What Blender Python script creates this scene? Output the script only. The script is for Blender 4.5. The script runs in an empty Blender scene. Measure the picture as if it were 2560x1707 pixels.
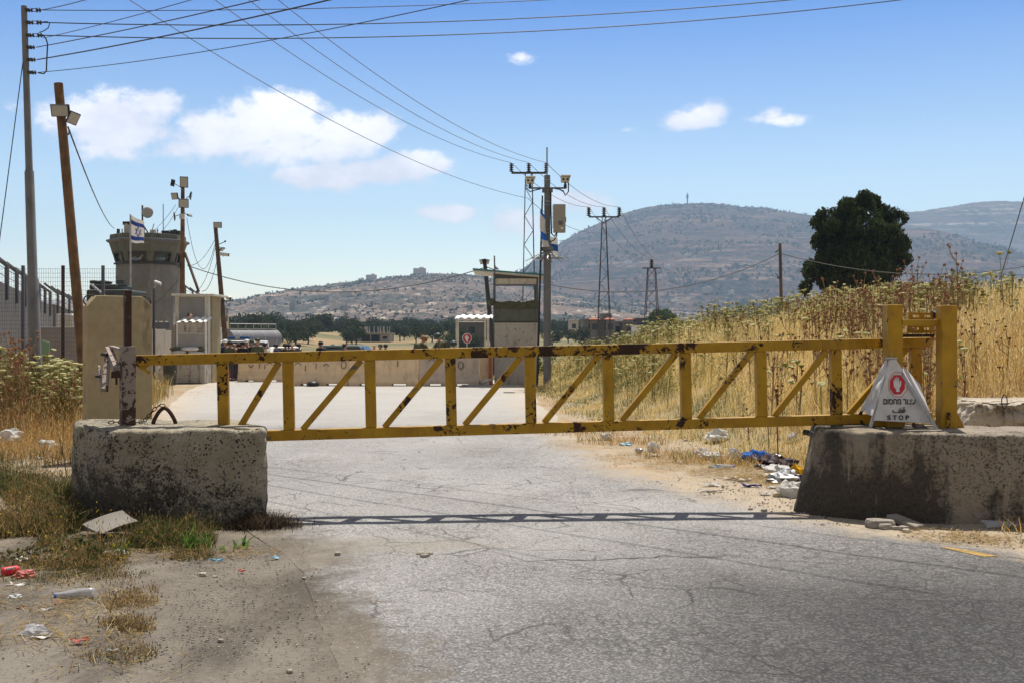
import bpy, math, random
import numpy as np
from mathutils import Vector, Matrix, noise as mnoise
R = math.radians
C = bpy.context.scene.collection
sc = bpy.context.scene
rnd = random.Random(7)
rng = np.random.default_rng(11)

# ---------------------------------------------------------------- camera, sky, sun, exposure
F, CX, HY, H = 2612.0, 1280.0, 838.0, 1.7      # the photograph's focal length, centre and horizon in its pixels, eye height
cam_d = bpy.data.cameras.new('camera'); cam = bpy.data.objects.new('camera', cam_d); C.objects.link(cam)
cam.location = (0, 0, H); cam.rotation_euler = (R(90), 0, 0)
cam_d.sensor_width = 36; cam_d.lens = 36*F/2560; cam_d.shift_y = (HY-853.5)/2560.0
cam_d.clip_start = 0.1; cam_d.clip_end = 30000
sc.camera = cam

SUN_EL, SUN_AZ = R(67.5), R(14)                 # azimuth from +Y towards +X
sundir = Vector((math.sin(SUN_AZ)*math.cos(SUN_EL), math.cos(SUN_AZ)*math.cos(SUN_EL), math.sin(SUN_EL)))
sd = bpy.data.lights.new('sun', 'SUN'); sd.energy = 4.9; sd.angle = R(0.55); sd.color = (1.0, 0.945, 0.85)
sun = bpy.data.objects.new('sun', sd); C.objects.link(sun)
sun.rotation_euler = (-sundir).to_track_quat('-Z', 'Y').to_euler()

world = bpy.data.worlds.new('World'); sc.world = world; world.use_nodes = True
sc.view_settings.view_transform = 'Standard'; sc.view_settings.look = 'None'
sc.view_settings.exposure = 0.4; sc.view_settings.gamma = 1.0
sc.cycles.max_bounces = 5; sc.cycles.diffuse_bounces = 3; sc.cycles.glossy_bounces = 2
sc.cycles.transmission_bounces = 4; sc.cycles.transparent_max_bounces = 8; sc.cycles.volume_bounces = 0
sc.cycles.use_denoising = True
sc.cycles.caustics_reflective = False; sc.cycles.caustics_refractive = False

class NT:
    """small helper to write node trees"""
    def __init__(s, tree): s.t = tree; s.n = tree.nodes; s.l = tree.links
    def new(s, typ, **kw):
        n = s.n.new(typ)
        for k, v in kw.items(): setattr(n, k, v)
        return n
    def put(s, sock, v):
        if isinstance(v, bpy.types.NodeSocket): s.l.new(v, sock)
        elif v is not None:
            if hasattr(sock.default_value, '__len__') and not hasattr(v, '__len__'): v = (v,)*len(sock.default_value)
            if hasattr(sock.default_value, '__len__') and len(sock.default_value) == 4 and len(v) == 3: v = (*v, 1)
            sock.default_value = v
    def m(s, op, a, b=None, c=None, clamp=False):
        n = s.new('ShaderNodeMath', operation=op); n.use_clamp = clamp
        s.put(n.inputs[0], a); s.put(n.inputs[1], b); s.put(n.inputs[2], c)
        return n.outputs[0]
    def v(s, op, a, b=None, out=0):
        n = s.new('ShaderNodeVectorMath', operation=op); s.put(n.inputs[0], a); s.put(n.inputs[1], b)
        return n.outputs[out]
    def mix(s, f, a, b, blend='MIX'):
        n = s.new('ShaderNodeMix', data_type='RGBA', blend_type=blend)
        s.put(n.inputs[0], f); s.put(n.inputs[6], a); s.put(n.inputs[7], b); return n.outputs[2]
    def noise(s, vec, scale, detail=4, rough=0.55, dist=0.0, out=0):
        n = s.new('ShaderNodeTexNoise'); s.put(n.inputs['Vector'], vec)
        n.inputs['Scale'].default_value = scale; n.inputs['Detail'].default_value = detail
        n.inputs['Roughness'].default_value = rough; n.inputs['Distortion'].default_value = dist
        return n.outputs[out]
    def vor(s, vec, scale, feature='F1', out='Distance', rand=1.0):
        n = s.new('ShaderNodeTexVoronoi', feature=feature); s.put(n.inputs['Vector'], vec)
        n.inputs['Scale'].default_value = scale; n.inputs['Randomness'].default_value = rand
        return n.outputs[out]
    def ramp(s, f, stops, interp='LINEAR'):
        n = s.new('ShaderNodeValToRGB'); n.color_ramp.interpolation = interp
        e = n.color_ramp.elements
        while len(e) < len(stops): e.new(0.5)
        for k, (p, c) in enumerate(stops):
            e[k].position = p; e[k].color = (*c, 1) if hasattr(c, '__len__') else (c, c, c, 1)
        s.put(n.inputs[0], f); return n.outputs[0]
    def rng(s, f, a, b, c=0.0, d=1.0, smooth=False):
        n = s.new('ShaderNodeMapRange'); n.interpolation_type = 'SMOOTHSTEP' if smooth else 'LINEAR'
        s.put(n.inputs[0], f); s.put(n.inputs[1], a); s.put(n.inputs[2], b); s.put(n.inputs[3], c); s.put(n.inputs[4], d)
        return n.outputs[0]
    def map(s, vec, scale=(1,1,1), loc=(0,0,0), rot=(0,0,0)):
        n = s.new('ShaderNodeMapping'); s.put(n.inputs['Vector'], vec)
        n.inputs['Scale'].default_value = scale; n.inputs['Location'].default_value = loc; n.inputs['Rotation'].default_value = rot
        return n.outputs[0]
    def xyz(s, vec):
        n = s.new('ShaderNodeSeparateXYZ'); s.put(n.inputs[0], vec); return n.outputs
    def comb(s, x, y, z):
        n = s.new('ShaderNodeCombineXYZ'); s.put(n.inputs[0], x); s.put(n.inputs[1], y); s.put(n.inputs[2], z); return n.outputs[0]

def build_world():
    t = NT(world.node_tree); t.n.clear()
    out = t.new('ShaderNodeOutputWorld'); bg = t.new('ShaderNodeBackground')
    sky = t.new('ShaderNodeTexSky', sky_type='NISHITA'); sky.sun_disc = False
    sky.sun_elevation = SUN_EL; sky.sun_rotation = SUN_AZ; sky.altitude = 500
    sky.air_density = 1.0; sky.dust_density = 1.0; sky.ozone_density = 1.6
    d = t.new('ShaderNodeTexCoord').outputs['Generated']
    x, y, z = t.xyz(d)
    yy = t.m('MAXIMUM', y, 0.02)
    u = t.m('DIVIDE', x, yy); v = t.m('DIVIDE', z, yy)
    p = t.comb(u, v, 0.0)
    n1 = t.noise(t.map(p, (1, 1.35, 1), (3.1, 1.7, 0)), 9, 7, 0.62, 0.3)
    n2 = t.noise(t.map(p, (1, 1.2, 1), (7.1, 4.7, 0)), 34, 5, 0.6, 0.2)
    n3 = t.noise(t.map(p, (1, 1.2, 1), (2.1, 1.7, 0)), 95, 4, 0.65)
    nn = t.m('ADD', t.m('ADD', t.m('MULTIPLY', t.m('SUBTRACT', n1, 0.5), 2.5), t.m('MULTIPLY', t.m('SUBTRACT', n2, 0.5), 1.5)), t.m('MULTIPLY', t.m('SUBTRACT', n3, 0.5), 0.6))
    tot = None
    # cloud lobes: direction (px, py), half widths, strength
    for (px, py, a, b, k) in [(300,318,165,80,1.0),(170,300,110,60,.75),(390,270,70,45,.8),(40,265,50,26,.5),(250,370,120,35,.6),
                           (690,300,150,68,1.35),(560,335,170,62,1.2),(860,330,130,55,1.1),(460,365,80,35,.7),(760,375,200,50,.95),(820,440,150,38,1.1),(930,430,160,36,.9),(1040,412,130,34,.85),
                           (1115,535,85,26,1.1),(1280,545,110,45,.8),(1440,505,90,32,.7),(1725,300,95,24,.72),(1770,285,60,30,.72),(1945,302,90,18,.62),(1930,292,40,22,.55),(1305,145,40,16,.5),(1565,325,24,9,.35)]:
        u0, v0 = (px-CX)/F, (HY-py)/F
        du = t.m('DIVIDE', t.m('SUBTRACT', u, u0), a/F); dv = t.m('DIVIDE', t.m('SUBTRACT', v, v0), b/F)
        dd = t.m('SQRT', t.m('ADD', t.m('MULTIPLY', du, du), t.m('MULTIPLY', dv, dv)))
        q = t.m('MULTIPLY', t.m('SUBTRACT', 1.25, dd), k)
        tot = q if tot is None else t.m('MAXIMUM', tot, q)
    dens = t.m('ADD', t.m('MINIMUM', t.m('MULTIPLY', tot, 1.25), 1.2), nn)
    mask = t.m('MULTIPLY', t.rng(dens, 0.10, 0.85, 0, 1, True), t.rng(tot, -0.35, 0.05))
    mask = t.m('MULTIPLY', mask, t.rng(y, 0.0, 0.15))
    shade = t.m('ADD', t.noise(t.map(p, (1, 1.6, 1), (1.1, 2.72, 0)), 7, 5, 0.6), t.m('MULTIPLY', t.m('SUBTRACT', dens, 0.9), 0.10))
    ccol = t.mix(t.rng(shade, 0.38, 0.75), (9.6, 9.5, 10.5), (16.0, 15.2, 14.8))
    thin = t.m('MULTIPLY', t.noise(t.map(p, (1, 3, 1), (0.3, 0.2, 0)), 4, 5, 0.6), t.rng(v, 0.02, 0.35, 0.16, 0.0))
    el = t.rng(z, 0.0, 1.0)
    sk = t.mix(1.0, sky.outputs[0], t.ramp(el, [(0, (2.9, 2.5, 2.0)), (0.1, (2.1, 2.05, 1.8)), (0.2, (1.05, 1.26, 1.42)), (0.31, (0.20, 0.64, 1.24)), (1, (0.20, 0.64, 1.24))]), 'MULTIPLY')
    sk = t.mix(t.m('MULTIPLY', thin, 0.8), sk, (7.0, 7.2, 7.8))
    # pale fill added to unseen sky overhead and behind the viewer, warming the shade
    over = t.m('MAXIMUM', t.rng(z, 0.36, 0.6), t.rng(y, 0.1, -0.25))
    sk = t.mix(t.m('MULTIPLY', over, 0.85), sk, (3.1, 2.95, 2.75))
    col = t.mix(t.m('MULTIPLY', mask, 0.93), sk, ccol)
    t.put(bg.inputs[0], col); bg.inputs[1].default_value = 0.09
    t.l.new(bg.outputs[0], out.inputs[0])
build_world()

# ---------------------------------------------------------------- scene helpers
def P(px, py, Y): return Vector(((px-CX)*Y/F, Y, H-(py-HY)*Y/F))     # the world point at distance Y seen at a photo pixel
def tag(o, label=None, cat=None, group=None, kind=None):
    if label: o['label'] = label
    if cat: o['category'] = cat
    if group: o['group'] = group
    if kind: o['kind'] = kind
    return o
def wmat(o):
    m = o.matrix_basis.copy()
    while o.parent: o = o.parent; m = o.matrix_basis @ m
    return m
def thing(name, label, cat, loc=(0,0,0), rz=0.0, group=None):
    o = bpy.data.objects.new(name, None); C.objects.link(o); o.empty_display_size = 0.2
    o.location = loc; o.rotation_euler = (0, 0, rz)
    return tag(o, label, cat, group)
class MB:
    def __init__(s): s.v = []; s.f = []
    def add(s, vs, fs):
        k = len(s.v); s.v += [Vector(p) for p in vs]; s.f += [tuple(i+k for i in f) for f in fs]; return s
    def box(s, c, d, M=None):
        x, y, z = d[0]/2, d[1]/2, d[2]/2; c = Vector(c)
        vs = [Vector(p) for p in [(-x,-y,-z),(x,-y,-z),(x,y,-z),(-x,y,-z),(-x,-y,z),(x,-y,z),(x,y,z),(-x,y,z)]]
        if M is not None: vs = [M @ p for p in vs]
        return s.add([c+p for p in vs], [(0,3,2,1),(4,5,6,7),(0,1,5,4),(1,2,6,5),(2,3,7,6),(3,0,4,7)])
    def b2(s, lo, hi):
        lo, hi = Vector(lo), Vector(hi); return s.box((lo+hi)/2, hi-lo)
    def bar(s, a, b, w, h, up=(0,0,1)):
        a, b = Vector(a), Vector(b); d = b-a; L = d.length; d.normalize(); up = Vector(up)
        sx = d.cross(up)
        if sx.length < 1e-4: sx = d.cross(Vector((0,1,0)))
        sx.normalize(); sz = sx.cross(d)
        M = Matrix((sx, d, sz)).transposed()
        return s.box((a+b)/2, (w, L, h), M)
    def tube(s, pts, r, n=8, cap=True):
        pts = [Vector(p) for p in pts]; k = len(pts)
        rs = r if hasattr(r, '__len__') else [r]*k
        vs = []; fs = []; prev = None
        for i, p in enumerate(pts):
            d = (pts[min(i+1, k-1)]-pts[max(i-1, 0)]).normalized()
            if prev is None:
                a = d.cross(Vector((0,0,1)));
                if a.length < 1e-3: a = d.cross(Vector((0,1,0)))
            else:
                a = prev - d*prev.dot(d)
            a.normalize(); prev = a; b = d.cross(a)
            for j in range(n):
                t = 2*math.pi*j/n; vs.append(p+(a*math.cos(t)+b*math.sin(t))*rs[i])
        for i in range(k-1):
            for j in range(n):
                fs.append((i*n+j, i*n+(j+1)%n, (i+1)*n+(j+1)%n, (i+1)*n+j))
        if cap: fs.append(tuple(range(n-1, -1, -1))); fs.append(tuple((k-1)*n+j for j in range(n)))
        return s.add(vs, fs)
    def lathe(s, prof, n=16, o=(0,0,0), M=None):
        o = Vector(o); vs = []; fs = []
        for r, z in prof:
            for j in range(n):
                t = 2*math.pi*j/n; p = Vector((r*math.cos(t), r*math.sin(t), z)); vs.append(o+(M @ p if M is not None else p))
        k = len(prof)
        for i in range(k-1):
            for j in range(n): fs.append((i*n+j, i*n+(j+1)%n, (i+1)*n+(j+1)%n, (i+1)*n+j))
        fs.append(tuple(range(n-1, -1, -1))); fs.append(tuple((k-1)*n+j for j in range(n)))
        return s.add(vs, fs)
    def prism(s, poly, vec):
        poly = [Vector(p) for p in poly]; vec = Vector(vec); n = len(poly)
        return s.add(poly+[p+vec for p in poly], [tuple(range(n-1, -1, -1)), tuple(range(n, 2*n))]+[(i, (i+1)%n, n+(i+1)%n, n+i) for i in range(n)])
    def build(s, name, mat, parent=None, world=True, smooth=False, bevel=0, fix=True):
        vs = s.v
        if parent is not None and world:
            Mi = wmat(parent).inverted(); vs = [Mi @ p for p in vs]
        me = bpy.data.meshes.new(name); me.from_pydata([tuple(p) for p in vs], [], s.f)
        if fix:
            import bmesh
            bm = bmesh.new(); bm.from_mesh(me); bmesh.ops.recalc_face_normals(bm, faces=bm.faces); bm.to_mesh(me); bm.free()
        if smooth:
            me.shade_smooth() if smooth is True else me.shade_smooth()
            if smooth == 'auto': me.set_sharp_from_angle(angle=R(40))
        if mat is not None: me.materials.append(mat)
        o = bpy.data.objects.new(name, me); C.objects.link(o)
        if parent is not None: o.parent = parent
        if bevel:
            b = o.modifiers.new('bevel', 'BEVEL'); b.width = bevel; b.segments = 2; b.limit_method = 'ANGLE'; b.angle_limit = R(35)
        return o
    def solo(s, name, label, cat, mat, group=None, **kw):
        lo = Vector([min(p[i] for p in s.v) for i in range(3)]); hi = Vector([max(p[i] for p in s.v) for i in range(3)])
        o0 = Vector(((lo.x+hi.x)/2, (lo.y+hi.y)/2, lo.z)); s.v = [p-o0 for p in s.v]
        o = s.build(name, mat, None, **kw); o.location = o0; return tag(o, label, cat, group)
def fastmesh(name, verts, faces4=None, faces3=None, mat=None, col=None, smooth=False, parent=None):
    """numpy arrays -> mesh object"""
    me = bpy.data.meshes.new(name); nv = len(verts)
    f4 = np.zeros((0,4), np.int32) if faces4 is None else faces4; f3 = np.zeros((0,3), np.int32) if faces3 is None else faces3
    me.vertices.add(nv); me.vertices.foreach_set('co', np.asarray(verts, np.float32).ravel())
    nl = f4.size+f3.size; me.loops.add(nl); me.polygons.add(len(f4)+len(f3))
    me.loops.foreach_set('vertex_index', np.concatenate([f4.ravel(), f3.ravel()]).astype(np.int32))
    st = np.concatenate([np.arange(len(f4))*4, len(f4)*4+np.arange(len(f3))*3]).astype(np.int32)
    me.polygons.foreach_set('loop_start', st)
    me.update(calc_edges=True)
    if col is not None:
        a = me.color_attributes.new('Col', 'FLOAT_COLOR', 'POINT')
        c4 = np.ones((nv,4), np.float32); c4[:, :3] = col; a.data.foreach_set('color', c4.ravel())
    if smooth: me.shade_smooth()
    if mat: me.materials.append(mat)
    o = bpy.data.objects.new(name, me); C.objects.link(o)
    if parent is not None: o.parent = parent
    return o
def copy_tree(o, parent=None):
    c = o.copy(); C.objects.link(c)
    if parent is not None: c.parent = parent
    for ch in list(o.children): copy_tree(ch, c)
    return c

# ---------------------------------------------------------------- materials
def material(name):
    m = bpy.data.materials.new(name); m.use_nodes = True
    t = NT(m.node_tree); b = m.node_tree.nodes['Principled BSDF']
    t.co = t.new('ShaderNodeTexCoord').outputs['Object']
    t.geo = t.new('ShaderNodeNewGeometry')
    t.pos = t.geo.outputs['Position']
    t.b = b; return m, t
def setb(t, col=None, rough=None, metal=None, bump=None, bstr=0.3, bdist=0.01, spec=None):
    if col is not None: t.put(t.b.inputs['Base Color'], col)
    if rough is not None: t.put(t.b.inputs['Roughness'], rough)
    if metal is not None: t.put(t.b.inputs['Metallic'], metal)
    if spec is not None: t.put(t.b.inputs['Specular IOR Level'], spec)
    if bump is not None:
        n = t.new('ShaderNodeBump'); n.inputs['Strength'].default_value = bstr; n.inputs['Distance'].default_value = bdist
        t.put(n.inputs['Height'], bump); t.l.new(n.outputs[0], t.b.inputs['Normal'])
def plain(name, c, rough=0.7, metal=0.0, var=0.18, scale=6.0, dirt=None, dirt_amt=0.5, bstr=0.0, spec=0.4):
    """colour with uneven wear and optional dirt patches"""
    m, t = material(name)
    n = t.noise(t.pos, scale, 5, 0.6)
    a = tuple(x*(1-var) for x in c); b = tuple(min(1, x*(1+var)) for x in c)
    col = t.mix(t.rng(n, 0.3, 0.7), a, b)
    if dirt:
        n2 = t.noise(t.map(t.pos, (1,1,0.45)), scale*1.7, 6, 0.65)
        col = t.mix(t.rng(n2, 0.62-dirt_amt*0.35, 0.72, 0, 0.85), col, dirt)
    setb(t, col, t.rng(n, 0.3, 0.7, rough-0.07, min(1, rough+0.07)), metal, n if bstr else None, bstr, 0.01, spec)
    return m

def mat_yellow(name, worn, seed):
    m, t = material(name)
    q = t.map(t.pos, (1,1,1), (seed, seed*0.7, 0))
    big = t.noise(q, 3.1, 3, 0.5); n = t.noise(q, 15, 9, 0.68, 0.9); f = t.noise(q, 70, 4, 0.6)
    base = t.mix(t.rng(t.noise(q, 5, 4), 0.3, 0.7), (0.36, 0.185, 0.005), (0.48, 0.27, 0.008))
    base = t.mix(t.rng(n, 0.30, 0.40, 0.7, 0), base, (0.22, 0.12, 0.010))
    th = t.m('ADD', n, t.m('MULTIPLY', t.m('SUBTRACT', big, 0.5), 0.9))
    pat = t.rng(th, 0.72-0.17*worn, 0.745-0.17*worn)
    rust = t.mix(t.rng(f, 0.35, 0.65), (0.018, 0.009, 0.006), (0.065, 0.026, 0.012))
    grey = t.rng(t.noise(q, 6.3, 5, 0.6, 0.4), 0.66, 0.69)
    base = t.mix(grey, base, (0.12, 0.11, 0.08))
    grime = t.rng(t.noise(t.map(q, (1,1,.3)), 8, 6, .65), .5, .7, 0, .5)
    base = t.mix(grime, base, (0.16, 0.085, 0.014))
    col = t.mix(pat, base, rust)
    col = t.mix(t.rng(f, 0.66, 0.72, 0, 0.7), col, (0.12, 0.06, 0.02))
    hgt = t.m('SUBTRACT', t.m('MULTIPLY', f, 0.3), pat)
    setb(t, col, t.rng(pat, 0, 1, 0.5, 0.85), 0.0, hgt, 0.35, 0.004, 0.35)
    return m
def mat_rust(name, pale=(0.42, 0.33, 0.30), amt=0.5):
    m, t = material(name)
    n = t.noise(t.map(t.pos, (1,1,0.8)), 16, 8, 0.65, 0.5); f = t.noise(t.pos, 60, 4, 0.6)
    zz = t.xyz(t.pos)[2]
    rust = t.mix(t.rng(f, 0.3, 0.7), (0.028, 0.014, 0.009), (0.085, 0.040, 0.025))
    k = t.m('ADD', n, t.rng(zz, 0.85, 1.6, -0.10, 0.06))
    col = t.mix(t.rng(k, 0.56-0.2*amt, 0.60-0.2*amt), rust, t.mix(t.rng(f, .3, .7), pale, tuple(x*.72 for x in pale)))
    setb(t, col, 0.75, 0.0, n, 0.4, 0.005, 0.3)
    return m
def mat_concrete(name, base, dark, streak=0.5, spots=0.5, pits=1.0, seed=0.0, moss=None, scale=1.0, bstr=0.6):
    m, t = material(name)
    q = t.map(t.pos, (scale,)*3, (seed, seed*.3, seed*.1))
    n1 = t.noise(q, 1.6, 6, 0.6); n2 = t.noise(q, 9, 7, 0.65); n3 = t.noise(q, 55, 5, 0.6)
    st = t.noise(t.map(q, (1,1,0.13)), 5.5, 6, 0.6, 0.3)
    col = t.mix(t.rng(n2, 0.3, 0.7), tuple(x*0.80 for x in base), tuple(x*1.16 for x in base))
    col = t.mix(t.rng(n1, 0.35, 0.62, 0, 0.55), col, tuple(x*0.74 for x in base))
    if moss: col = t.mix(t.rng(t.noise(q, 2.3, 5, .6), 0.5, 0.66, 0, 0.6), col, moss)
    sm = t.rng(t.m('ADD', st, t.m('MULTIPLY', t.m('SUBTRACT', n1, 0.5), 0.5)), 0.64-0.16*streak, 0.74-0.12*streak)
    spk = t.rng(t.m('ADD', t.m('MULTIPLY', n2, 0.6), t.m('MULTIPLY', n3, 0.4)), 0.57-0.05*spots, 0.60-0.03*spots, 0, 0.85)
    col = t.mix(t.m('MULTIPLY', sm, t.rng(n2, 0.3, 0.6, 0.45, 0.95)), col, dark)
    col = t.mix(spk if spots else 0.0, col, dark)
    pt = t.vor(t.v('ADD', q, t.v('MULTIPLY', t.noise(q, 12, 3, out=1), (0.05,)*3)), 21)
    pit = t.m('MULTIPLY', t.rng(pt, 0.16, 0.26, 1, 0), t.rng(t.noise(q, 3.3, 3), 0.47, 0.56))
    pit = t.m('MULTIPLY', pit, pits)
    col = t.mix(t.m('MULTIPLY', pit, 0.85), col, tuple(x*0.4 for x in dark))
    h = t.m('SUBTRACT', t.m('ADD', t.m('MULTIPLY', n2, 0.6), t.m('MULTIPLY', n3, 0.45)), t.m('MULTIPLY', pit, 0.9))
    setb(t, col, 0.92, 0.0, h, bstr, 0.02, 0.2)
    return m
def mat_leaf(name, c1, c2, trans=0.3, rough=0.6):
    m, t = material(name)
    n = t.noise(t.pos, 1.7, 4, 0.6)
    info = t.new('ShaderNodeObjectInfo').outputs['Random']
    rr = t.vor(t.pos, 9, out='Color'); rx = t.xyz(rr)[0]
    col = t.mix(t.m('ADD', t.m('MULTIPLY', t.rng(n, 0.3, 0.7), 0.5), t.m('MULTIPLY', rx, 0.5)), c1, c2)
    d = t.new('ShaderNodeBsdfDiffuse'); tr = t.new('ShaderNodeBsdfTranslucent'); mx = t.new('ShaderNodeMixShader')
    t.put(d.inputs[0], col); t.put(tr.inputs[0], col); mx.inputs[0].default_value = trans
    t.l.new(d.outputs[0], mx.inputs[1]); t.l.new(tr.outputs[0], mx.inputs[2])
    t.l.new(mx.outputs[0], t.n['Material Output'].inputs[0])
    return m
def mat_blades(name, trans=0.35):
    m, t = material(name)
    at = t.new('ShaderNodeAttribute', attribute_name='Col').outputs['Color']
    d = t.new('ShaderNodeBsdfDiffuse'); tr = t.new('ShaderNodeBsdfTranslucent'); mx = t.new('ShaderNodeMixShader')
    t.put(d.inputs[0], at); t.put(tr.inputs[0], at); mx.inputs[0].default_value = trans
    t.l.new(d.outputs[0], mx.inputs[1]); t.l.new(tr.outputs[0], mx.inputs[2])
    t.l.new(mx.outputs[0], t.n['Material Output'].inputs[0])
    return m

def mat_blockr():
    m, t = material('black stained concrete'); x, y, z = t.xyz(t.pos)
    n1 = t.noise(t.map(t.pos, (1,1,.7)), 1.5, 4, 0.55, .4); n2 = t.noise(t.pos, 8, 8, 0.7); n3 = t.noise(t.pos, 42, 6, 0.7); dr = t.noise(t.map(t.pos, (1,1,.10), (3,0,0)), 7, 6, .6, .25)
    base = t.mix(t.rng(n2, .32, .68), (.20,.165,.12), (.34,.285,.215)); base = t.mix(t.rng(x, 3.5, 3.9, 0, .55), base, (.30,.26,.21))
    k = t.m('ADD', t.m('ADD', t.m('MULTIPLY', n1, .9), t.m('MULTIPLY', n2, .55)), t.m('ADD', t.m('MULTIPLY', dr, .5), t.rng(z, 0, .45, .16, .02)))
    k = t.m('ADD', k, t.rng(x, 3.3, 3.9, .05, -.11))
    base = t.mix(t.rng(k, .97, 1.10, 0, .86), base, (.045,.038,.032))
    sp = t.m('MULTIPLY', t.rng(n3, .52, .58), t.rng(n1, .40, .52)); base = t.mix(t.m('MULTIPLY', sp, .8), base, (.04,.034,.03))
    pale = t.rng(t.noise(t.map(t.pos, (1,1,.06), (9,0,0)), 14, 3, .5), .66, .69, 0, .55); base = t.mix(pale, base, (.33,.27,.19))
    setb(t, base, .93, 0, t.m('ADD', t.m('MULTIPLY', n2, .6), t.m('MULTIPLY', n3, .5)), .6, .02, .15); return m
def mat_blockl():
    m, t = material('pitted grey concrete'); x, y, z = t.xyz(t.pos); q = t.v('ADD', t.pos, t.v('MULTIPLY', t.noise(t.pos, 14, 3, out=1), (.05,)*3))
    n1 = t.noise(t.pos, 1.8, 5, .6); n2 = t.noise(t.pos, 9, 8, .7); n3 = t.noise(t.pos, 48, 6, .7)
    base = t.mix(t.rng(n2, .33, .67), (.30,.265,.20), (.46,.41,.315)); base = t.mix(t.rng(n1, .45, .62, 0, .6), base, (.26,.225,.155))
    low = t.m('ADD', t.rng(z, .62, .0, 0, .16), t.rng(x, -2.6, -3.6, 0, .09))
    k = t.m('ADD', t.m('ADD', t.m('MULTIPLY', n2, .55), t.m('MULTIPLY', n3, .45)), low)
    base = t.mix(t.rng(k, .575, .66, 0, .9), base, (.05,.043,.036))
    p1 = t.vor(q, 26); p2 = t.vor(q, 60); pit = t.m('MAXIMUM', t.m('MULTIPLY', t.rng(p1, .20, .30, 1, 0), t.rng(t.noise(t.pos, 4.5, 3), .47, .55)), t.m('MULTIPLY', t.rng(p2, .22, .32, 1, 0), t.rng(t.noise(t.pos, 6.5, 3), .46, .56)))
    base = t.mix(t.m('MULTIPLY', pit, .88), base, (.022,.018,.015))
    pt = t.rng(t.noise(t.map(t.pos, (1,1,1.6), (5,0,2)), 3.2, 6, .65, .5), .645, .665, 0, .6); base = t.mix(pt, base, (.13,.10,.07))
    setb(t, base, .93, 0, t.m('SUBTRACT', t.m('ADD', t.m('MULTIPLY', n2, .7), t.m('MULTIPLY', n3, .5)), t.m('MULTIPLY', pit, 1.0)), .8, .025, .15); return m
M = {}
M['yellow'] = mat_yellow('worn yellow paint', 0.9, 0.0)
M['yellow_clean'] = mat_yellow('yellow paint', -0.35, 5.0); M['yellow_mid'] = mat_yellow('chipped yellow paint', 0.58, 9.0)
M['rust_pale'] = mat_rust('rusty post with pale paint', pale=(.34,.275,.235), amt=0.62)
M['rust'] = mat_rust('dark rust', amt=-0.6)
M['block_r'] = mat_blockr(); M['block_l'] = mat_blockl()
M['block_b'] = mat_concrete('broken pale concrete', (0.50,0.43,0.34), (0.14,0.10,0.07), 0.35, 0.4, 0.5, 8.0)
M['twall'] = mat_concrete('smooth yellowish concrete', (0.39,0.31,0.185), (0.16,0.13,0.08), 0.30, 0.0, 0.0, 12.0, (0.33,0.31,0.18), bstr=0.15)
M['tower'] = mat_concrete('grey tower concrete', (0.22,0.215,0.19), (0.14,0.135,0.12), 0.3, 0.0, 0.0, 17.0, scale=0.35, bstr=0.1)
M['tower_top'] = mat_concrete('green grey tower concrete', (0.145,0.15,0.12), (0.08,0.08,0.06), 0.4, 0.0, 0.0, 21.0, scale=0.5, bstr=0.1)
M['booth'] = mat_concrete('booth concrete', (0.50,0.455,0.385), (0.14,0.10,0.08), 0.5, 0.3, 0.0, 25.0, bstr=0.3)
M['rubble'] = mat_concrete('rubble', (0.36,0.32,0.27), (0.12,0.10,0.085), 0.1, 0.3, 0.3, 31.0, scale=2.0)
M['grey_steel'] = plain('grey painted steel', (0.17,0.165,0.16), 0.6, 0.0, 0.12, 3, (0.10,0.09,0.08), 0.3)
M['dark_steel'] = plain('dark steel', (0.045,0.042,0.042), 0.6, 0.0, 0.2, 5)
M['black'] = plain('black plastic', (0.02,0.02,0.022), 0.5, 0.0, 0.1, 5)
M['wood'] = plain('brown timber pole', (0.19,0.105,0.045), 0.85, 0.0, 0.35, 4, (0.07,0.04,0.025), 0.55, 0.4)
M['wood_dark'] = plain('grey brown timber pole', (0.13,0.085,0.055), 0.85, 0.0, 0.3, 4, (0.05,0.035,0.025), 0.5, 0.4)
M['galv'] = plain('galvanised metal', (0.42,0.42,0.42), 0.5, 0.3, 0.15, 8, (0.2,0.19,0.18), 0.3)
M['cream'] = plain('cream painted metal', (0.62,0.58,0.49), 0.6, 0.0, 0.08, 4, (0.36,0.32,0.25), 0.35)
M['white'] = plain('white paint', (0.78,0.77,0.74), 0.5, 0.0, 0.05, 4, (0.5,0.47,0.42), 0.15)
M['lampglass'] = plain('floodlight glass', (0.40,0.38,0.33), 0.3, 0.0, 0.08, 20)
M['teal'] = plain('teal trim', (0.05,0.20,0.21), 0.5, 0.0, 0.15, 5)
M['slate'] = plain('slate painted metal', (0.12,0.12,0.13), 0.6, 0.0, 0.12, 5)
M['red'] = plain('red paint', (0.55,0.02,0.03), 0.5, 0.0, 0.1, 8)
M['barrier_red'] = plain('dusty red plastic', (0.33,0.035,0.06), 0.6, 0.0, 0.2, 3, (0.25,0.13,0.13), 0.4)
M['olive'] = plain('olive cloth', (0.085,0.085,0.048), 0.85, 0.0, 0.3, 9)
M['armor'] = plain('olive green paint', (0.05,0.055,0.045), 0.6, 0.0, 0.25, 3)
M['blacktext'] = plain('black lettering', (0.015,0.014,0.014), 0.7, 0.0, 0.1, 8)
M['blueflag'] = plain('blue cloth', (0.045,0.10,0.42), 0.85, 0.0, 0.15, 6)
M['blue_royal'] = plain('bright blue cloth', (0.02,0.13,0.50), 0.85, 0.0, 0.15, 6)
M['cloth'] = mat_leaf('white cloth', (0.66,0.62,0.55), (0.78,0.74,0.68), 0.35)
M['bagwhite'] = mat_leaf('white plastic film', (0.62,0.60,0.56), (0.80,0.79,0.77), 0.3)
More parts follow.
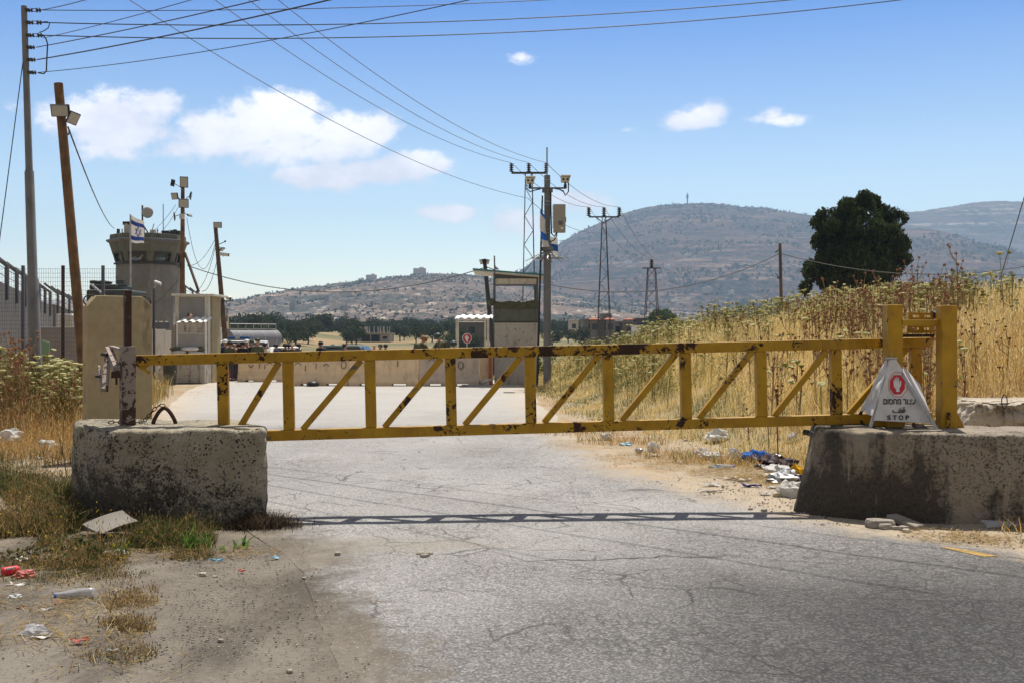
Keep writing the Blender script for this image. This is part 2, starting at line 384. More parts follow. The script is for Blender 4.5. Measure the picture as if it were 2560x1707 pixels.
M['bagblue'] = mat_leaf('blue plastic film', (0.015,0.10,0.42), (0.05,0.22,0.65), 0.3)
M['bagblack'] = plain('black plastic film', (0.03,0.014,0.016), 0.3, 0.0, 0.3, 20)
M['bagyellow'] = mat_leaf('yellow plastic film', (0.62,0.36,0.02), (0.75,0.50,0.05), 0.3)
M['sheetdark'] = plain('dark window glass', (0.02,0.025,0.03), 0.15, 0.0, 0.1, 5)
M['skin'] = plain('skin', (0.42,0.24,0.16), 0.6, 0.0, 0.08, 8)
M['hair'] = plain('dark hair', (0.02,0.014,0.010), 0.7, 0.0, 0.2, 30)
def glassmat(name, c, alpha, rough=0.08):
    m, t = material(name); n = t.noise(t.pos, 3, 4)
    setb(t, c, rough, 0.0, None, spec=0.6); t.put(t.b.inputs['Alpha'], t.rng(n, 0.3, 0.7, alpha*0.85, min(1, alpha*1.1))); return m
M['pane'] = glassmat('dusty booth glass', (0.42,0.41,0.39), 0.62)
M['bottle'] = glassmat('clear plastic', (0.50,0.50,0.53), 0.55, 0.15)
# ---------------------------------------------------------------- lie of the land
RY = [-10, 5, 8.1, 8.8, 9.5, 10.2, 12.75, 17.7, 31, 36, 60, 100, 160, 300]
RX = [9.5, 6.0, 4.15, 3.6, 3.2, 2.8, 1.75, .95, .38, .2, -4, -17, -40, -90]
LY = [-10, 3, 5.1, 7.5, 8.2, 9.3, 11, 15, 18, 21.5, 31, 37, 60, 100, 160, 300]
LX = [-.1, -.45, -.75, -1.4, -1.75, -2.3, -3.6, -4.6, -5.8, -7.3, -9.6, -10.8, -14, -25, -47, -97]
def sstep(a, b, x): t = np.clip((x-a)/(b-a), 0, 1); return t*t*(3-2*t)
def right_edge(y): return np.interp(y, RY, RX)
def left_edge(y): return np.interp(y, LY, LX)
def ground_z(x, y):
    x = np.asarray(x, float); y = np.asarray(y, float)
    g = np.interp(y, [0, 36, 46, 90, 120, 200, 260, 400, 700, 1300, 1800], [0, 0, -.18, -1.05, -1.2, -0.7, .2, 2.2, 5.5, 6, 2])
    s = x-right_edge(y); s0 = np.interp(y, [8, 14, 20, 25, 60], [4.2, 2.5, 1.3, .5, .3])
    t = np.clip(s-s0, 0, None)
    k = sstep(52, 30, y)*sstep(6.5, 12, y)
    g = g+2.35*(1-np.exp(-(t/5.2)**1.2))*k*(1-.5*sstep(16, 60, x))
    d = left_edge(y)-x
    g = g+0.35*sstep(2.5, 7, d)*sstep(15, 20, y)*sstep(60, 40, y)
    g = g+2.2*sstep(-35, -60, x)*sstep(90, 150, y)*sstep(420, 250, y)   # green rise behind the tanker
    return g
def gz(x, y): return float(ground_z(x, y))
def axis(lo, hi, f0, f1, step, grow):
    a = list(np.arange(f0, f1+1e-6, step)); s = step
    x = a[-1]
    while x < hi: s *= grow; x += s; a.append(min(x, hi))
    s = step; x = a[0]; b = []
    while x > lo: s *= grow; x -= s; b.append(max(x, lo))
    return np.array(b[::-1]+a)
def fbm(x, y, seed=0, octs=4):
    """cheap smooth pseudo noise from sines, about -1..1"""
    r = np.random.default_rng(seed); o = 0; a = 1; tot = 0
    for k in range(octs):
        for j in range(3):
            th = r.uniform(0, 6.28); ph = r.uniform(0, 6.28); f = 2**k*r.uniform(.8, 1.25)
            o = o+a*np.sin((x*np.cos(th)+y*np.sin(th))*f+ph+1.3*np.sin((y*np.cos(th)-x*np.sin(th))*f*.7+ph*2))/3
        tot += a*.62; a *= .55
    return o/tot
def grid(name, xs, ys, zf, mat, smooth=True):
    X, Y = np.meshgrid(xs, ys); Z = zf(X, Y)
    nx, ny = len(xs), len(ys)
    i = np.arange((ny-1)*nx).reshape(ny-1, nx)[:, :-1].ravel()
    f = np.stack([i, i+1, i+nx+1, i+nx], 1)
    return fastmesh(name, np.stack([X.ravel(), Y.ravel(), Z.ravel()], 1), f, mat=mat, smooth=smooth)

def verge_colour(t):
    """dust, straw litter and gravel by place; shared by the ground and the road's dusty edges"""
    x, y, z = t.xyz(t.pos)
    n1 = t.noise(t.pos, 0.5, 6, 0.6); n2 = t.noise(t.pos, 3.1, 6, 0.65); n3 = t.noise(t.pos, 22, 6, 0.7)
    dust = t.mix(t.rng(n2, 0.3, 0.7), (0.33,0.265,0.19), (0.45,0.375,0.28))       # pale sandy verge
    grav = t.mix(t.rng(n3, 0.3, 0.7), (0.092,0.077,0.060), (0.180,0.155,0.124))   # compacted gravel shoulder
    straw = t.mix(t.rng(n3, 0.3, 0.7), (0.20,0.115,0.045), (0.40,0.26,0.11))      # straw litter
    off = t.m('MULTIPLY', t.rng(t.m('ADD', n2, t.m('MULTIPLY', n1, 0.5)), 0.68, 0.9), t.rng(y, 11, 14))
    col = t.mix(off, dust, straw)
    near = t.m('MULTIPLY', t.rng(t.m('ADD', y, t.m('MULTIPLY', n1, 3.0)), 10.0, 11.6, 1, 0), t.rng(x, 1.0, 2.5, 1, 0))
    col = t.mix(near, col, grav)
    light = t.m('MULTIPLY', t.m('MULTIPLY', near, t.rng(n1, 0.42, 0.6)), 0.6)
    col = t.mix(light, col, (0.25,0.222,0.185))
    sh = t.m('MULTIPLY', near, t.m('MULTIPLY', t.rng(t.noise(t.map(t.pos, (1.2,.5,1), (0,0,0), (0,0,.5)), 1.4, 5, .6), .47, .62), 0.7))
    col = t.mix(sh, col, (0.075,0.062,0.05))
    c1 = t.vor(t.pos, 62, out='Color'); d1 = t.vor(t.pos, 62)
    st = t.m('MULTIPLY', t.rng(d1, 0.3, 0.4, 1, 0), t.rng(t.xyz(c1)[0], 0.66, 0.69))
    col = t.mix(t.m('MULTIPLY', st, t.rng(y, 20, 30, 0.7, 0)), col, t.mix(t.xyz(c1)[1], (0.06,0.05,0.045), (0.40,0.36,0.31)))
    return col, st, n3
def mat_ground():
    m, t = material('dusty ground')
    x, y, z = t.xyz(t.pos); n4 = t.noise(t.pos, 90, 3, 0.6)
    col, st, n3 = verge_colour(t)
    far = t.mix(t.rng(t.noise(t.pos, 0.03, 6, .6), 0.42, 0.58), (0.30,0.215,0.115), (0.14,0.135,0.065))
    col = t.mix(t.rng(y, 55, 110), col, far)
    hgt = t.m('ADD', t.m('ADD', t.m('MULTIPLY', n3, 0.5), t.m('MULTIPLY', n4, 0.25)), t.m('MULTIPLY', st, 0.5))
    setb(t, col, 0.95, 0.0, hgt, 0.9, 0.02, 0.15)
    return m
def mat_road():
    m, t = material('old dusty asphalt')
    x, y, z = t.xyz(t.pos)
    w = t.v('ADD', t.pos, t.v('MULTIPLY', t.noise(t.pos, 2.3, 4, out=1), (0.35,0.35,0.0)))
    n1 = t.noise(t.pos, 0.55, 6, 0.6); n2 = t.noise(t.pos, 4, 6, 0.65); n3 = t.noise(t.pos, 120, 2, 0.6); n0 = t.noise(t.map(t.pos, (1,.45,1)), 1.0, 5, 0.6)
    ed = t.new('ShaderNodeAttribute', attribute_name='edge').outputs['Fac']
    base = t.mix(t.rng(n1, 0.3, 0.7), (0.235,0.227,0.221), (0.335,0.325,0.315))
    base = t.mix(t.rng(n0, 0.5, 0.66, 0, 0.5), base, (0.20,0.185,0.172))
    # the darker, less dusty asphalt in front of the right block
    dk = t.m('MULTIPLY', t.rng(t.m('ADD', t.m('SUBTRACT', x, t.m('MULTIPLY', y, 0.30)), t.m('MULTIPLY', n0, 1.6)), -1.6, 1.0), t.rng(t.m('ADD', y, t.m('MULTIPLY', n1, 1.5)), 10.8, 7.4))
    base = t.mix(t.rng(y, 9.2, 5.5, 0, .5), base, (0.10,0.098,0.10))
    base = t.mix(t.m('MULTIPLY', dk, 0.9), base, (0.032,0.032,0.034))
    # aggregate
    ag = t.vor(t.pos, 85, out='Color'); ax = t.xyz(ag)
    base = t.mix(t.m('MULTIPLY', t.rng(ax[0], 0.60, 0.66), t.m('SUBTRACT', 0.38, t.m('MULTIPLY', dk, 0.26))), base, t.mix(ax[1], (0.42,0.38,0.34), (0.58,0.55,0.52)))
    base = t.mix(t.m('MULTIPLY', t.rng(ax[2], 0.72, 0.78), 0.6), base, (0.075,0.07,0.07))
    base = t.mix(t.rng(n2, 0.40, 0.30, 0, 0.35), base, (0.12,0.11,0.10))
    # cracks: long ones and a net of fine ones
    c1 = t.vor(w, 1.9, 'DISTANCE_TO_EDGE'); c2 = t.vor(t.v('ADD', w, t.v('MULTIPLY', t.noise(t.pos, 9, 3, out=1), (0.12,0.12,0))), 8.5, 'DISTANCE_TO_EDGE')
    m1 = t.m('MULTIPLY', t.rng(c1, 0.005, 0.024, 1, 0), t.rng(t.noise(t.pos, 0.8, 3, 0.5), 0.50, 0.56))
    m2 = t.m('MULTIPLY', t.rng(c2, 0.02, 0.075, 1, 0), t.rng(t.m('ADD', t.noise(t.map(t.pos, (1,1,1), (4,9,0)), 0.62, 4, 0.6), t.m('MULTIPLY', dk, 0.08)), 0.49, 0.58))
    cr = t.m('MAXIMUM', m1, t.m('MULTIPLY', m2, t.rng(dk, 0, 1, 0.6, 0.75)))
    cr = t.m('MULTIPLY', cr, t.rng(y, 14, 30, 1, 0.1))
    base = t.mix(t.m('MULTIPLY', cr, 0.62), base, (0.035,0.032,0.03))
    # sandy scour left of the gate shadow and one long ragged crack
    wx, wy, wz = t.xyz(w)
    ex = t.m('DIVIDE', t.m('ADD', wx, 1.15), 1.25); ey = t.m('DIVIDE', t.m('SUBTRACT', wy, 8.62), 0.42)
    es = t.m('SQRT', t.m('ADD', t.m('MULTIPLY', ex, ex), t.m('MULTIPLY', ey, ey)))
    base = t.mix(t.rng(t.m('ADD', es, t.m('MULTIPLY', t.m('SUBTRACT', n2, .5), 1.2)), 1.05, 0.55, 0, 0.5), base, t.mix(t.rng(n3, .3, .7), (0.20,0.175,0.14), (0.30,0.265,0.215)))
    lc = t.m('ABSOLUTE', t.m('SUBTRACT', t.m('ADD', wy, t.m('MULTIPLY', t.m('SUBTRACT', n2, .5), .12)), t.m('ADD', 8.02, t.m('MULTIPLY', x, 0.10))))
    lm = t.m('MULTIPLY', t.rng(lc, 0.030, 0.008, 0, 1), t.m('MULTIPLY', t.rng(x, 0.0, 0.35), t.rng(x, 1.9, 1.4)))
    base = t.mix(t.m('MULTIPLY', lm, 0.85), base, (0.04,0.036,0.032))
    # dust creeping in from the edges
    dn = t.m('ADD', ed, t.m('ADD', t.m('MULTIPLY', t.m('SUBTRACT', n2, 0.5), 1.3), t.m('MULTIPLY', t.m('SUBTRACT', n1, 0.5), 1.6)))
    dust = verge_colour(t)[0]
    base = t.mix(t.rng(dn, t.rng(y, 7, 11, 0.50, 1.0), 0.12, 0, 1.0), base, dust)
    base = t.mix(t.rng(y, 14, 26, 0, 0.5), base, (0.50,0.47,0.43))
    hgt = t.m('SUBTRACT', t.m('ADD', t.m('MULTIPLY', ax[1], 0.35), t.m('MULTIPLY', n2, 0.4)), t.m('MULTIPLY', cr, 1.2))
    setb(t, base, 0.88, 0.0, hgt, 0.45, 0.01, 0.15)
    return m

xs = axis(-4200, 4200, -11, 11, 0.13, 1.055); ys = axis(-60, 5400, 1.5, 24, 0.13, 1.03)
def gfun(X, Y):
    Z = ground_z(X, Y)
    fade = np.exp(-np.abs(Y-8)/60)
    onroad = sstep(.15, .7, X-left_edge(Y))*sstep(-.15, -.7, X-right_edge(Y)); nearroad = sstep(-1.0, -.3, X-left_edge(Y))*sstep(1.0, .3, X-right_edge(Y))
    Z = Z-0.03*onroad*sstep(150, 130, Y)
    Z = Z+(0.022*fbm(X*1.3, Y*1.3, 3)+0.012*fbm(X*7, Y*7, 4))*fade*(1-nearroad)
    return Z+0.5*fbm(X*.02, Y*.02, 5)*sstep(120, 400, Y)
g = grid('ground', xs, ys, gfun, mat_ground()); tag(g, kind='structure')
_X, _Y = np.meshgrid(xs, ys); _a = g.data.attributes.new('dleft', 'FLOAT', 'POINT'); _a.data.foreach_set('value', (left_edge(_Y)-_X).ravel().astype(np.float32))

def build_road():
    ysr = axis(-8, 150, 3, 24, 0.15, 1.06); ysr = ysr[(ysr >= -8) & (ysr <= 150)]
    nu = 64; V = []; E = []
    for y in ysr:
        l = float(left_edge(y))-0.10-0.09*float(fbm(0, y*1.1, 21)); r = float(right_edge(y))+0.10+0.10*float(fbm(3, y*1.5, 23))
        for k in range(nu+1):
            u = k/nu; u = u-0.10*math.sin(2*math.pi*u)/1.0*0.5
            x = l+(r-l)*u
            zc = gz(x, y)
            V.append((x, y, zc+0.003+0.012*math.sin(math.pi*min(1, max(0, u)))+0.004*float(fbm(x*3, y*3, 8)))); E.append(min(x-l, r-x))
    V = np.array(V); ny = len(ysr); nx = nu+1
    i = np.arange((ny-1)*nx).reshape(ny-1, nx)[:, :-1].ravel()
    f = np.stack([i, i+1, i+nx+1, i+nx], 1)
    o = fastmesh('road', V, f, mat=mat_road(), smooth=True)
    a = o.data.attributes.new('edge', 'FLOAT', 'POINT'); a.data.foreach_set('value', np.array(E, np.float32))
    tag(o, kind='structure'); return o
build_road()
# worn yellow road marking on the dark asphalt
mk = MB()
def onroad_z(x, y): return gz(x, y)+0.024
pts = [(1.0*v) for v in ()]
a0, a1 = (2352, 1367), (2492, 1391)
def G(px, py, h=0.02): Y = (H-h)*F/(py-HY); return Vector(((px-CX)*Y/F, Y, h))
from mathutils.bvhtree import BVHTree
_rm = bpy.data.objects['road'].data; _bvh = BVHTree.FromPolygons([v.co for v in _rm.vertices], [p.vertices for p in _rm.polygons])
def on_road(px, py, off=.004):
    o_ = Vector((0, 0, H)); d_ = Vector(((px-CX)/F, 1, -(py-HY)/F)).normalized(); h_ = _bvh.ray_cast(o_, d_)[0]; return h_+Vector((0, 0, off))
for _i in range(12):
    _u0, _u1 = _i/12, (_i+1)/12
    def _tp(u): return (2350+148*u, 1366+24*u**1.25)
    def _bt(u): return (2350+110*u, 1366.6+25*u**.9)
    mk.add([on_road(*_tp(_u0)), on_road(*_tp(_u1)), on_road(*_bt(_u1)), on_road(*_bt(_u0))], [(0,1,2,3)])
o = mk.build('road_marking', plain('worn yellow road paint', (0.42,0.26,0.06), 0.8, 0, 0.3, 30, (0.16,0.12,0.08), 0.6)); tag(o, kind='structure')

# ---------------------------------------------------------------- hills
def mat_hill(name, tan, scrub, bright, vill=0.0, s=1.0):
    m, t = material(name)
    x, y, z = t.xyz(t.pos)
    q = t.v('ADD', t.pos, t.v('MULTIPLY', t.noise(t.pos, 0.004, 4, out=1), (120, 120, 30)))
    n1 = t.noise(t.map(q, (s, s*.6, s*2.0)), 0.006, 6, 0.6); n2 = t.noise(t.map(q, (s, s*.45, s*2.2)), 0.035, 6, 0.65); n3 = t.noise(t.map(q, (s, .5*s, s*1.8)), 0.11, 5, 0.7)
    col = t.mix(t.rng(n2, 0.38, 0.62), tan, tuple(k*0.62 for k in tan))
    col = t.mix(t.rng(t.m('ADD', t.m('MULTIPLY', n3, 0.6), t.m('MULTIPLY', n1, 0.5)), 0.52, 0.60), col, scrub)
    terr = t.noise(t.comb(t.m('MULTIPLY', x, 0.0015), t.m('MULTIPLY', y, .0015), t.m('MULTIPLY', z, 0.11)), 1.0, 4, 0.6)
    col = t.mix(t.m('MULTIPLY', t.rng(terr, 0.54, 0.62), t.rng(n2, 0.45, 0.55)), col, bright)
    v = t.vor(t.map(q, (1, .5, 2)), 0.05*s); vc = t.xyz(t.vor(t.map(q, (1, .5, 2)), 0.05*s, out='Color'))[0]
    spots = t.m('MULTIPLY', t.rng(v, .28, .38, 1, 0), t.rng(vc, .60, .66))
    col = t.mix(t.m('MULTIPLY', spots, 0.85), col, tuple(k*0.6 for k in scrub))
    if vill:
        low = t.rng(t.m('ADD', z, t.m('MULTIPLY', n1, 90)), 150, 55)
        br = t.m('MULTIPLY', t.rng(t.noise(t.map(t.pos, (1,.4,1.8), (9,9,9)), 0.05, 6, 0.72), 0.56, 0.64), low)
        col = t.mix(t.m('MULTIPLY', br, vill), col, (0.50,0.44,0.37))
    setb(t, col, 0.95, 0.0, n3, 0.6, 6.0, 0.1)
    return m
def hill(name, prof, Rr, R0, seed, mat, nx=420, ny=120, rough=1.0, zbase=2.0):
    px = np.array([p[0] for p in prof], float); py = np.array([p[1] for p in prof], float)
    X = np.linspace((px[0]-CX)/F*Rr, (px[-1]-CX)/F*Rr, nx)
    zr = np.interp(X/Rr*F+CX, px, H-(py-HY)*Rr/F)
    k = np.ones(9)/9; zp = np.pad(zr, 4, mode='edge'); zr = np.convolve(zp, k, 'valid')
    T = np.concatenate([np.linspace(0, 1, ny), np.linspace(1.03, 1.8, 14)])
    XX, TT = np.meshgrid(X, T); YY = R0+TT*(Rr-R0)
    ZR = np.tile(zr, (len(T), 1))
    S = np.where(TT <= 1, np.sin(np.clip(TT, 0, 1)*math.pi/2)**1.25*0.35+0.65*TT, np.clip(1-(TT-1)*1.4, -1, 1))
    amp = rough*0.07*(ZR-zbase)*np.clip(TT*(1.02-TT)*4, 0, 1)
    ZZ = zbase+(ZR-zbase)*S+amp*fbm(XX/(Rr*.05), YY/(Rr*.05), seed, 5)+rough*Rr*0.0006*fbm(XX/8, YY/8, seed+1, 3)
    nX = nx; i = np.arange((len(T)-1)*nX).reshape(len(T)-1, nX)[:, :-1].ravel()
    f = np.stack([i, i+1, i+nX+1, i+nX], 1)
    o = fastmesh(name, np.stack([XX.ravel(), YY.ravel(), ZZ.ravel()], 1), f, mat=mat, smooth=True); tag(o, kind='structure')
    return XX, YY, ZZ
D = 1.0884
def dp(l): return [(a*D, b*D) for a, b in l]
BIG = hill('hill', dp([(-200,790),(950,765),(1100,690),(1210,612),(1250,585),(1290,556),(1340,530),(1400,503),(1440,488),(1490,477),(1530,471),(1580,469),(1640,470),(1700,475),(1750,478),(1800,485),(1880,496),(2000,520),(2200,600),(2500,700),(2900,760)]), 3600, 1750, 41, mat_hill('far hillside', (0.12,0.074,0.055), (0.018,0.022,0.02), (0.21,0.14,0.10), 0.9, 0.8))
RT = hill('hill', dp([(1400,760),(1700,620),(1900,520),(2000,500),(2070,489),(2120,487),(2180,476),(2240,466),(2290,462),(2352,464),(2500,455),(2700,480),(3200,560)]), 4600, 3300, 57, mat_hill('farthest hillside', (0.12,0.09,0.075), (0.03,0.035,0.035), (0.36,0.30,0.22), 0.2, 0.7))
LOW = hill('hill', dp([(380,760),(450,735),(540,722),(580,705),(630,697),(660,688),(700,672),(760,657),(810,649),(850,646),(880,641),(920,637),(960,632),(1000,630),(1050,631),(1100,634),(1150,643),(1200,655),(1300,680),(1500,712),(1700,725),(2000,735),(2600,760)]), 2100, 900, 63, mat_hill('near hillside', (0.20,0.14,0.105), (0.045,0.052,0.04), (0.36,0.27,0.20), 1.0, 1.3))
FARL = hill('hill', dp([(-700,640),(-300,660),(0,690),(200,690),(380,685),(470,688),(530,690),(580,692),(640,696),(700,700),(800,715),(1000,750)]), 3300, 1700, 71, mat_hill('pale hillside', (0.42,0.31,0.25), (0.16,0.15,0.11), (0.55,0.42,0.33), 0.4, 1.0))

# haze: one box of even air
def haze():
    m = bpy.data.materials.new('air'); m.use_nodes = True; t = NT(m.node_tree); t.n.clear()
    out = t.new('ShaderNodeOutputMaterial'); v = t.new('ShaderNodeVolumePrincipled')
    v.inputs['Color'].default_value = (0.52, 0.73, 1.0, 1); v.inputs['Density'].default_value = 0.00019; v.inputs['Anisotropy'].default_value = 0.1
    t.l.new(v.outputs[0], out.inputs['Volume'])
    b = MB(); b.b2((-5200, -80, -200), (5200, 5600, 660)); o = b.build('haze', m); tag(o, kind='stuff')
haze()
# ---------------------------------------------------------------- concrete blocks at the gate
def round_poly(poly, r=0.06, n=4):
    out = []; k = len(poly)
    for i in range(k):
        p = Vector(poly[i]); a = Vector(poly[i-1])-p; b = Vector(poly[(i+1) % k])-p
        ra = min(r, a.length*.45); rb = min(r, b.length*.45); A = p+a.normalized()*ra; B = p+b.normalized()*rb
        for j in range(n+1):
            t = j/n; out.append(A*(1-t)**2+p*2*t*(1-t)+B*t*t)
    return out
def resample(poly, step):
    out = []; k = len(poly)
    for i in range(k):
        a, b = poly[i], poly[(i+1) % k]; m = max(1, int((b-a).length/step))
        for j in range(m): out.append(a+(b-a)*(j/m))
    return out
def rough_block(poly, z0, z1, seed, amp=0.012, big=0.03, chip=0.05, step=0.022, lean=None, rad=0.07, crumble=0.0):
    poly = resample(round_poly([Vector((p[0], p[1], 0)) for p in poly], rad), step); n = len(poly)
    c = sum(poly, Vector())/n; nz = int((z1-z0)/step)
    rings = [(z0+(z1-z0)*k/nz, 0.0) for k in range(nz-1)]
    rings += [(z1-0.022, 0.003), (z1-0.010, 0.012), (z1-0.002, 0.028), (z1, 0.05)]
    V = []; T = []
    nrm = []
    for i in range(n):
        d = (poly[(i+1) % n]-poly[i-1]).normalized(); nn = Vector((d.y, -d.x, 0))
        if nn.dot(poly[i]-c) < 0: nn = -nn
        nrm.append(nn)
    sd = Vector((seed*7.1, seed*3.3, seed))
    for z, ins in rings:
        for i in range(n):
            p = poly[i]-nrm[i]*ins; q = Vector((p.x, p.y, z))
            h = (z-z0)/(z1-z0)
            w = mnoise.fractal((q+sd)*2.1, 1, 2, 4)*big+mnoise.fractal((q+sd)*13, 1, 2, 5)*amp
            cz = max(0, 1-(z1-z)/0.10)
            e = max(0.0, mnoise.fractal((Vector((q.x, q.y, 0))+sd)*4.5, 1, 2, 4)+0.15)*chip*cz
            cr = crumble*max(0, 1-(z1-z)/0.18)*(0.5+mnoise.fractal((q+sd)*16, 0.8, 2.2, 6)*1.2)
            q = q+nrm[i]*(w-e-cr*0.12)
            if ins > 0.01: q.z -= e*0.45+crumble*0.02*abs(mnoise.fractal((q+sd)*9, 1, 2, 4))
            if lean: q = lean(q, h)
            V.append(q)
    k0 = len(V)-n; R_ = 14
    for r in range(1, R_):
        f = r/R_
        for i in range(n):
            b = V[k0+i]; q = b.lerp(Vector((c.x, c.y, z1)), f)
            q.z = z1+(b.z-z1)*(1-f)**3+mnoise.fractal((q+sd)*3, 1, 2, 4)*0.008; V.append(q)
    tot = len(V)//n; cc = Vector((c.x, c.y, z1)); V.append(cc)
    Fc = [(k*n+i, k*n+(i+1) % n, (k+1)*n+(i+1) % n, (k+1)*n+i) for k in range(tot-1) for i in range(n)]
    Fc += [((tot-1)*n+i, (tot-1)*n+(i+1) % n, len(V)-1) for i in range(n)]
    m = MB(); m.v = V; m.f = Fc; return m
def XY(px, Y): return ((px-CX)*Y/F, Y)
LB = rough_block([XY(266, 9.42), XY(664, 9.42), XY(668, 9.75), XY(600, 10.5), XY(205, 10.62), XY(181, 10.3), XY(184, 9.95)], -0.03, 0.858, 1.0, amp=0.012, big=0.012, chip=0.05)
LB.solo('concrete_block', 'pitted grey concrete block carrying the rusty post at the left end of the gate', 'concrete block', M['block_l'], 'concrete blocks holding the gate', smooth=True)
def leanr(q, h):
    k = max(0.0, 1-(q.x-2.75)/0.8); return Vector((q.x+0.21*h*k*k, q.y, q.z))
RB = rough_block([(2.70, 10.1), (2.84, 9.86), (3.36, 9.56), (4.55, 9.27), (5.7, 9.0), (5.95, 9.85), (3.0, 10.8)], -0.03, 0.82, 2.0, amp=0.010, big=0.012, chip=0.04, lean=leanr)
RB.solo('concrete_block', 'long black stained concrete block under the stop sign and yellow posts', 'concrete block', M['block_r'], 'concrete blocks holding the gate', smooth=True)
def leanb(q, h):
    k = max(0.0, 1-(q.x-5.1)/0.3); return Vector((q.x-0.11*math.sin(h*3.14)*k+0.08*h*k, q.y, q.z))
BB = rough_block([(5.18, 11.9), (7.2, 11.7), (7.4, 13.1), (5.4, 13.25)], -0.03, 0.93, 3.0, amp=0.02, big=0.03, chip=0.08, lean=leanb, crumble=1.0)
bb = BB.solo('concrete_block', 'pale concrete block with crumbling top edge behind the right gate post', 'concrete block', M['block_b'], 'concrete blocks holding the gate', smooth=True)
mb = MB(); lp = [P(2511+7*math.cos(a)*1.0, 1003+17*math.sin(a), 11.83) for a in [k*math.pi/8 for k in range(16)]]
mb.tube(lp+[lp[0]], 0.006, 6); mb.tube([P(2513,1010,11.83), P(2507,1022,11.81), P(2512,1033,11.79)], 0.005, 6)
mb.build('lifting_loop', M['rust'], bb, smooth=True)

# ---------------------------------------------------------------- the yellow truss gate
GL = Vector((-3.556, 9.85, 1.513)); GR = Vector((4.161, 10.43, 1.680)); gd = (GR-GL); GLen = gd.length; gd.normalize()
gup = Vector((0, 0, 1)); gup = (gup-gd*gup.dot(gd)).normalized(); gn = gd.cross(gup)
def gs(px):                                   # distance along the gate of a photo column
    k = (px-CX)/F; return (k*GL.y-GL.x)/(gd.x-k*gd.y)
def gp(s, dz): return GL+gd*s+gup*dz
gate = thing('barrier_gate', 'long rust patched yellow truss gate lying closed across the road', 'gate', (float(GL.x), float(GL.y), 0))
RW = 0.1
mb = MB(); mb.bar(gp(0.0, -RW/2), gp(GLen, -RW/2), RW, RW, gup); mb.build('top_rail', M['yellow'], gate, bevel=0.008)
sb = gs(511*D)-0.06
mb = MB(); mb.bar(gp(sb, -0.741-RW/2), gp(gs(2322), -0.741-RW/2), RW, RW, gup); mb.build('bottom_rail', M['yellow_mid'], gate, bevel=0.008)
cols = [511, 661, 849, 1033.5, 1216, 1394.5, 1572.5, 1745.5, 1917.5]
svs = [gs(c*D) for c in cols]+[gs(2287)]
for i, s in enumerate(svs):
    mb = MB(); mb.bar(gp(s, -RW-0.001), gp(s, -0.740), 0.102, 0.085, gn); mb.build('upright', M['yellow' if i in (8, 9) else 'yellow_mid'], gate, bevel=0.007)
for i in range(len(svs)-1):
    a, b = svs[i], svs[i+1]
    mb = MB(); mb.bar(gp(a+0.125, -0.742), gp(b-0.085, -RW), 0.058, 0.058, gn); mb.build('diagonal_brace', M['yellow_mid'], gate, bevel=0.005)
mb = MB(); mb.prism([gp(0.02, -RW), gp(0.13, -RW), gp(0.10, -0.135), gp(0.15, -0.155), gp(0.13, -0.19), gp(0.09, -0.15), gp(0.05, -0.13)], gn*0.012); mb.build('bent_tab', M['yellow'], gate)

# left latch post, telescoping rusty tube and its jointed arms
lpst = thing('latch_post', 'rusty square post with jointed latch arms on the left concrete block', 'gate post', tuple(P(319, 1062, 9.82)), R(33))
lpst.location.z = 0.858
mb = MB(); mb.b2((-0.062, -0.062, -0.02), (0.062, 0.062, 0.74)); mb.build('outer_post', M['rust_pale'], lpst, world=False, bevel=0.004)
mb = MB(); mb.b2((-0.031, -0.031, 0.70), (0.031, 0.031, 1.262)); mb.build('inner_post', M['rust'], lpst, world=False, bevel=0.003)
mb = MB(); mb.bar(P(271, 874, 10.12), P(292, 923, 9.70), 0.062, 0.07); mb.build('upper_arm', M['rust_pale'], lpst, bevel=0.003)
mb = MB(); mb.bar(P(278, 866, 10.14), P(303, 873, 9.86), 0.05, 0.02); mb.build('hinge_plate', M['rust_pale'], lpst, bevel=0.002)
mb = MB(); mb.bar(P(270, 884, 10.0), P(262, 975, 9.66), 0.058, 0.045); mb.build('lower_arm', M['rust_pale'], lpst, bevel=0.003)
mb = MB(); mb.bar(P(247, 920, 10.1), P(255, 972, 9.80), 0.022, 0.07); mb.build('short_arm', M['rust_pale'], lpst, bevel=0.003)
mb = MB(); mb.tube([P(254, 885, 9.95), P(268, 886, 9.93)], 0.017, 10); mb.build('bolt', M['dark_steel'], lpst)
mb = MB(); mb.tube([P(239, 940, 9.9), P(250, 940, 9.9)], 0.015, 10); mb.build('bolt', M['dark_steel'], lpst)
mb = MB(); mb.b2(P(283, 944, 9.70)-Vector((0,.05,0)), P(299, 928, 9.70)+Vector((0,.03,0))); mb.tube([P(291, 940, 9.68), P(291, 961, 9.68)], 0.011, 8); mb.build('latch_pin', M['rust'], lpst)

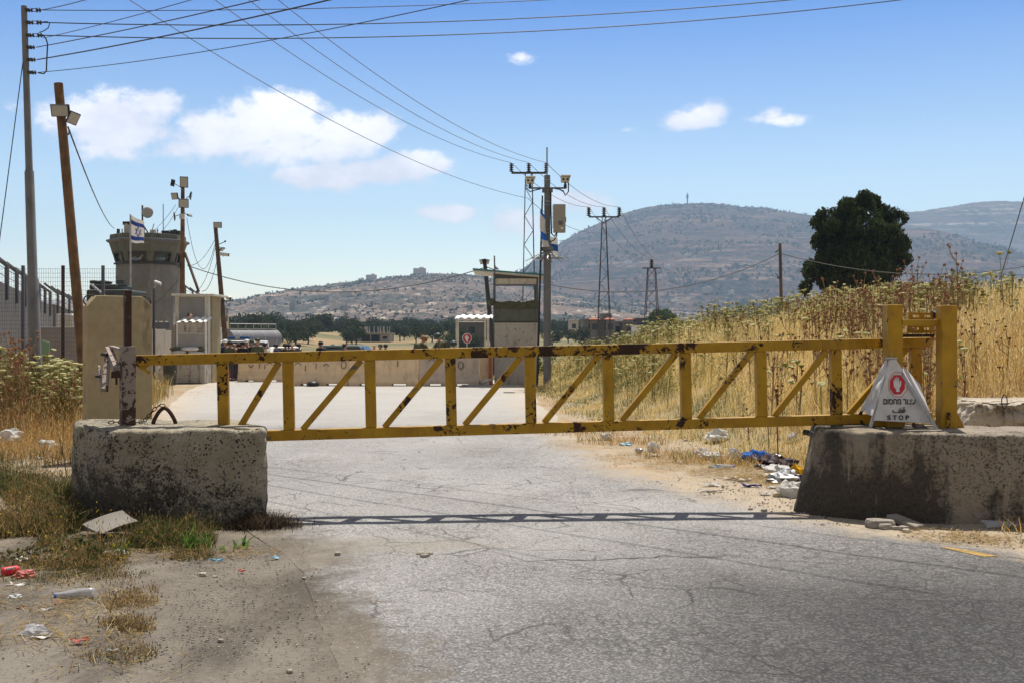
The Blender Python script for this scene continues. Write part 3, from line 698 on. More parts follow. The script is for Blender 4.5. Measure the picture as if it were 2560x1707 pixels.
def link_chain(name, pts, label, mat, lw=0.052, r=0.0048, cat='chain'):
    pts = [Vector(p) for p in pts]
    root = thing(name, label, cat, tuple(pts[0]))
    L = [0]
    for a, b in zip(pts, pts[1:]): L.append(L[-1]+(b-a).length)
    n = int(L[-1]/(lw*0.82)); k = 0
    for j in range(n):
        s = (j+.5)/n*L[-1]
        i = max(q for q in range(len(L)-1) if L[q] <= s); t = (s-L[i])/(L[i+1]-L[i]); c = pts[i].lerp(pts[i+1], t); d = (pts[i+1]-pts[i]).normalized()
        up = Vector((0, 0, 1)) if j % 2 else Vector((0.5, -1, 0.2)); w = (d.cross(up)).normalized()
        ring = []
        for q in range(14):
            a = 2*math.pi*q/14; ring.append(c+d*(math.cos(a)*lw*.30+(lw*.2 if math.cos(a) > 0 else -lw*.2))+w*math.sin(a)*lw*.27)
        m_ = MB(); m_.tube(ring+[ring[0]], r, 5, cap=False); m_.build('link', mat, root, smooth=True)
    return root
zt = 0.872
def T(px, py, z=zt): Y = (H-z)*F/(py-HY); return Vector(((px-CX)*Y/F, Y, z))
link_chain('chain', [T(272,1055), T(296,1054), T(318,1056), T(345,1055), T(360,1053), P(372,1038,9.98), P(388,1020,9.97), P(399,1012,9.97), P(412,1013,9.99)], 'rusty chain looped from the post to the bent steel hook on the left block', M['rust'])
mb = MB(); pts = []
for k in range(15):
    t = k/14*2-1; px = 411+30*t; pts.append(P(px, 1019+40*abs(t)**1.75, 10.02))
pts[0].z = 0.83; pts[-1].z = 0.83
mb.tube(pts, 0.019, 9); mb.solo('lifting_hook', 'arched dark steel lifting hook set in the top of the left block', 'hook', M['rust'], smooth=True)

# right gate frame
fr = thing('gate_post_frame', 'pair of clean yellow steel posts joined by a crossbar on the right block', 'gate post', tuple(P(2304, 1068, 10.02))); fr.location.z = 0.8
def upost(x0, x1, ytop, Yd, name='post', ybot=0.80):
    a = P(x0, 900, Yd); b = P(x1, 900, Yd); w = b.x-a.x; zt_ = P(0, ytop, Yd).z
    mb = MB(); mb.b2((a.x, Yd-w*.5+.05, ybot), (b.x, Yd+w*.5+.05, zt_)); return mb.build(name, M['yellow_clean'], fr, bevel=0.006)
upost(2217.5, 2255.5, 762, 10.02); upost(2352, 2391, 764, 9.94)
mb = MB(); mb.b2((P(2256,0,10.0).x-.002, 9.98, P(0,815,9.98).z), (P(2351,0,9.98).x, 10.05, P(0,800,9.98).z)); mb.build('crossbar', M['yellow_clean'], fr, bevel=0.004)
def slot_plate(x0, x1, y0, y1, Yd, mat):
    """channel plate with two cut slots"""
    a = P(x0, y1, Yd); b = P(x1, y0, Yd); w = b.x-a.x; h = b.z-a.z; m_ = MB(); th = .008
    xs_ = [0, .16, .42, .62, .90, 1]; zs_ = [0, .38, .68, 1]
    for i in range(5):
        for j in range(3):
            if i in (1, 3) and j == 1: continue
            m_.b2((a.x+w*xs_[i], Yd, a.z+h*zs_[j]), (a.x+w*xs_[i+1], Yd+th, a.z+h*zs_[j+1]))
    m_.b2((a.x, Yd+th, b.z-.008), (b.x, Yd+.10, b.z)); m_.b2((a.x, Yd+th, a.z), (b.x, Yd+.10, a.z+.008))
    return m_.build('slotted_plate', mat, fr)
slot_plate(2271, 2336, 782, 801, 10.2, M['yellow']); slot_plate(2270, 2334, 812, 833, 10.2, M['yellow'])
mb = MB(); mb.b2(P(2258, 843, 10.15), P(2336, 835, 10.15)+Vector((0,.12,0))); mb.build('stop_plate', M['rust'], fr)
mb = MB(); mb.bar(P(2333, 784, 10.25), P(2352, 793, 10.1), 0.05, 0.06); mb.build('lever', M['black'], fr, bevel=.004)
mb = MB(); q = [Vector((P(2389,0,9.98).x, 9.98, .80)), Vector((P(2414,0,9.98).x, 9.98, .80)), Vector((P(2389,0,9.98).x, 9.98, .80+.20))]; mb.prism(q, (0, .012, 0)); mb.build('gusset', M['yellow_clean'], fr)
mb = MB(); mb.b2(P(2185, 1066, 10.1), P(2218, 1050, 10.1)+Vector((0,.06,0))); mb.build('base_plate', M['yellow_clean'], fr)
mb = MB(); mb.b2(P(2256, 1066, 10.1), P(2262, 1050, 10.1)+Vector((0,.02,0))); mb.build('base_plate', M['yellow_clean'], fr)
mb = MB(); mb.tube([P(2284, 1050, 10.05), P(2284, 1067, 10.02)], 0.014, 8); mb.tube([P(2284, 1050, 10.05), P(2325, 1052, 10.1)], 0.02, 8); mb.build('hinge_pin', M['rust'], fr)
mb = MB(); mb.bar(P(2372, 1030, 9.90), P(2370, 1070, 9.88), .03, .012, (0,1,0)); mb.build('weld_rib', M['yellow'], fr)

# folding stop sign: cloth pyramid on three metal legs
sg = thing('stop_sign', 'white cloth pyramid sign with red hand and STOP lettering on the right block', 'sign', tuple(P(2250, 1068, 9.9))); sg.location.z = 0.82
ap = P(2229, 894, 10.0)
FLf, FRf, BLf = P(2176, 1066, 9.93), P(2342, 1071, 9.80), P(2139, 1055, 10.38)
for ft, m_ in ((FLf, 'galv'), (FRf, 'galv'), (BLf, 'black')):
    ft.z = max(ft.z, .822)
    mb = MB(); mb.bar(ap+(ft-ap)*0.04, ft, 0.028, 0.012, (0,1,0)); mb.build('leg', M[m_], sg)
mb = MB(); mb.b2(ap+Vector((-.05,-.03,-.012)), ap+Vector((.045,.04,.006))); mb.tube([ap, ap+Vector((0.0,0,.055))], 0.004, 6); mb.build('top_plate', M['galv'], sg)
o0 = Vector((0, 0, H))
def cloth_face(A, B, Cc, Dd, n, amp, seed, name, front=0.0, ragged=0.0):
    """quad A(top left) B(top right) Cc(bottom right) Dd(bottom left) with slight creases"""
    vs = []; nn = (B-A).cross(Dd-A).normalized()
    if nn.y > 0: nn = -nn
    for j in range(n+1):
        for i in range(n+1):
            u, v = i/n, j/n; p = A.lerp(B, u).lerp(Dd.lerp(Cc, u), v)
            w = mnoise.fractal(Vector((u*3+seed, v*3, seed)), 1, 2, 4)*amp*min(1, 6*v*(1.05-v)+.1)
            p = p+nn*(w+front)
            if ragged: p = p+(A-Dd)*ragged*max(0, v-.55)*max(0, math.sin(u*6.0+.4))*.7
            vs.append(p)
    f = [(j*(n+1)+i, j*(n+1)+i+1, (j+1)*(n+1)+i+1, (j+1)*(n+1)+i) for j in range(n) for i in range(n)]
    m_ = MB(); m_.add(vs, f); return m_.build(name, M['signcloth'], sg, smooth=True)
m_, t_ = material('dusty white vinyl cloth')
n_ = t_.noise(t_.pos, 7, 6, .65); n2_ = t_.noise(t_.map(t_.pos, (1,1,.4)), 30, 5, .6)
c_ = t_.mix(t_.rng(n_, .35, .65), (0.58,0.56,0.54), (0.74,0.72,0.70)); c_ = t_.mix(t_.rng(n2_, .6, .7, 0, .5), c_, (0.40,0.34,0.28))
setb(t_, c_, 0.6, 0, n_, 0.3, 0.01, 0.3); M['signcloth'] = m_
A, B, Dd = P(2226, 899, 9.97), P(2240, 898, 9.97), P(2184, 1050, 9.89)
_n = (B-A).cross(Dd-A); _d = Vector(((2334-CX)/F, 1, -(1058-HY)/F)); Cc = o0+_d*((A-o0).dot(_n)/_d.dot(_n))
cloth_face(A, B, Cc, Dd, 22, 0.0025, 1.0, 'front_cloth')
cloth_face(P(2214, 899, 10.05), A, P(2187, 1040, 9.93), P(2150, 1030, 10.3), 22, 0.03, 4.0, 'side_cloth', ragged=0.12)
cloth_face(B, P(2242, 898, 10.05), P(2300, 960, 10.3), Cc, 10, 0.004, 7.0, 'side_cloth')
mb = MB(); mb.add([P(2256,922,10.02), P(2272,938,10.03), P(2266,941,10.02), P(2252,930,10.0)], [(0,1,2,3)]); mb.build('loose_flap', M['signcloth'], sg)
pn = (B-A).cross(Dd-A).normalized();
def onplane(px, py, off=0.004):
    d = Vector(((px-CX)/F, 1, -(py-HY)/F)); k = (A-o0).dot(pn)/d.dot(pn); q = o0+d*k
    return q+(o0-q).normalized()*off
def decal(polys, name, mat, off=0.004, fn=onplane):
    m_ = MB()
    for poly in polys: m_.add([fn(x, y, off) for x, y in poly], [tuple(range(len(poly)))])
    return m_
def octo(cx, cy, w, h, k=.42):
    return [(cx-w*k, cy-h), (cx+w*k, cy-h), (cx+w, cy-h*k), (cx+w, cy+h*k), (cx+w*k, cy+h), (cx-w*k, cy+h), (cx-w, cy+h*k), (cx-w, cy-h*k)]
ring = [[a, b, c, d] for (a, b, c, d) in [(octo(2245,960.6,23.5,31)[i], octo(2245,960.6,23.5,31)[(i+1)%8], octo(2245,960.6,22.5,29.8)[(i+1)%8], octo(2245,960.6,22.5,29.8)[i]) for i in range(8)]]
decal(ring, '', None, .005).build('red_outline', M['red'], sg)
decal([octo(2243.5,960.7,18.6,24)], '', None, .005).build('red_octagon', M['red'], sg)
HAND = [(-.22,1.0),(.30,1.0),(.28,.45),(.50,.15),(.56,-.55),(.36,-.60),(.27,-.12),(.20,-.95),(.08,-1.0),(.02,-.45),(-.04,-1.12),(-.18,-1.12),(-.20,-.45),(-.30,-1.0),(-.42,-.92),(-.42,-.35),(-.52,-.75),(-.62,-.66),(-.60,-.1),(-.52,.35),(-.25,.6)]
hd = [(2244+x*17, 961+y*17.5) for x, y in HAND]
def fan(poly, name, mat, parent, fn, off):
    m_ = MB(); m_.add([fn(x, y, off) for x, y in poly], [tuple(range(len(poly)))]); return m_.build(name, mat, parent)
fan(hd, 'hand_symbol', M['signcloth'], sg, onplane, .007)
def glyphs(body, bold=0.0):
    c = bpy.data.curves.new('t', 'FONT'); c.body = body; c.size = 1; c.offset = bold
    o = bpy.data.objects.new('t', c); C.objects.link(o)
    me = bpy.data.meshes.new_from_object(o.evaluated_get(bpy.context.evaluated_depsgraph_get()))
    vs = [v.co.copy() for v in me.vertices]; fs = [tuple(p.vertices) for p in me.polygons]
    bpy.data.objects.remove(o); bpy.data.curves.remove(c); bpy.data.meshes.remove(me); return vs, fs
def lettering(parts, box, name, mat, parent, fn, off=.005, shear=0.0):
    """parts: list of (text, x offset); fit to the pixel box"""
    m_ = MB(); allv = []
    for body, dx, bold in parts:
        vs, fs = glyphs(body, bold); allv.append(([Vector((v.x+dx, v.y, 0)) for v in vs], fs))
    xs_ = [v.x for vs, f in allv for v in vs]; ys_ = [v.y for vs, f in allv for v in vs]
    x0, x1, y0, y1 = min(xs_), max(xs_), min(ys_), max(ys_)
    for k, (vs, fs) in enumerate(allv):
        m_.add([fn(box[0]+(v.x-x0)/(x1-x0)*(box[2]-box[0])+shear*(v.y-y0), box[3]-(v.y-y0)/(y1-y0)*(box[3]-box[1]), off+.0006*k) for v in vs], fs)
    return m_.build(name, mat, parent, fix=False)
lettering([('עצור מחסום'[::-1], 0, .022)], (2208.5, 996, 2289, 1010), 'hebrew_lettering', M['blacktext'], sg, onplane)
lettering([('\ufed2', 0, .02), ('\u0640', .62, .02), ('\ufed7', 1.0, .02)], (2231, 1017, 2264, 1031), 'arabic_lettering', M['blacktext'], sg, onplane)
for ch, x0, x1 in (('S', 2218, 2227), ('T', 2232, 2242.5), ('O', 2246.5, 2258.5), ('P', 2264, 2273)): lettering([(ch, 0, .03)], (x0, 1037, x1, 1048.5), 'latin_letter', M['blacktext'], sg, onplane)

# tall chamfered concrete slab behind the left block
th = R(37); dv = Vector((math.cos(th), math.sin(th), 0)); nv = Vector((-math.sin(th), math.cos(th), 0))
a0 = P(218, 900, 14.2); a0.z = 0
k = (381-CX)/F; wS = (k*a0.y-a0.x)/(dv.x-k*dv.y)
sl = thing('concrete_slab', 'tall yellowish concrete slab with cut top corners standing behind the left block', 'concrete wall', (a0.x+dv.x*wS/2, a0.y+dv.y*wS/2, 0), th)
hS = P(0, 739, 14.3).z; hw = wS/2
poly = [(-hw,0,-.05),(hw,0,-.05),(hw,0,hS-.13),(hw-.14,0,hS),(-hw+.13,0,hS),(-hw,0,hS-.15)]
mb = MB(); mb.prism(poly, (0, .24, 0)); mb.build('slab_body', M['twall'], sl, world=False, bevel=0.012)
mb = MB(); mb.prism([(-hw,-.0,-.05),(-hw,-.42,-.05),(-hw,-.42,.12),(-hw,-.03,.30),(-hw,0,.30)], (wS,0,0)); mb.prism([(-hw,.24,-.05),(-hw,.66,-.05),(-hw,.66,.12),(-hw,.27,.30),(-hw,.24,.30)], (wS,0,0)); mb.build('foot', M['twall'], sl, world=False, bevel=.01)
for sx in (-1, 1):
    cx_ = sx*(hw-.07); m_ = MB(); m_.tube([(cx_+sx*.085*math.cos(a)-sx*.0, .12, hS-.07+.075*math.sin(a)) for a in [R(d) for d in range(-50, 200, 20)]], .010, 6); m_.build('lifting_loop', M['rust'], sl, world=False, smooth=True)
# ---------------------------------------------------------------- poles, floodlights, wires
def U(px, Y): return (px-CX)*Y/F
def pole(px0, py0, px1, Yd, r0, r1, name, label, cat, mat, steps=None, group=None, n=10, zb=None):
    """leaning or straight pole: top pixel (px0,py0), foot column px1 at the ground"""
    top = P(px0, py0, Yd); x1 = U(px1, Yd); zb = gz(x1, Yd)-0.1 if zb is None else zb
    bot = Vector((x1, Yd, zb)); root = thing(name, label, cat, (bot.x, bot.y, zb+0.1), 0, group)
    m_ = MB(); pts = [bot.lerp(top, t) for t in (0, .33, .66, 1)]
    if steps:
        q = []; rr = []
        for (ta, tb, ra, rb) in steps: q += [bot.lerp(top, ta), bot.lerp(top, tb)]; rr += [ra, rb]
        m_.tube(q, rr, n)
    else: m_.tube(pts, [r1+(r0-r1)*t for t in (0, .33, .66, 1)], n)
    m_.build('shaft', mat, root, smooth='auto'); return root, bot, top
def flood(root, c, face, w, h, name='floodlight', up=(0,0,1), stem=None):
    """floodlight: housing with a pale glass sub-part; face = direction it looks"""
    f = Vector(face).normalized(); upv = Vector(up); sx = f.cross(upv).normalized(); sz = sx.cross(f)
    Mt = Matrix((sx, f, sz)).transposed(); c = Vector(c)
    m_ = MB(); m_.box(c, (w, w*.18, h), Mt); m_.box(c-f*w*.13, (w*.6, w*.12, h*.6), Mt)
    if stem is not None: m_.tube([c-f*w*.12, Vector(stem)], 0.018, 6)
    ho = m_.build(name, M['black'], root, bevel=.008)
    g_ = MB(); g_.box(c+f*(w*.09+.002), (w*.86, .012, h*.86), Mt); g_.build('glass', M['lampglass'], ho); return ho
def insul(root, p, d, L=0.25, r=0.05, n=4):
    p = Vector(p); d = Vector(d).normalized(); Mt = d.to_track_quat('Z', 'Y').to_matrix(); prof = []
    for k in range(n): a = L*k/n; prof += [(r*.35, a), (r, a+L/n*.35), (r*.35, a+L/n*.8)]
    m_ = MB(); m_.lathe(prof, 8, p, Mt); return m_.build('insulator', M['dark_steel'], root)
def catenary(a, b, sag, n=24):
    a, b = Vector(a), Vector(b); return [a.lerp(b, k/n)-Vector((0, 0, sag*4*(k/n)*(1-k/n))) for k in range(n+1)]
def wire(a, b, sag, r, label, group='overhead wires', mat=None, n=28, name='overhead_wire'):
    m_ = MB(); m_.tube(catenary(a, b, sag, n), r, 5); o = m_.solo(name, label, 'wire', mat or M['black'], group, fix=False); return o

# pole 1: tall stepped grey steel pole
Y1 = 22
p1, b1, t1 = pole(60, 16, 93, Y1, .062, .125, 'utility_pole', 'tallest grey stepped steel pole with six rows of insulators', 'utility pole', M['grey_steel'],
    steps=[(0,.34,.135,.118),(.345,.60,.100,.094),(.605,1.0,.074,.060)], group='poles along the road')
RB_ = 22
ends = {}
for k, (py, dbl) in enumerate([(26,1),(57,1),(89,1),(119,0),(150,0),(182,0)]):
    q = P(66+3.0*k*.62, py, Y1); m_ = MB(); m_.box(q, (.12, .10, .05)); m_.tube([q, q+Vector((.12,0,0))], .012, 6); m_.build('bracket', M['dark_steel'], p1)
    i1 = insul(p1, q+Vector((.04,0,0)), (1,0,0), .10, .05, 2)
    if dbl:
        m_ = MB(); m_.tube([q+Vector((.10,0,.03)), q+Vector((.24,0,.03))], .009, 5); m_.tube([q+Vector((.10,0,-.03)), q+Vector((.24,0,-.03))], .009, 5); m_.build('strap', M['dark_steel'], p1)
        insul(p1, q+Vector((.20,0,0)), (1,0,0), .12, .055, 2)
    ends[k] = q+Vector((.16+.16*dbl, 0, 0))
m_ = MB(); a = P(113, 92, Y1); m_.tube([P(100,90,Y1), P(110,91,Y1), P(116,100,Y1), P(119,112,Y1), P(117,150,Y1), P(116,178,Y1), P(110,185,Y1), P(96,183,Y1)], .014, 6); m_.build('jumper_cable', M['black'], p1)
m_ = MB(); m_.tube([P(100,56,Y1), P(119,55,Y1), P(124,60,Y1), P(121,70,Y1), P(110,78,Y1), P(98,82,Y1)], .010, 6); m_.build('jumper_cable', M['black'], p1)
m_ = MB(); m_.tube([P(82,883,21.8), P(90,905,21.8), P(83,930,21.8)], .05, 6); m_.build('torn_poster', M['wood_dark'], p1)
def wthru(a, px, py, Yd, k, sag, r, label):
    t = 1/k; b = P(px, py, Yd)+Vector((0, 0, 4*sag*t*(1-t))); a = Vector(a); return wire(a, a+(b-a)*k, sag, r, label)
def through(a, px, py, Yd, k=1.6):
    """far end of a wire that leaves a and passes the pixel at distance Yd"""
    a = Vector(a); b = P(px, py, Yd); return a+(b-a)*k
# wires that run right, nearly along the picture
wthru(ends[0], 1415, -2, 23, 1.8, .3, .009, 'thin overhead wire from the top row of the tallest pole to the right')
wthru(ends[1], 1993, -1, 23, 1.3, .42, .012, 'overhead wire from the second row of the tallest pole to the right')
wthru(ends[2], 2265, -1, 24, 1.3, .62, .012, 'overhead wire from the third row of the tallest pole to the right')
wthru(ends[0], 215, 0, 19, 3.0, .1, .009, 'short thin wire rising out of the top left corner')
wthru(ends[2]+Vector((0,0,-.06)), 480, 0, 17, 2.5, .15, .007, 'overhead wire rising steeply from the third row of insulators')
wthru(ends[3], 650, 0, 16.2, 2.2, .15, .010, 'thick black cable from the fourth row of insulators')
wthru(ends[4], 827, 0, 15.8, 2.1, .2, .013, 'thick black cable from the fifth row of insulators')
wthru(ends[5], 1176, 0, 14.5, 1.9, .45, .0075, 'overhead wire from the lowest row of insulators')
g0 = P(58, 150, Y1); wire(g0, (U(-60, 19), 19, 0.2), 0.02, .010, 'guy wire slanting down at the left edge from the tallest pole', 'guy wires', name='guy_wire')

# pole 2: leaning brown timber pole with two floodlights
p2, b2_, t2 = pole(146, 209, 222, 20, .083, .10, 'light_pole', 'leaning brown timber pole carrying two floodlights', 'light pole', M['wood'], group='poles along the road')
flood(p2, P(151, 277, 19.8), (0.05,-1,-.35), .345, .23, stem=P(150, 285, 19.95))
flood(p2, P(183, 296, 19.85), (0.75,-.8,-.55), .21, .24, up=(.35,0,1), stem=P(165, 288, 19.95))
m_ = MB(); m_.tube([P(172,326,19.9), P(173,332,19.9), P(171,338,19.9), P(168,334,19.9)], .014, 6); m_.build('hook', M['dark_steel'], p2)
towertop = P(288, 566, 58)
wire(P(170,318,19.9), P(286,572,57), .35, .016, 'cable from the leaning timber pole to the watchtower roof', 'cables at the checkpoint', name='cable')

# pole 3: timber pole with a cluster of floodlights, in front of the tower
Y3 = 50
p3, b3, t3 = pole(457, 452, 455, Y3, .085, .15, 'light_pole', 'timber pole crowded with floodlights beside the watchtower', 'light pole', M['wood'], group='poles along the road')
for (px, py, fx, fy, fz, w, h) in [(460,456,.25,-1,-.2,.38,.52),(437,491,-.35,-1,-.35,.36,.32),(459,509,.3,-1,-.3,.46,.42)]:
    flood(p3, P(px, py, Y3-.35), (fx, fy, fz), w, h, stem=P(457, py+12, Y3-.05))
for (px, py, fx, fy, fz, w, h) in [(432,458,-1,.1,.2,.34,.32),(477,490,1,.2,-.15,.30,.36),(436,542,-1,-.25,-.1,.22,.40),(474,539,.9,-.3,.5,.34,.10)]:
    flood(p3, P(px, py, Y3-.1), (fx, fy, fz), w, h, stem=P(457, py+14 if py < 500 else py-8, Y3-.05))
m_ = MB(); m_.box(P(455, 542, Y3-.15), (.22, .16, .24)); m_.build('junction_box', M['cream'], p3, bevel=.01)
m_ = MB(); m_.box(P(447, 664, Y3-.1), (.12, .1, .24)); m_.build('switch_box', M['slate'], p3, bevel=.01)
m_ = MB(); m_.bar(P(462, 632, Y3), P(497, 730, Y3-.5), .09, .09); m_.build('brace', M['wood_dark'], p3)
# pole 4
Y4 = 46
p4, b4, t4 = pole(539, 570, 572, Y4, .085, .13, 'light_pole', 'slim leaning timber pole with one floodlight and two crossarms of cameras', 'light pole', M['wood_dark'], group='poles along the road')
flood(p4, P(544, 563, Y4-.2), (.1,-1,-.3), .36, .26, stem=P(541, 574, Y4))
flood(p4, P(555, 624, Y4-.1), (.6,-.2,-.8), .26, .22, stem=P(546, 615, Y4)); flood(p4, P(563, 604, Y4-.1), (.8,.2,.7), .30, .06, stem=P(546, 612, Y4))
def dome_cam(root, c, d, L=.42, w=.14, mat='cream', name='camera_housing'):
    c = Vector(c); d = Vector(d).normalized(); m_ = MB(); m_.bar(c-d*L/2, c+d*L/2, w, w*.9); m_.bar(c-d*L*.55+Vector((0,0,w*.55)), c+d*L*.68+Vector((0,0,w*.5)), w*1.15, .012); h_ = m_.build(name, M[mat], root, bevel=.008)
    l_ = MB(); l_.tube([c+d*L/2, c+d*(L/2+.01)], w*.33, 10); l_.build('lens', M['sheetdark'], h_); return h_
dome_cam(p4, P(561, 637, Y4-.1), (1,-.3,-.12)); m_ = MB(); m_.tube([P(548,633,Y4), P(559,642,Y4-.1)], .015, 5); m_.build('arm', M['galv'], p4)
m_ = MB(); m_.bar(P(537, 754, Y4-.1), P(583, 752, Y4-.1), .05, .05); m_.build('crossarm', M['dark_steel'], p4)
dome_cam(p4, P(547, 748, Y4-.15), (-.2,-1,-.1), .34, .15); dome_cam(p4, P(572, 746, Y4-.15), (.6,-1,-.2), .40, .15)
for i, (a, b, s) in enumerate([((467,545,Y3),(541,596,Y4),3.1),((470,664,Y3),(541,592,Y4),.6),((490,728,Y3-2),(543,600,Y4),.8),((505,728,Y3-4),(549,620,Y4),.9),((445,520,Y3),(372,600,57),.5),((440,512,Y3),(360,596,57),.3),((446,700,Y3),(386,760,56),.1)]):
    m_ = MB(); m_.tube(catenary(P(*a), P(*b), s*.6, 16), .012, 4)
    m_.solo('cable', ['slack black cable hanging in a deep loop between the two floodlight poles','thin cable sloping between the crowded floodlight pole and the slim leaning pole','thin cable from the slim leaning pole down to the booth roof','second thin cable from the slim leaning pole down to the booth','cable from the crowded floodlight pole down to the tower roof','thinner cable from the crowded floodlight pole to the tower roof aerial','short low cable between the crowded floodlight pole and the tower wall'][i], 'cable', M['black'], 'cables at the checkpoint', fix=False)
m_ = MB(); m_.tube(catenary(P(298,585,56.4), P(385,560,56.4), 1.7, 20), .028, 5); m_.solo('cable', 'pale cable drooping in front of the tower top below the flag', 'cable', M['galv'], 'cables at the checkpoint')
# low service cable across the scene: five spans
E1, E2, E3, E4, E5 = P(470,668,Y3), P(1216,668,47), P(1949,634,55), P(2400,640,60), P(2900,560,60)
wire(P(468,664,Y3), E2, 1.2, .022, 'sagging service cable between the floodlight poles and the leaning pole by the right booth', 'service cable spans', M['slate'])
wire(E2, E3, 1.55, .022, 'sagging service cable from the right booth to the dark post before the tree', 'service cable spans', M['slate'])
wire(E3, E5, 1.9, .022, 'sagging service cable passing behind the big tree to the right edge', 'service cable spans', M['slate'])
wire(P(2572,455,30), (U(2455,45), 45, 1.6), .05, .016, 'guy wire slanting down over the hill at the right edge', 'guy wires', name='guy_wire')
# pole behind the right booth
p5, b5, t5 = pole(1211, 648, 1240, 47, .09, .13, 'light_pole', 'dark leaning pole with two lamp heads behind the right guard booth', 'light pole', M['dark_steel'], group='poles along the road')
flood(p5, P(1204, 655, 46.8), (-.8,-.5,-.35), .26, .22, stem=P(1212, 660, 47)); flood(p5, P(1219, 655, 46.8), (.8,-.5,-.35), .22, .22, stem=P(1212, 660, 47))
# post before the tree
p6, b6, t6 = pole(1950, 609, 1957, 55, .075, .10, 'utility_pole', 'short dark timber post on the bank left of the big tree', 'utility pole', M['wood_dark'], group='poles along the road')
m_ = MB(); m_.bar(P(1948,628,54.9), P(1937,631,54.9), .04, .04); m_.tube([P(1949,622,54.9), P(1939,630,54.9)], .02, 5); m_.build('bracket', M['dark_steel'], p6)
m_ = MB(); m_.tube([P(1951,700,54.9), P(1938,683,54.8)], .015, 5); m_.box(P(1946,695,54.8), (.1,.1,.1)); m_.build('side_lamp', M['dark_steel'], p6)

# ---------------------------------------------------------------- lattice line of the power pylons
def lattice(pxc, ytop, Yd, armw, wtop, wbot, label, insl, zig, yarm, brace=False, tri=False):
    x = U(pxc, Yd); zb = gz(x, Yd)-0.2; zt_ = P(0, yarm, Yd).z
    root = thing('power_pylon', label, 'pylon', (x, Yd, zb+.2), 0, 'pylons of the far power line')
    m_ = MB()
    r = .032 if not tri else .05
    for sx in (-1, 1):
        for sy in (-1, 1): m_.tube([(x+sx*wbot/2, Yd+sy*wbot/2, zb), (x+sx*wtop/2, Yd+sy*wtop/2, zt_)], r, 5)
    def W(t): return (wbot+(wtop-wbot)*t)/2
    for k in range(zig):
        t0, t1 = k/zig, (k+1)/zig; z0, z1 = zb+(zt_-zb)*t0, zb+(zt_-zb)*t1; s = 1 if k % 2 else -1; w0, w1 = W(t0), W(t1)
        for sy in (-1, 1):
            m_.tube([(x-s*w0, Yd+sy*w0, z0), (x+s*w1, Yd+sy*w1, z1)], r*.35, 4)
            if tri: m_.tube([(x+s*w0, Yd+sy*w0, z0), (x-s*w1, Yd+sy*w1, z1)], r*.45, 4)
        m_.tube([(x-w0, Yd-s*w0, z0), (x-w1, Yd+s*w1, z1)], r*.35, 4); m_.tube([(x+w0, Yd-s*w0, z0), (x+w1, Yd+s*w1, z1)], r*.35, 4)
    m_.build('lattice_mast', M['dark_steel'], root)
    zc = zt_
    m_ = MB(); m_.bar((x-armw/2, Yd, zc), (x+armw/2, Yd, zc), .14, .12)
    if brace: m_.tube([(x-armw*.28, Yd, zc), (x, Yd, zc-.55)], .04, 4); m_.tube([(x+armw*.28, Yd, zc), (x, Yd, zc-.55)], .04, 4)
    m_.build('crossarm', M['dark_steel'], root)
    tops = []
    for k in insl:
        q = Vector((x+k*armw/2, Yd, zc+.06)); insul(root, q, (0,0,1), .95*Yd/66*.62, .17*Yd/66, 5); tops.append(q+Vector((0,0,.95*Yd/66*.62)))
    return tops, root
T1, r1_ = lattice(1322, 0, 66, 2.2, .42, .95, 'tall lattice pylon just left of the grey camera pole', (-1, 0, 1), 14, 433, False)
T2, r2_ = lattice(1510, 0, 90, 2.62, .30, 1.35, 'lattice pylon with wide crossarm in front of the big hill', (-1, 0, 1), 16, 543, True)
T3, r3_ = lattice(1629, 0, 128, 2.3, .9, 2.1, 'shorter cross braced lattice pylon nearest the red roofed houses', (0,), 9, 671, False, True)
for k, nm in enumerate(('left', 'middle', 'right')):
    start = [P(300,-60,30), P(520,-30,30), P(640,-60,30)][k]
    a = [(555,0),(642,0),(718,0)][k]
    st = P(a[0]-70, a[1]-38, 34)
    wire(st, T1[k], .9, .014, f'far thin power line wire reaching the {nm} insulator of the tall pylon', 'wires of the far power line', M['slate'], 30)
    wire(T1[k], T2[k], .7, .018, f'far power wire between the {nm} insulators of the first two pylons', 'wires of the far power line', M['slate'])
    wire(T2[k], T3[0]+Vector(((k-1)*1.0, 0, -.3*abs(k-1))), .9, .02, f'faint power wire from the {nm} insulator of the wide pylon down to the shorter pylon', 'wires of the far power line', M['slate'])
e_ = P(1319, 496, 66)
wire(P(265, -38, 32), e_, 1.0, .014, 'lowest far wire crossing the clouds to the tall pylon', 'wires of the far power line', M['slate'], 30)
wire(e_, P(1513, 580, 90), .8, .018, 'lowest wire between the first two lattice pylons', 'wires of the far power line', M['slate'])

# ---------------------------------------------------------------- watchtower
YT = 58; tx = U(371, YT); tz0 = gz(tx, YT)
tw = thing('watchtower', 'grey concrete military watchtower with flared octagonal top', 'watchtower', (tx, YT, tz0))
def ngon(r, z, n=8, rot=R(22.5), c=(tx, YT)): return [Vector((c[0]+r*math.cos(rot+2*math.pi*k/n), c[1]+r*math.sin(rot+2*math.pi*k/n), z)) for k in range(n)]
def Zt(py): return P(0, py, YT).z
def frust(rings, name, mat, parent, cap=True):
    m_ = MB(); n = 8; vs = []
    for r, z in rings: vs += ngon(r, z)
    f = [(k*n+i, k*n+(i+1) % n, (k+1)*n+(i+1) % n, (k+1)*n+i) for k in range(len(rings)-1) for i in range(n)]
    if cap: f += [tuple(range(n)), tuple((len(rings)-1)*n+i for i in range(n))]
    m_.add(vs, f); return m_.build(name, mat, parent, bevel=.02)
px2m = YT/F
sh = 76*px2m/math.cos(R(22.5))*.93
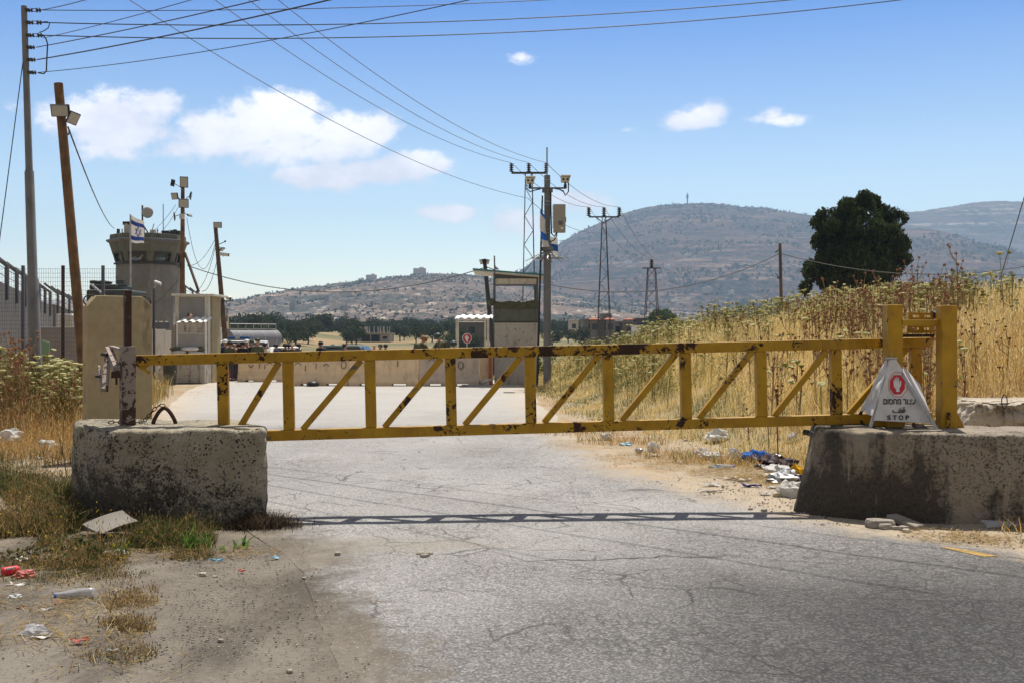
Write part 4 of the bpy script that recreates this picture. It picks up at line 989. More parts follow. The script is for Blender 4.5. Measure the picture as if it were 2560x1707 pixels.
frust([(sh, tz0-.1), (sh, Zt(664))], 'shaft', M['tower'], tw)
frust([(sh+.12, Zt(664)), (sh+.12, Zt(660))], 'sill_band', M['dark_steel'], tw)
# head: eight tilted wall panels with window openings
rA, zA, rB, zB = sh+.02, Zt(660), 88*px2m/math.cos(R(22.5))*.97, Zt(611)
hd_ = []
for k in range(8):
    A0, A1 = ngon(rA, zA)[k], ngon(rA, zA)[(k+1) % 8]; B0, B1 = ngon(rB, zB)[k], ngon(rB, zB)[(k+1) % 8]
    def q(u, v): return (A0.lerp(A1, u)).lerp(B0.lerp(B1, u), v)
    nrm_ = (A1-A0).cross(B0-A0).normalized(); cc_ = Vector((tx, YT, (zA+zB)/2))
    if nrm_.dot(q(.5,.5)-cc_) < 0: nrm_ = -nrm_
    us, vs_ = [0, .2, .8, 1], [0, .06, .46, 1]; m_ = MB()
    for i in range(3):
        for j in range(3):
            if i == 1 and j == 1: continue
            m_.prism([q(us[i], vs_[j]), q(us[i+1], vs_[j]), q(us[i+1], vs_[j+1]), q(us[i], vs_[j+1])], -nrm_*.15)
    w_ = m_.build('wall_panel', M['tower_top'], tw)
    m_ = MB(); m_.prism([q(.2, .06)-nrm_*.07, q(.8, .06)-nrm_*.07, q(.8, .46)-nrm_*.07, q(.2, .46)-nrm_*.07], -nrm_*.01)
    pw = m_.build('window_pane', glassmat('tower glass %d' % k, (.03,.05,.05), .55, .05) if k == 0 else bpy.data.materials['tower glass 0'], w_)
    m_ = MB()
    for (a, b) in (((.18,.04),(.82,.04)), ((.82,.04),(.82,.48)), ((.82,.48),(.18,.48)), ((.18,.48),(.18,.04))): m_.bar(q(*a)+nrm_*.02, q(*b)+nrm_*.02, .07, .07)
    m_.build('window_frame', M['dark_steel'], w_)
frust([(rB+.04, Zt(611)), (rB+.16, Zt(607)), (rB+.14, Zt(603))], 'eave', M['slate'], tw)
frust([(rB-.02, Zt(603)), (rB-.06, Zt(590))], 'parapet', M['tower_top'], tw)
zr = Zt(590)
m_ = MB()
for k in range(7):
    a = R(-150+20*k*1.2); m_.tube([(tx+rB*.8*math.cos(a), YT+rB*.8*math.sin(a), zr), (tx+rB*.8*math.cos(a), YT+rB*.8*math.sin(a), zr+.25)], .03, 5)
m_.build('railing_stubs', M['dark_steel'], tw)
# roof equipment, each its own part
m_ = MB(); m_.tube([P(356,592,YT), P(356,514,YT)], .05, 6); m_.tube([P(356,560,YT), P(376,592,YT)], .04, 5); m_.build('dish_mast', M['dark_steel'], tw)
m_ = MB(); c_ = P(367, 531, YT-.3); m_.lathe([(.02, 0), (.17, .02), (.28, .06), (.32, .12), (.31, .125), (.16, .05), (.02, .03)], 20, c_, Matrix.Rotation(R(90), 3, 'X') @ Matrix.Rotation(R(180), 3, 'X')); m_.build('satellite_dish', plain('dish paint', (.33,.31,.30), .6, 0, .05, 5), tw, smooth=True)
m_ = MB(); m_.lathe([(.17, Zt(565)), (.17, Zt(585)), (.10, Zt(592))], 14, (U(318,YT-1), YT-1, 0)); m_.build('siren', M['lampglass'], tw, smooth='auto')
m_ = MB(); m_.box(P(317, 559, YT-1), (.36, .3, .18)); m_.build('lamp_box', M['black'], tw, bevel=.01)
m_ = MB(); m_.box(P(383, 580, YT-.8), (.28, .3, .22)); m_.build('roof_box', M['cream'], tw, bevel=.02)
m_ = MB(); m_.tube([P(408,585,YT), P(408,511,YT)], .022, 5); m_.build('aerial', M['dark_steel'], tw)
for (px, w, h) in ((413,.35,.25),(424,.18,.2),(431,.2,.28),(438,.16,.32),(447,.18,.25),(296,.12,.35)):
    m_ = MB(); m_.box(P(px, 588-h*20, YT-.9 if px < 420 else YT-.2), (w, .2, h)); m_.tube([P(px,588,YT-.5), P(px,580,YT-.5)], .05, 6); m_.build('lamp', M['dark_steel'], tw, bevel=.02)
m_ = MB(); m_.bar(P(372,702,YT-1.8), P(372,720,YT-1.8), .08, .3); m_.build('wall_stain_plate', M['tower'], tw)

# ---------------------------------------------------------------- flags
def flag(poly_fn, label, stripes, star=None, mat_b='blueflag', name='flag'):
    root = thing(name, label, 'flag', tuple(poly_fn(0, 0)), 0, 'flags at the checkpoint')
    n = 14; m_ = MB(); vs = [poly_fn(i/n, j/n) for j in range(n+1) for i in range(n+1)]
    m_.add(vs, [(j*(n+1)+i, j*(n+1)+i+1, (j+1)*(n+1)+i+1, (j+1)*(n+1)+i) for j in range(n) for i in range(n)]); m_.build('cloth', M['cloth'], root, smooth=True)
    for (v0, v1) in stripes:
        m_ = MB(); vs = []
        for j in range(3):
            for i in range(n+1): vs.append(poly_fn(i/n, v0+(v1-v0)*j/2)+Vector((0, -.012, 0)))
        m_.add(vs, [(j*(n+1)+i, j*(n+1)+i+1, (j+1)*(n+1)+i+1, (j+1)*(n+1)+i) for j in range(2) for i in range(n)]); m_.build('stripe', M[mat_b], root, smooth=True)
    if star:
        cu, cv, ru, rv = star; m_ = MB()
        for s in (1, -1):
            tri = [(cu+ru*math.sin(R(120*k)), cv-s*rv*math.cos(R(120*k))) for k in range(3)]
            for k in range(3):
                a = poly_fn(*tri[k])+Vector((0,-.016,0)); b = poly_fn(*tri[(k+1) % 3])+Vector((0,-.016,0)); m_.bar(a, b, .012, .028)
        m_.build('star', M[mat_b], root)
    return root
def f1(u, v):
    tl, tr, bl, br = (328,538), (361,556), (328,606), (360,610)
    x = (tl[0]*(1-u)+tr[0]*u)*(1-v)+(bl[0]*(1-u)+br[0]*u)*v; y = (tl[1]*(1-u)+tr[1]*u)*(1-v)+((bl[1])*(1-u)+(br[1])*u)*v
    return P(x, y+1.5*math.sin(u*5), 44+.10*math.sin(u*6+v*2))
flag(f1, 'waving white flag with two blue stripes and a star in front of the watchtower', [(.16,.32),(.74,.90)], (.55,.53,.24,.20))
fp = MB(); fp.tube([P(326,537,44), Vector((U(327,44), 44, -.1))], .035, 6); fp.solo('flagpole', 'thin pale pole holding the flag in front of the watchtower', 'flagpole', M['galv'], 'flagpoles at the checkpoint')
YP = 34
def f2(u, v): return P(1351+13*u*(1+.3*v)+3*v-3*math.sin(v*4), 523+95*v+20*u*(1-v), YP-.3+.05*math.sin(5*u+3*v))
flag(f2, 'narrow folded blue and white flag hanging left of the camera pole', [(.0,.10),(.58,.80)], None, 'blue_royal')
def f3(u, v): return P(1376+18*u+2*v, 592+50*v+4*u, YP+.3+.05*math.sin(6*u+v))
flag(f3, 'blue and white flag end showing right of the camera pole under the grey cabinet', [(.34,.68)], None, 'blue_royal')
fp = MB(); fp.tube([P(1356,490,YP-.2), Vector((U(1342,YP), YP-.2, -.1))], [.03,.045], 6); fp.solo('flagpole', 'slanted dark flagpole close to the camera pole', 'flagpole', M['black'], 'flagpoles at the checkpoint')
def f4(u, v): return P(1236+9*u*v+1*u+3*v, 660+14*v+2*u, 35.2+.03*math.sin(5*u))
flag(f4, 'small blue and white flag wrapped round its stick on the right booth roof', [(.0,.25),(.6,.95)], None, 'blueflag')
fp = MB(); fp.tube([P(1236,640,35.2), P(1237,690,35.2)], .025, 5); fp.solo('flagpole', 'short stick holding the small flag on the right booth roof', 'flagpole', M['slate'], 'flagpoles at the checkpoint')

# ---------------------------------------------------------------- camera pole
cp = thing('camera_pole', 'tall grey camera pole with spiked collar and two white cameras', 'camera pole', (U(1368,YP), YP, 0), 0, 'poles along the road')
def Zp(py): return P(0, py, YP).z
xc = U(1368, YP)
m_ = MB(); m_.lathe([(.125, -.1), (.122, Zp(600)), (.10, Zp(599.5)), (.098, Zp(439))], 12, (xc, YP, 0)); m_.build('shaft', M['grey_steel'], cp, smooth='auto')
for py in (452, 471, 478, 505, 514, 575, 583): 
    m_ = MB(); m_.lathe([(.112, Zp(py)), (.112, Zp(py)+.02)], 12, (xc, YP, 0)); m_.build('strap', M['galv'], cp)
m_ = MB(); m_.tube([P(1367.5,440,YP), P(1367.5,369,YP)], .022, 6); m_.build('whip_aerial', M['grey_steel'], cp)
m_ = MB(); m_.bar(P(1324,471,YP-.1), P(1415,471,YP-.1), .06, .05); m_.box(P(1360,477,YP-.1), (.12,.1,.14)); m_.box(P(1378,477,YP-.1), (.10,.1,.12)); m_.build('crossarm', M['slate'], cp)
for (px, py) in ((1325,453), (1413,450)):
    c_ = P(px, py, YP-.2); m_ = MB(); m_.box(c_, (.27, .46, .15)); h_ = m_.build('camera_housing', M['cream'], cp, bevel=.025)
    m_ = MB(); m_.box(c_+Vector((.01,-.03,.10)), (.33, .58, .03)); m_.build('sunshade', M['white'], h_, bevel=.01)
    for s in (-1, 1):
        m_ = MB(); m_.tube([c_+Vector((s*.065,-.225,-.02)), c_+Vector((s*.065,-.245,-.02))], .038, 10); m_.build('lens', M['sheetdark'], h_)
    m_ = MB(); m_.tube([c_+Vector((.0,0,-.06)), P(px, 470, YP-.1)], .035, 8); m_.box(P(px+(0), 467, YP-.1), (.1,.12,.12)); m_.build('mount', M['dark_steel'], cp)
m_ = MB(); m_.tube([P(1318,463,YP-.1), P(1317,472,YP-.1), P(1325,480,YP-.1), P(1338,476,YP-.1), P(1352,473,YP-.1)], .02, 6); m_.build('cable_loop', M['black'], cp, smooth=True)
m_ = MB(); m_.tube([P(1421,458,YP-.1), P(1421,480,YP-.1), P(1413,490,YP-.1), P(1408,478,YP-.1), P(1398,474,YP-.1), P(1386,472,YP-.1)], .02, 6); m_.build('cable_loop', M['black'], cp, smooth=True)
m_ = MB(); m_.b2(P(1384,581,YP-.3), P(1414,511,YP-.3)+Vector((0,.28,0))); cb = m_.build('cabinet', plain('beige cabinet', (.33,.295,.24), .6, 0, .05, 5), cp, bevel=.015)
m_ = MB(); m_.b2(P(1382,570,YP-.24), P(1384.5,512,YP-.24)+Vector((0,.2,0))); m_.build('door_edge', M['white'], cb)
m_ = MB(); m_.box(P(1401.5,558,YP-.31), (.13,.01,.13)); m_.build('vent', M['slate'], cb)
m_ = MB(); m_.box(P(1405,571,YP-.31), (.07,.008,.06)); m_.build('paper_label', M['white'], cb)
m_ = MB(); m_.box(P(1414.6,550,YP-.2), (.02,.05,.16)); m_.build('handle', M['black'], cb)
m_ = MB(); m_.tube([P(1377,478,YP-.12), P(1377,512,YP-.12), P(1378,560,YP-.12), P(1379,585,YP-.12)], .024, 6); m_.tube([P(1379,585,YP-.12), P(1386,592,YP-.12), P(1392,582,YP-.2)], .022, 6); m_.tube([P(1376,606,YP-.12), P(1386,600,YP-.12), P(1392,590,YP-.15), P(1392,580,YP-.2)], .022, 6); m_.build('cable_bundle', M['black'], cp, smooth=True)
m_ = MB(); m_.b2((xc-.18, YP-.16, Zp(628)), (xc+.20, YP+.16, Zp(619))); m_.build('collar', M['grey_steel'], cp, bevel=.01)
m_ = MB(); m_.b2((xc-.52, YP-.02, Zp(647.5)), (xc+.52, YP+.02, Zp(644.5)))
m_.build('spike_ring', M['grey_steel'], cp)
for a in list(range(-80, 81, 20))+list(range(110, 251, 28)):
    aa = R(a); L_ = .78; d_ = Vector((math.sin(aa), -math.cos(aa)*.9, 0)); m_ = MB(); a_ = Vector((xc, YP, Zp(630)))+d_*.12
    m_.bar(a_, a_+d_*L_*.8+Vector((0,0,-.30)), .045, .008); m_.build('spike', M['galv'], cp)

# ---------------------------------------------------------------- right guard booth
YB = 36
def bx(root, x0, x1, y0, y1, Yd, dep, name, mat, bevel=0, parent=None):
    """box whose front face covers the pixel rectangle at distance Yd"""
    m_ = MB(); a = P(x0, y1, Yd); b = P(x1, y0, Yd); m_.b2((a.x, Yd, a.z), (b.x, Yd+dep, b.z)); return m_.build(name, M[mat] if isinstance(mat, str) else mat, parent or root, bevel=bevel)
gb = thing('guard_booth', 'open guard booth of stained concrete with a sloping teal edged roof', 'guard booth', (U(1290,YB), YB, 0), 0, 'guard booths')
bx(gb, 1236, 1345, 807, 965, YB, 1.5, 'lower_wall', 'booth'); bx(gb, 1236, 1345, 770, 803, YB+.01, .14, 'upper_wall', 'block_b' if 0 else 'tower_top'); bx(gb, 1236.5, 1344, 803, 807, YB+.03, 1.4, 'ledge', 'dark_steel')
bx(gb, 1336, 1345, 770, 803, YB+.16, 1.34, 'upper_wall', 'tower_top'); bx(gb, 1236, 1245, 770, 803, YB+.16, 1.34, 'upper_wall', 'tower_top')
for (x0, x1, d_) in ((1233,1238,0), (1341,1346,0), (1235,1239,1.45), (1338,1342,1.45)): bx(gb, x0, x1, 684, 800, YB-.03+d_, .07, 'corner_post', 'slate')
bx(gb, 1239, 1341, 697, 711, YB, .05, 'sign_panel', 'cream'); bx(gb, 1239, 1341, 711.5, 715, YB-.03, .12, 'lintel', 'slate'); bx(gb, 1238, 1342, 682, 697, YB+.06, .06, 'fascia', 'slate')
m_ = MB(); q0, q1 = P(1182,675,YB-.5), P(1362,690,YB-.5); m_.prism([q0, q1, q1+Vector((0,0,.055)), q0+Vector((0,0,.055))], (0, 2.4, 0)); m_.build('roof_edge', M['teal'], gb)
m_ = MB(); q0, q1 = P(1183,679,YB-.48), P(1361,693,YB-.48); m_.prism([q0, q1, q1+Vector((0,0,.045)), q0+Vector((0,0,.045))], (0, 2.36, 0)); m_.build('roof_underside', M['cream'], gb)
m_ = MB(); n = 16; vs = []
for j in range(4):
    for i in range(n+1):
        u = i/n; top = 752+3*math.sin(u*3.1)+2*math.sin(u*13)-(5 if .55 < u < .62 else 0); vs.append(P(1237+u*107, top+(771-top)*j/3, YB-.06-.03*math.sin(u*9+j)))
m_.add(vs, [(j*(n+1)+i, j*(n+1)+i+1, (j+1)*(n+1)+i+1, (j+1)*(n+1)+i) for j in range(3) for i in range(n)]); m_.build('sagging_cloth', M['olive'], gb, smooth=True)
m_ = MB(); m_.lathe([(.02,0),(.10,.05),(.13,.16),(.08,.24),(.02,.27)], 10, P(1228, 766, YB-.1)); m_.build('hanging_sack', M['olive'], gb, smooth=True)

# small corrugated shelter behind the barriers
YH = 40
st = thing('shelter', 'small open shelter with a white corrugated roof left of the right booth', 'shelter', (U(1185,YH), YH, -.05))
def corr(x0, x1, y0, y1, Yd, dep, n, name, root, mat='white', rise=.0):
    a, b = U(x0, Yd), U(x1, Yd); zt_, zb_ = P(0, y0, Yd).z, P(0, y1, Yd).z; m_ = MB(); N_ = n*4; vs = []
    for j in range(2):
        for i in range(N_+1):
            k = i % 4; dz = .05 if k in (0, 3) and i not in (0, N_) else 0.0; x = a+(b-a)*i/N_
            vs.append((x, Yd+dep*j, (zb_ if j == 0 else zt_)+dz))
    m_.add(vs, [(i, i+1, N_+2+i, N_+1+i) for i in range(N_)])
    o = m_.build(name, M[mat], root); s_ = o.modifiers.new('solid', 'SOLIDIFY'); s_.thickness = .012; return o
corr(1137, 1231, 787, 797, YH, 1.6, 5, 'roof_sheet', st)
for (x0, x1, d_, m2) in ((1139,1144,0,'cream'),(1217,1223,0,'cream'),(1143,1147,1.5,'cream'),(1211,1215,1.5,'cream')): bx(st, x0, x1, 796, 955, YH+d_, .08, 'post', m2)
bx(st, 1144, 1217, 797, 801, YH+.01, .05, 'front_rail', 'cream'); bx(st, 1147, 1213, 803, 806, YH+1.52, .05, 'rear_rail', 'white')
def pl(Yd):
    return lambda x, y, off=0.0: P(x, y, Yd-off)
ss = thing('stop_sign', 'small red octagon stop sign with white hand under the corrugated shelter', 'sign', (U(1167,39.6), 39.6, -.05))
m_ = MB(); m_.tube([P(1167,845,39.62), (U(1167,39.62), 39.62, -.1)], .03, 6); m_.build('post', M['galv'], ss)
m_ = MB(); m_.prism([P(x, y, 39.6) for x, y in octo(1167.5,845.5,11.5,12.2)], (0,.01,0)); m_.build('white_rim', M['white'], ss)
m_ = MB(); m_.prism([P(x, y, 39.59) for x, y in octo(1167.5,845.5,9.8,10.5)], (0,.006,0)); m_.build('red_panel', M['red'], ss)
fan([(1167.5+x*8.5, 846+y*8.0) for x, y in HAND], 'hand_symbol', M['white'], ss, pl(39.58), 0)

# ---------------------------------------------------------------- left guard booth
YG = 38
lb = thing('guard_booth', 'pale glazed guard booth with a flat roof slab and corrugated awning on the left', 'guard booth', (U(480,YG), YG, 0), 0, 'guard booths')
bx(lb, 428, 534, 735, 740, YG-.15, 2.0, 'roof_slab', 'cream', .01)
bx(lb, 438, 521, 890, 962, YG+.1, 1.5, 'base_wall', 'booth')
for (x0, x1) in ((438,447), (512,521)): bx(lb, x0, x1, 740, 890, YG+.1, .12, 'front_post', 'cream')
bx(lb, 447, 512, 740, 743, YG+.1, .1, 'head_rail', 'cream'); bx(lb, 447, 512, 743, 800, YG+.14, .02, 'window_pane', 'pane'); bx(lb, 447, 512, 800, 890, YG+.12, .1, 'middle_wall', 'booth')
bx(lb, 438, 441, 740, 890, YG+.24, 1.3, 'side_wall', 'cream'); bx(lb, 518, 521, 740, 890, YG+.24, 1.3, 'side_wall', 'cream'); bx(lb, 441, 518, 740, 890, YG+1.45, .06, 'rear_wall', 'cream')
bx(lb, 521, 531, 740, 960, YG+.5, 1.1, 'rear_column', 'twall')
corr(441, 513, 794, 806, YG-.8, .85, 4, 'awning_sheet', lb)
for x0 in (441, 512): bx(lb, x0, x0+3, 806, 962, YG-.78, .05, 'awning_post', 'white')
bx(lb, 444, 512, 806, 834, YG-.75, .02, 'awning_panel', 'booth'); bx(lb, 444, 512, 834, 868, YG-.74, .02, 'lower_pane', 'pane')
bx(lb, 444, 512, 832.5, 834.5, YG-.77, .04, 'mid_rail', 'cream')
bx(lb, 428, 439, 815, 895, YG+.02, .4, 'side_panel', 'booth'); m_ = MB(); m_.prism([P(433,812,YG), P(439,812,YG), P(436,782,YG)], (0,.1,0)); m_.build('white_cone', M['white'], lb)
# concrete block in front of the booth with sandbags
cbk = thing('concrete_wall', 'low stained concrete wall under the sandbags at the left booth', 'concrete wall', (U(450,37), 37, 0))
bx(cbk, 396, 512, 888, 957.5, 37.0, .45, 'wall_body', 'booth', .02); bx(cbk, 395, 400, 884, 920, 36.95, .1, 'corner_angle', 'white')
for i, (px, py, w, h, m2, lab) in enumerate([(478,872,.72,.16,'signcloth','pale grey sandbag on top of the low wall at the left booth'),(448,881,.55,.14,'bagwhite','white sandbag lying left on the low wall at the left booth'),(490,882,.6,.13,'bagwhite','lower right white sandbag on the low wall at the left booth'),(500,872,.36,.20,'olive','olive pack beside the pale sandbag at the left booth'),(438,872,.4,.16,'olive','olive bundle left of the pale sandbag at the left booth')]):
    m_ = MB(); m_.lathe([(.01,0),(w*.38,h*.12),(w*.5,h*.45),(w*.42,h*.85),(w*.1,h)], 14, P(px, py+h*36, 37.1), Matrix.Diagonal((1,.55,1)).to_3x3())
    for k, v in enumerate(m_.v): m_.v[k] = v+Vector((0,0,mnoise.noise(v*5)*.03))
    m_.solo('sandbag' if i < 3 else 'kit_bag', lab, 'sandbag' if i < 3 else 'bag', M[m2], 'sandbags at the left booth' if i < 3 else None, smooth=True)
m_ = MB(); xb_ = U(425, 35.6); m_.lathe([(.205,.02),(.235,.78),(.245,.80),(.245,.86),(.22,.86)], 18, (xb_, 35.6, 0)); tb = m_.solo('trash_bin', 'dark green round bin at the foot of the low booth wall', 'bin', plain('dark bin', (.035,.04,.035), .6, 0, .1, 5), smooth='auto')
m_ = MB(); m_.b2((-.28,-.015,.80),(.28,.015,.83)); m_.build('handle_bar', M['bagwhite'] if 0 else M['white'], tb, world=False)

# camera post between slab and booth
cpo = thing('camera_pole', 'slim dark post with a white bullet camera behind the tall slab', 'camera pole', (U(385,40), 40, 0), 0, 'poles along the road')
m_ = MB(); m_.tube([(U(385,40),40,-.1), P(385,722,40)], .05, 8); m_.build('shaft', M['slate'], cpo)
m_ = MB(); c_ = P(395, 708, 39.8); m_.tube([c_+Vector((-.12,0,.05)), c_+Vector((.14,-.1,-.04))], .062, 10); m_.build('camera_housing', M['white'], cpo, smooth='auto'); m_ = MB(); m_.tube([P(386,720,40), P(389,711,39.8)], .03, 6); m_.build('mount', M['cream'], cpo)

# white panel wall and grey wall left of booth
wl = thing('panel_wall', 'white rust streaked panel wall between the slab and the left booth', 'wall', (U(408,44), 44, 0))
bx(wl, 378, 388, 822, 955, 44, .1, 'wall_panel', 'white'); bx(wl, 389, 411, 823, 955, 44.05, .1, 'wall_panel', 'white'); bx(wl, 412, 428, 826, 955, 44.0, .1, 'wall_panel', 'white')
bx(wl, 376, 424, 806, 823, 44.3, .1, 'dark_mesh_band', 'slate')
for x0 in (384, 398, 412): bx(wl, x0, x0+7, 803, 806, 44.25, .08, 'top_clip', 'white')

# ---------------------------------------------------------------- far military fence and walls on the left
M['wall_dark'] = plain('dark grey wall', (.13,.125,.12), .9, 0, .12, 1.0, (.08,.075,.07), .4)
def spiked_wall(pxa, Ya, pxb, Yb, hz, label, nposts, th=.25, mat='wall_dark', ext=.95):
    a = Vector((U(pxa, Ya), Ya, 0)); b = Vector((U(pxb, Yb), Yb, 0)); a.z = gz(a.x, a.y)-.1; b.z = gz(b.x, b.y)-.1
    root = thing('security_wall', label, 'wall', (a.x, a.y, a.z), 0, 'grey walls with angled posts')
    d = (b-a).normalized(); s = Vector((-1, 0, 0))
    m_ = MB(); m_.prism([a, b, b+Vector((0,0,hz)), a+Vector((0,0,hz))], Vector((-d.y, d.x, 0))*th); m_.build('wall_body', M[mat], root)
    for k in range(nposts):
        p = a.lerp(b, (k+.3)/nposts)+Vector((.06,-.05,hz)); m_ = MB(); m_.bar(p+Vector((0,0,-.5)), p+Vector((0,0,ext*.62)), .10, .10); m_.bar(p+Vector((0,0,ext*.60)), p+Vector((-.62,-.15,ext*1.15)), .09, .10); m_.build('angled_post', M['slate'], root)
    for zz in (.25, .5, .7): 
        m_ = MB(); m_.tube([a+Vector((0,0,hz+zz*ext)), b+Vector((0,0,hz+zz*ext))], .012, 4); m_.build('wire_strand', M['dark_steel'], root)
    return root
spiked_wall(-60, 27, 132, 50, 3.25, 'tall grey wall with angled posts running back at the left edge', 9)
spiked_wall(138, 52, 205, 62, 3.5, 'farther grey wall with angled posts behind the mesh fence', 5)
spiked_wall(455, 62, 572, 100, 4.6, 'pale wall with angled posts running back beside the left booth', 9, mat='twall')
fc = thing('mesh_fence', 'tall see through steel mesh fence across the left background', 'fence', (U(150,28), 28, 0))
Yf = 28; xa_, xb2 = U(-70, Yf), U(305, Yf); ztf = P(0, 671, Yf).z
m_ = MB()
k = 0
x = xa_
while x < xb2: m_.box((x, Yf, ztf/2), (.0045, .0045, ztf)); x += .062
z = .25
while z <= ztf+.01: m_.box(((xa_+xb2)/2, Yf, z), (xb2-xa_, .006, .006)); z += .115
m_.build('mesh_panel', M['slate'], fc)
for px in (57, 157, 257): 
    m_ = MB(); x = U(px, Yf+.05); m_.b2((x-.035, Yf+.03, -.1), (x+.035, Yf+.10, P(0, 664, Yf).z)); m_.build('post', M['rust'] if px == 157 else M['slate'], fc)
wh = thing('equipment_cabinet', 'pair of white metal cabinets behind the mesh fence', 'cabinet', (U(170,33), 33, 0))
bx(wh, 141, 178, 785, 820, 33, .8, 'cabinet_box', 'white', .01); bx(wh, 179, 206, 788, 820, 33.02, .8, 'cabinet_box', 'white', .01); bx(wh, 152, 177, 788, 817, 32.97, .02, 'door', 'cream')
lw_ = thing('low_wall', 'pale low concrete wall behind the weeds left of the slab', 'wall', (U(150,31), 31, 0)); bx(lw_, 100, 212, 818, 925, 31, .25, 'wall_body', 'block_b' if 0 else plain('pinkish render', (.44,.38,.34), .9, 0, .1, 2), .01)
gp_ = MB(); gp_.prism([P(104,850,24), P(124,856,24), P(122,930,24), P(108,930,24)], (0,.03,0)); gp_.solo('leaning_board', 'pale green board leaning against the foot of the tallest pole', 'board', plain('pale green board', (.25,.35,.20), .8, 0, .1, 4))

# armoured truck behind the slab
at = thing('armoured_truck', 'dark olive armoured truck with a roof hatch seen above the tall slab', 'truck', (U(272,38), 38, 0))
ZA = lambda py: P(0, py, 38).z
bx(at, 214, 318, 724, 888, 38, 2.2, 'hull', 'armor', .08); bx(at, 222, 292, 711, 724, 38.2, 1.6, 'roof_box', 'armor', .05)
m_ = MB(); m_.lathe([(.26, ZA(706)), (.26, ZA(712)), (.34, ZA(704)), (.34, ZA(702)), (.12, ZA(699))], 14, (U(257,38.8), 38.8, 0)); m_.build('hatch', M['armor'], at)
m_ = MB(); m_.tube([P(292,712,38.4), P(318,714,38.4)], .05, 6); m_.box(P(303,708,38.6), (.25,.3,.2)); m_.box(P(235,706,38.6), (.2,.3,.12)); m_.build('roof_fittings', M['armor'], at)
m_ = MB(); m_.bar(P(228,712,37.9), P(262,740,37.9), .12, .06); m_.build('folded_bar', M['galv'], at)
for px in (240, 308):
    m_ = MB(); m_.tube([(U(px,38.0), 38.4, .48), (U(px,38.0), 38.0-.02, .48)], .5, 20); 
    m_.v = [Vector((v.x, v.y, v.z)) for v in m_.v]; m_.build('wheel', M['black'], at)
bx(at, 232, 268, 750, 790, 37.97, .04, 'windscreen', 'sheetdark'); bx(at, 280, 318, 750, 790, 37.97, .04, 'windscreen', 'sheetdark')
# ---------------------------------------------------------------- plastic road barriers
M['barrier'] = plain('dusty cream plastic', (0.72,0.54,0.34), 0.75, 0, 0.07, 2.5, (0.42,0.31,0.21), 0.35)
M['barrier_grey'] = plain('dusty grey plastic', (0.50,0.40,0.31), 0.75, 0, 0.08, 2.5, (0.30,0.24,0.20), 0.4)
def barrier(px0, px1, Yd, label, mat='barrier', marks=(), hb=1.02, notch=False, yaw=0):
    x0, x1 = U(px0, Yd), U(px1, Yd); L = x1-x0; g = gz((x0+x1)/2, Yd)
    root = thing('road_barrier', label, 'barrier', ((x0+x1)/2, Yd, g), 0, 'plastic barriers across the road')
    # cross-section lofted along x, with recesses and fork slots at the foot
    prof = [(-.26,0),(-.26,.16),(-.22,.26),(-.13,.42),(-.10,hb-.05),(-.07,hb),(.07,hb),(.10,hb-.05),(.13,.42),(.22,.26),(.26,.16),(.26,0)]
    xs_ = [x0]; slots = [(x0+L*.16, x0+L*.36), (x0+L*.62, x0+L*.82)]
    m_ = MB()
    def seg(a, b, low):
        pr = [(y, max(z, low)) for y, z in prof]
        m_.prism([(a, Yd+y, g+z) for y, z in pr], (b-a, 0, 0))
    cur = x0
    for s0, s1 in slots:
        seg(cur, s0, 0.0); seg(s0, s1, 0.085); cur = s1
    seg(cur, x1, 0.0); m_.build('barrier_body', M[mat], root)
    n = max(2, int(L/.42)); 
    for k in range(1, n):
        xx = x0+L*k/n; m_ = MB(); m_.prism([(xx-.02, Yd-.105, g+hb-.1), (xx+.02, Yd-.105, g+hb-.1), (xx+.02, Yd-.13, g+.44), (xx-.02, Yd-.13, g+.44)], (0, -.012, 0)); m_.build('rib', M[mat], root)
    for (px, py, kind) in marks:
        m_ = MB(); c_ = P(px, py, Yd-.16)
        if kind == 'o': pts = [c_+Vector((.085*math.cos(a), 0, .125*math.sin(a))) for a in [k*math.pi/8 for k in range(17)]]
        elif kind == 'u': pts = [c_+Vector((.075*math.cos(a), 0, .10*math.sin(a))) for a in [math.pi+k*math.pi/8 for k in range(9)]]
        elif kind == 'c': pts = [c_+Vector((.10*math.cos(a), 0, .09*math.sin(a))) for a in [k*math.pi/8+.2 for k in range(8)]]
        else: pts = [c_+Vector((0,0,.10)), c_+Vector((.01,0,.02)), c_+Vector((-.01,0,-.09))]
        m_.tube(pts, .011, 4); m_.build('spray_mark', M['blacktext'], root)
    return root
barrier(598, 716, 39.6, 'cream plastic barrier farthest left of the cream row', marks=[(627,911,'u'),(648,915,'i'),(662,916,'i'),(674,913,'c')])
barrier(733, 872, 35.2, 'cream plastic barrier with arc shaped spray marks', marks=[(745,914,'c'),(763,920,'i'),(790,915,'i'),(815,917,'c'),(859,912,'o')])
barrier(874, 1048, 35.15, 'long cream plastic barrier in the middle of the row with no marks', marks=[(994,909,'i')])
barrier(1050, 1198, 35.1, 'greyish plastic barrier with a sprayed ring, right end of the row', 'barrier_grey', marks=[(1079,905,'c'),(1152,913,'o')])
barrier(1199, 1232, 36.6, 'pale barrier stub between the ringed barrier and the right booth', 'barrier')
barrier(528, 597, 43.0, 'dusty red plastic barrier left of the cream ones', 'barrier_red')
tp = MB(); tp.tube([(U(1225,35.9),35.9,-.02),(U(1225,35.9),35.9,1.0)], .06, 8); tp.solo('marker_post', 'orange rust marker post beside the right booth', 'post', plain('orange paint', (.45,.13,.05), .7, 0, .2, 6))
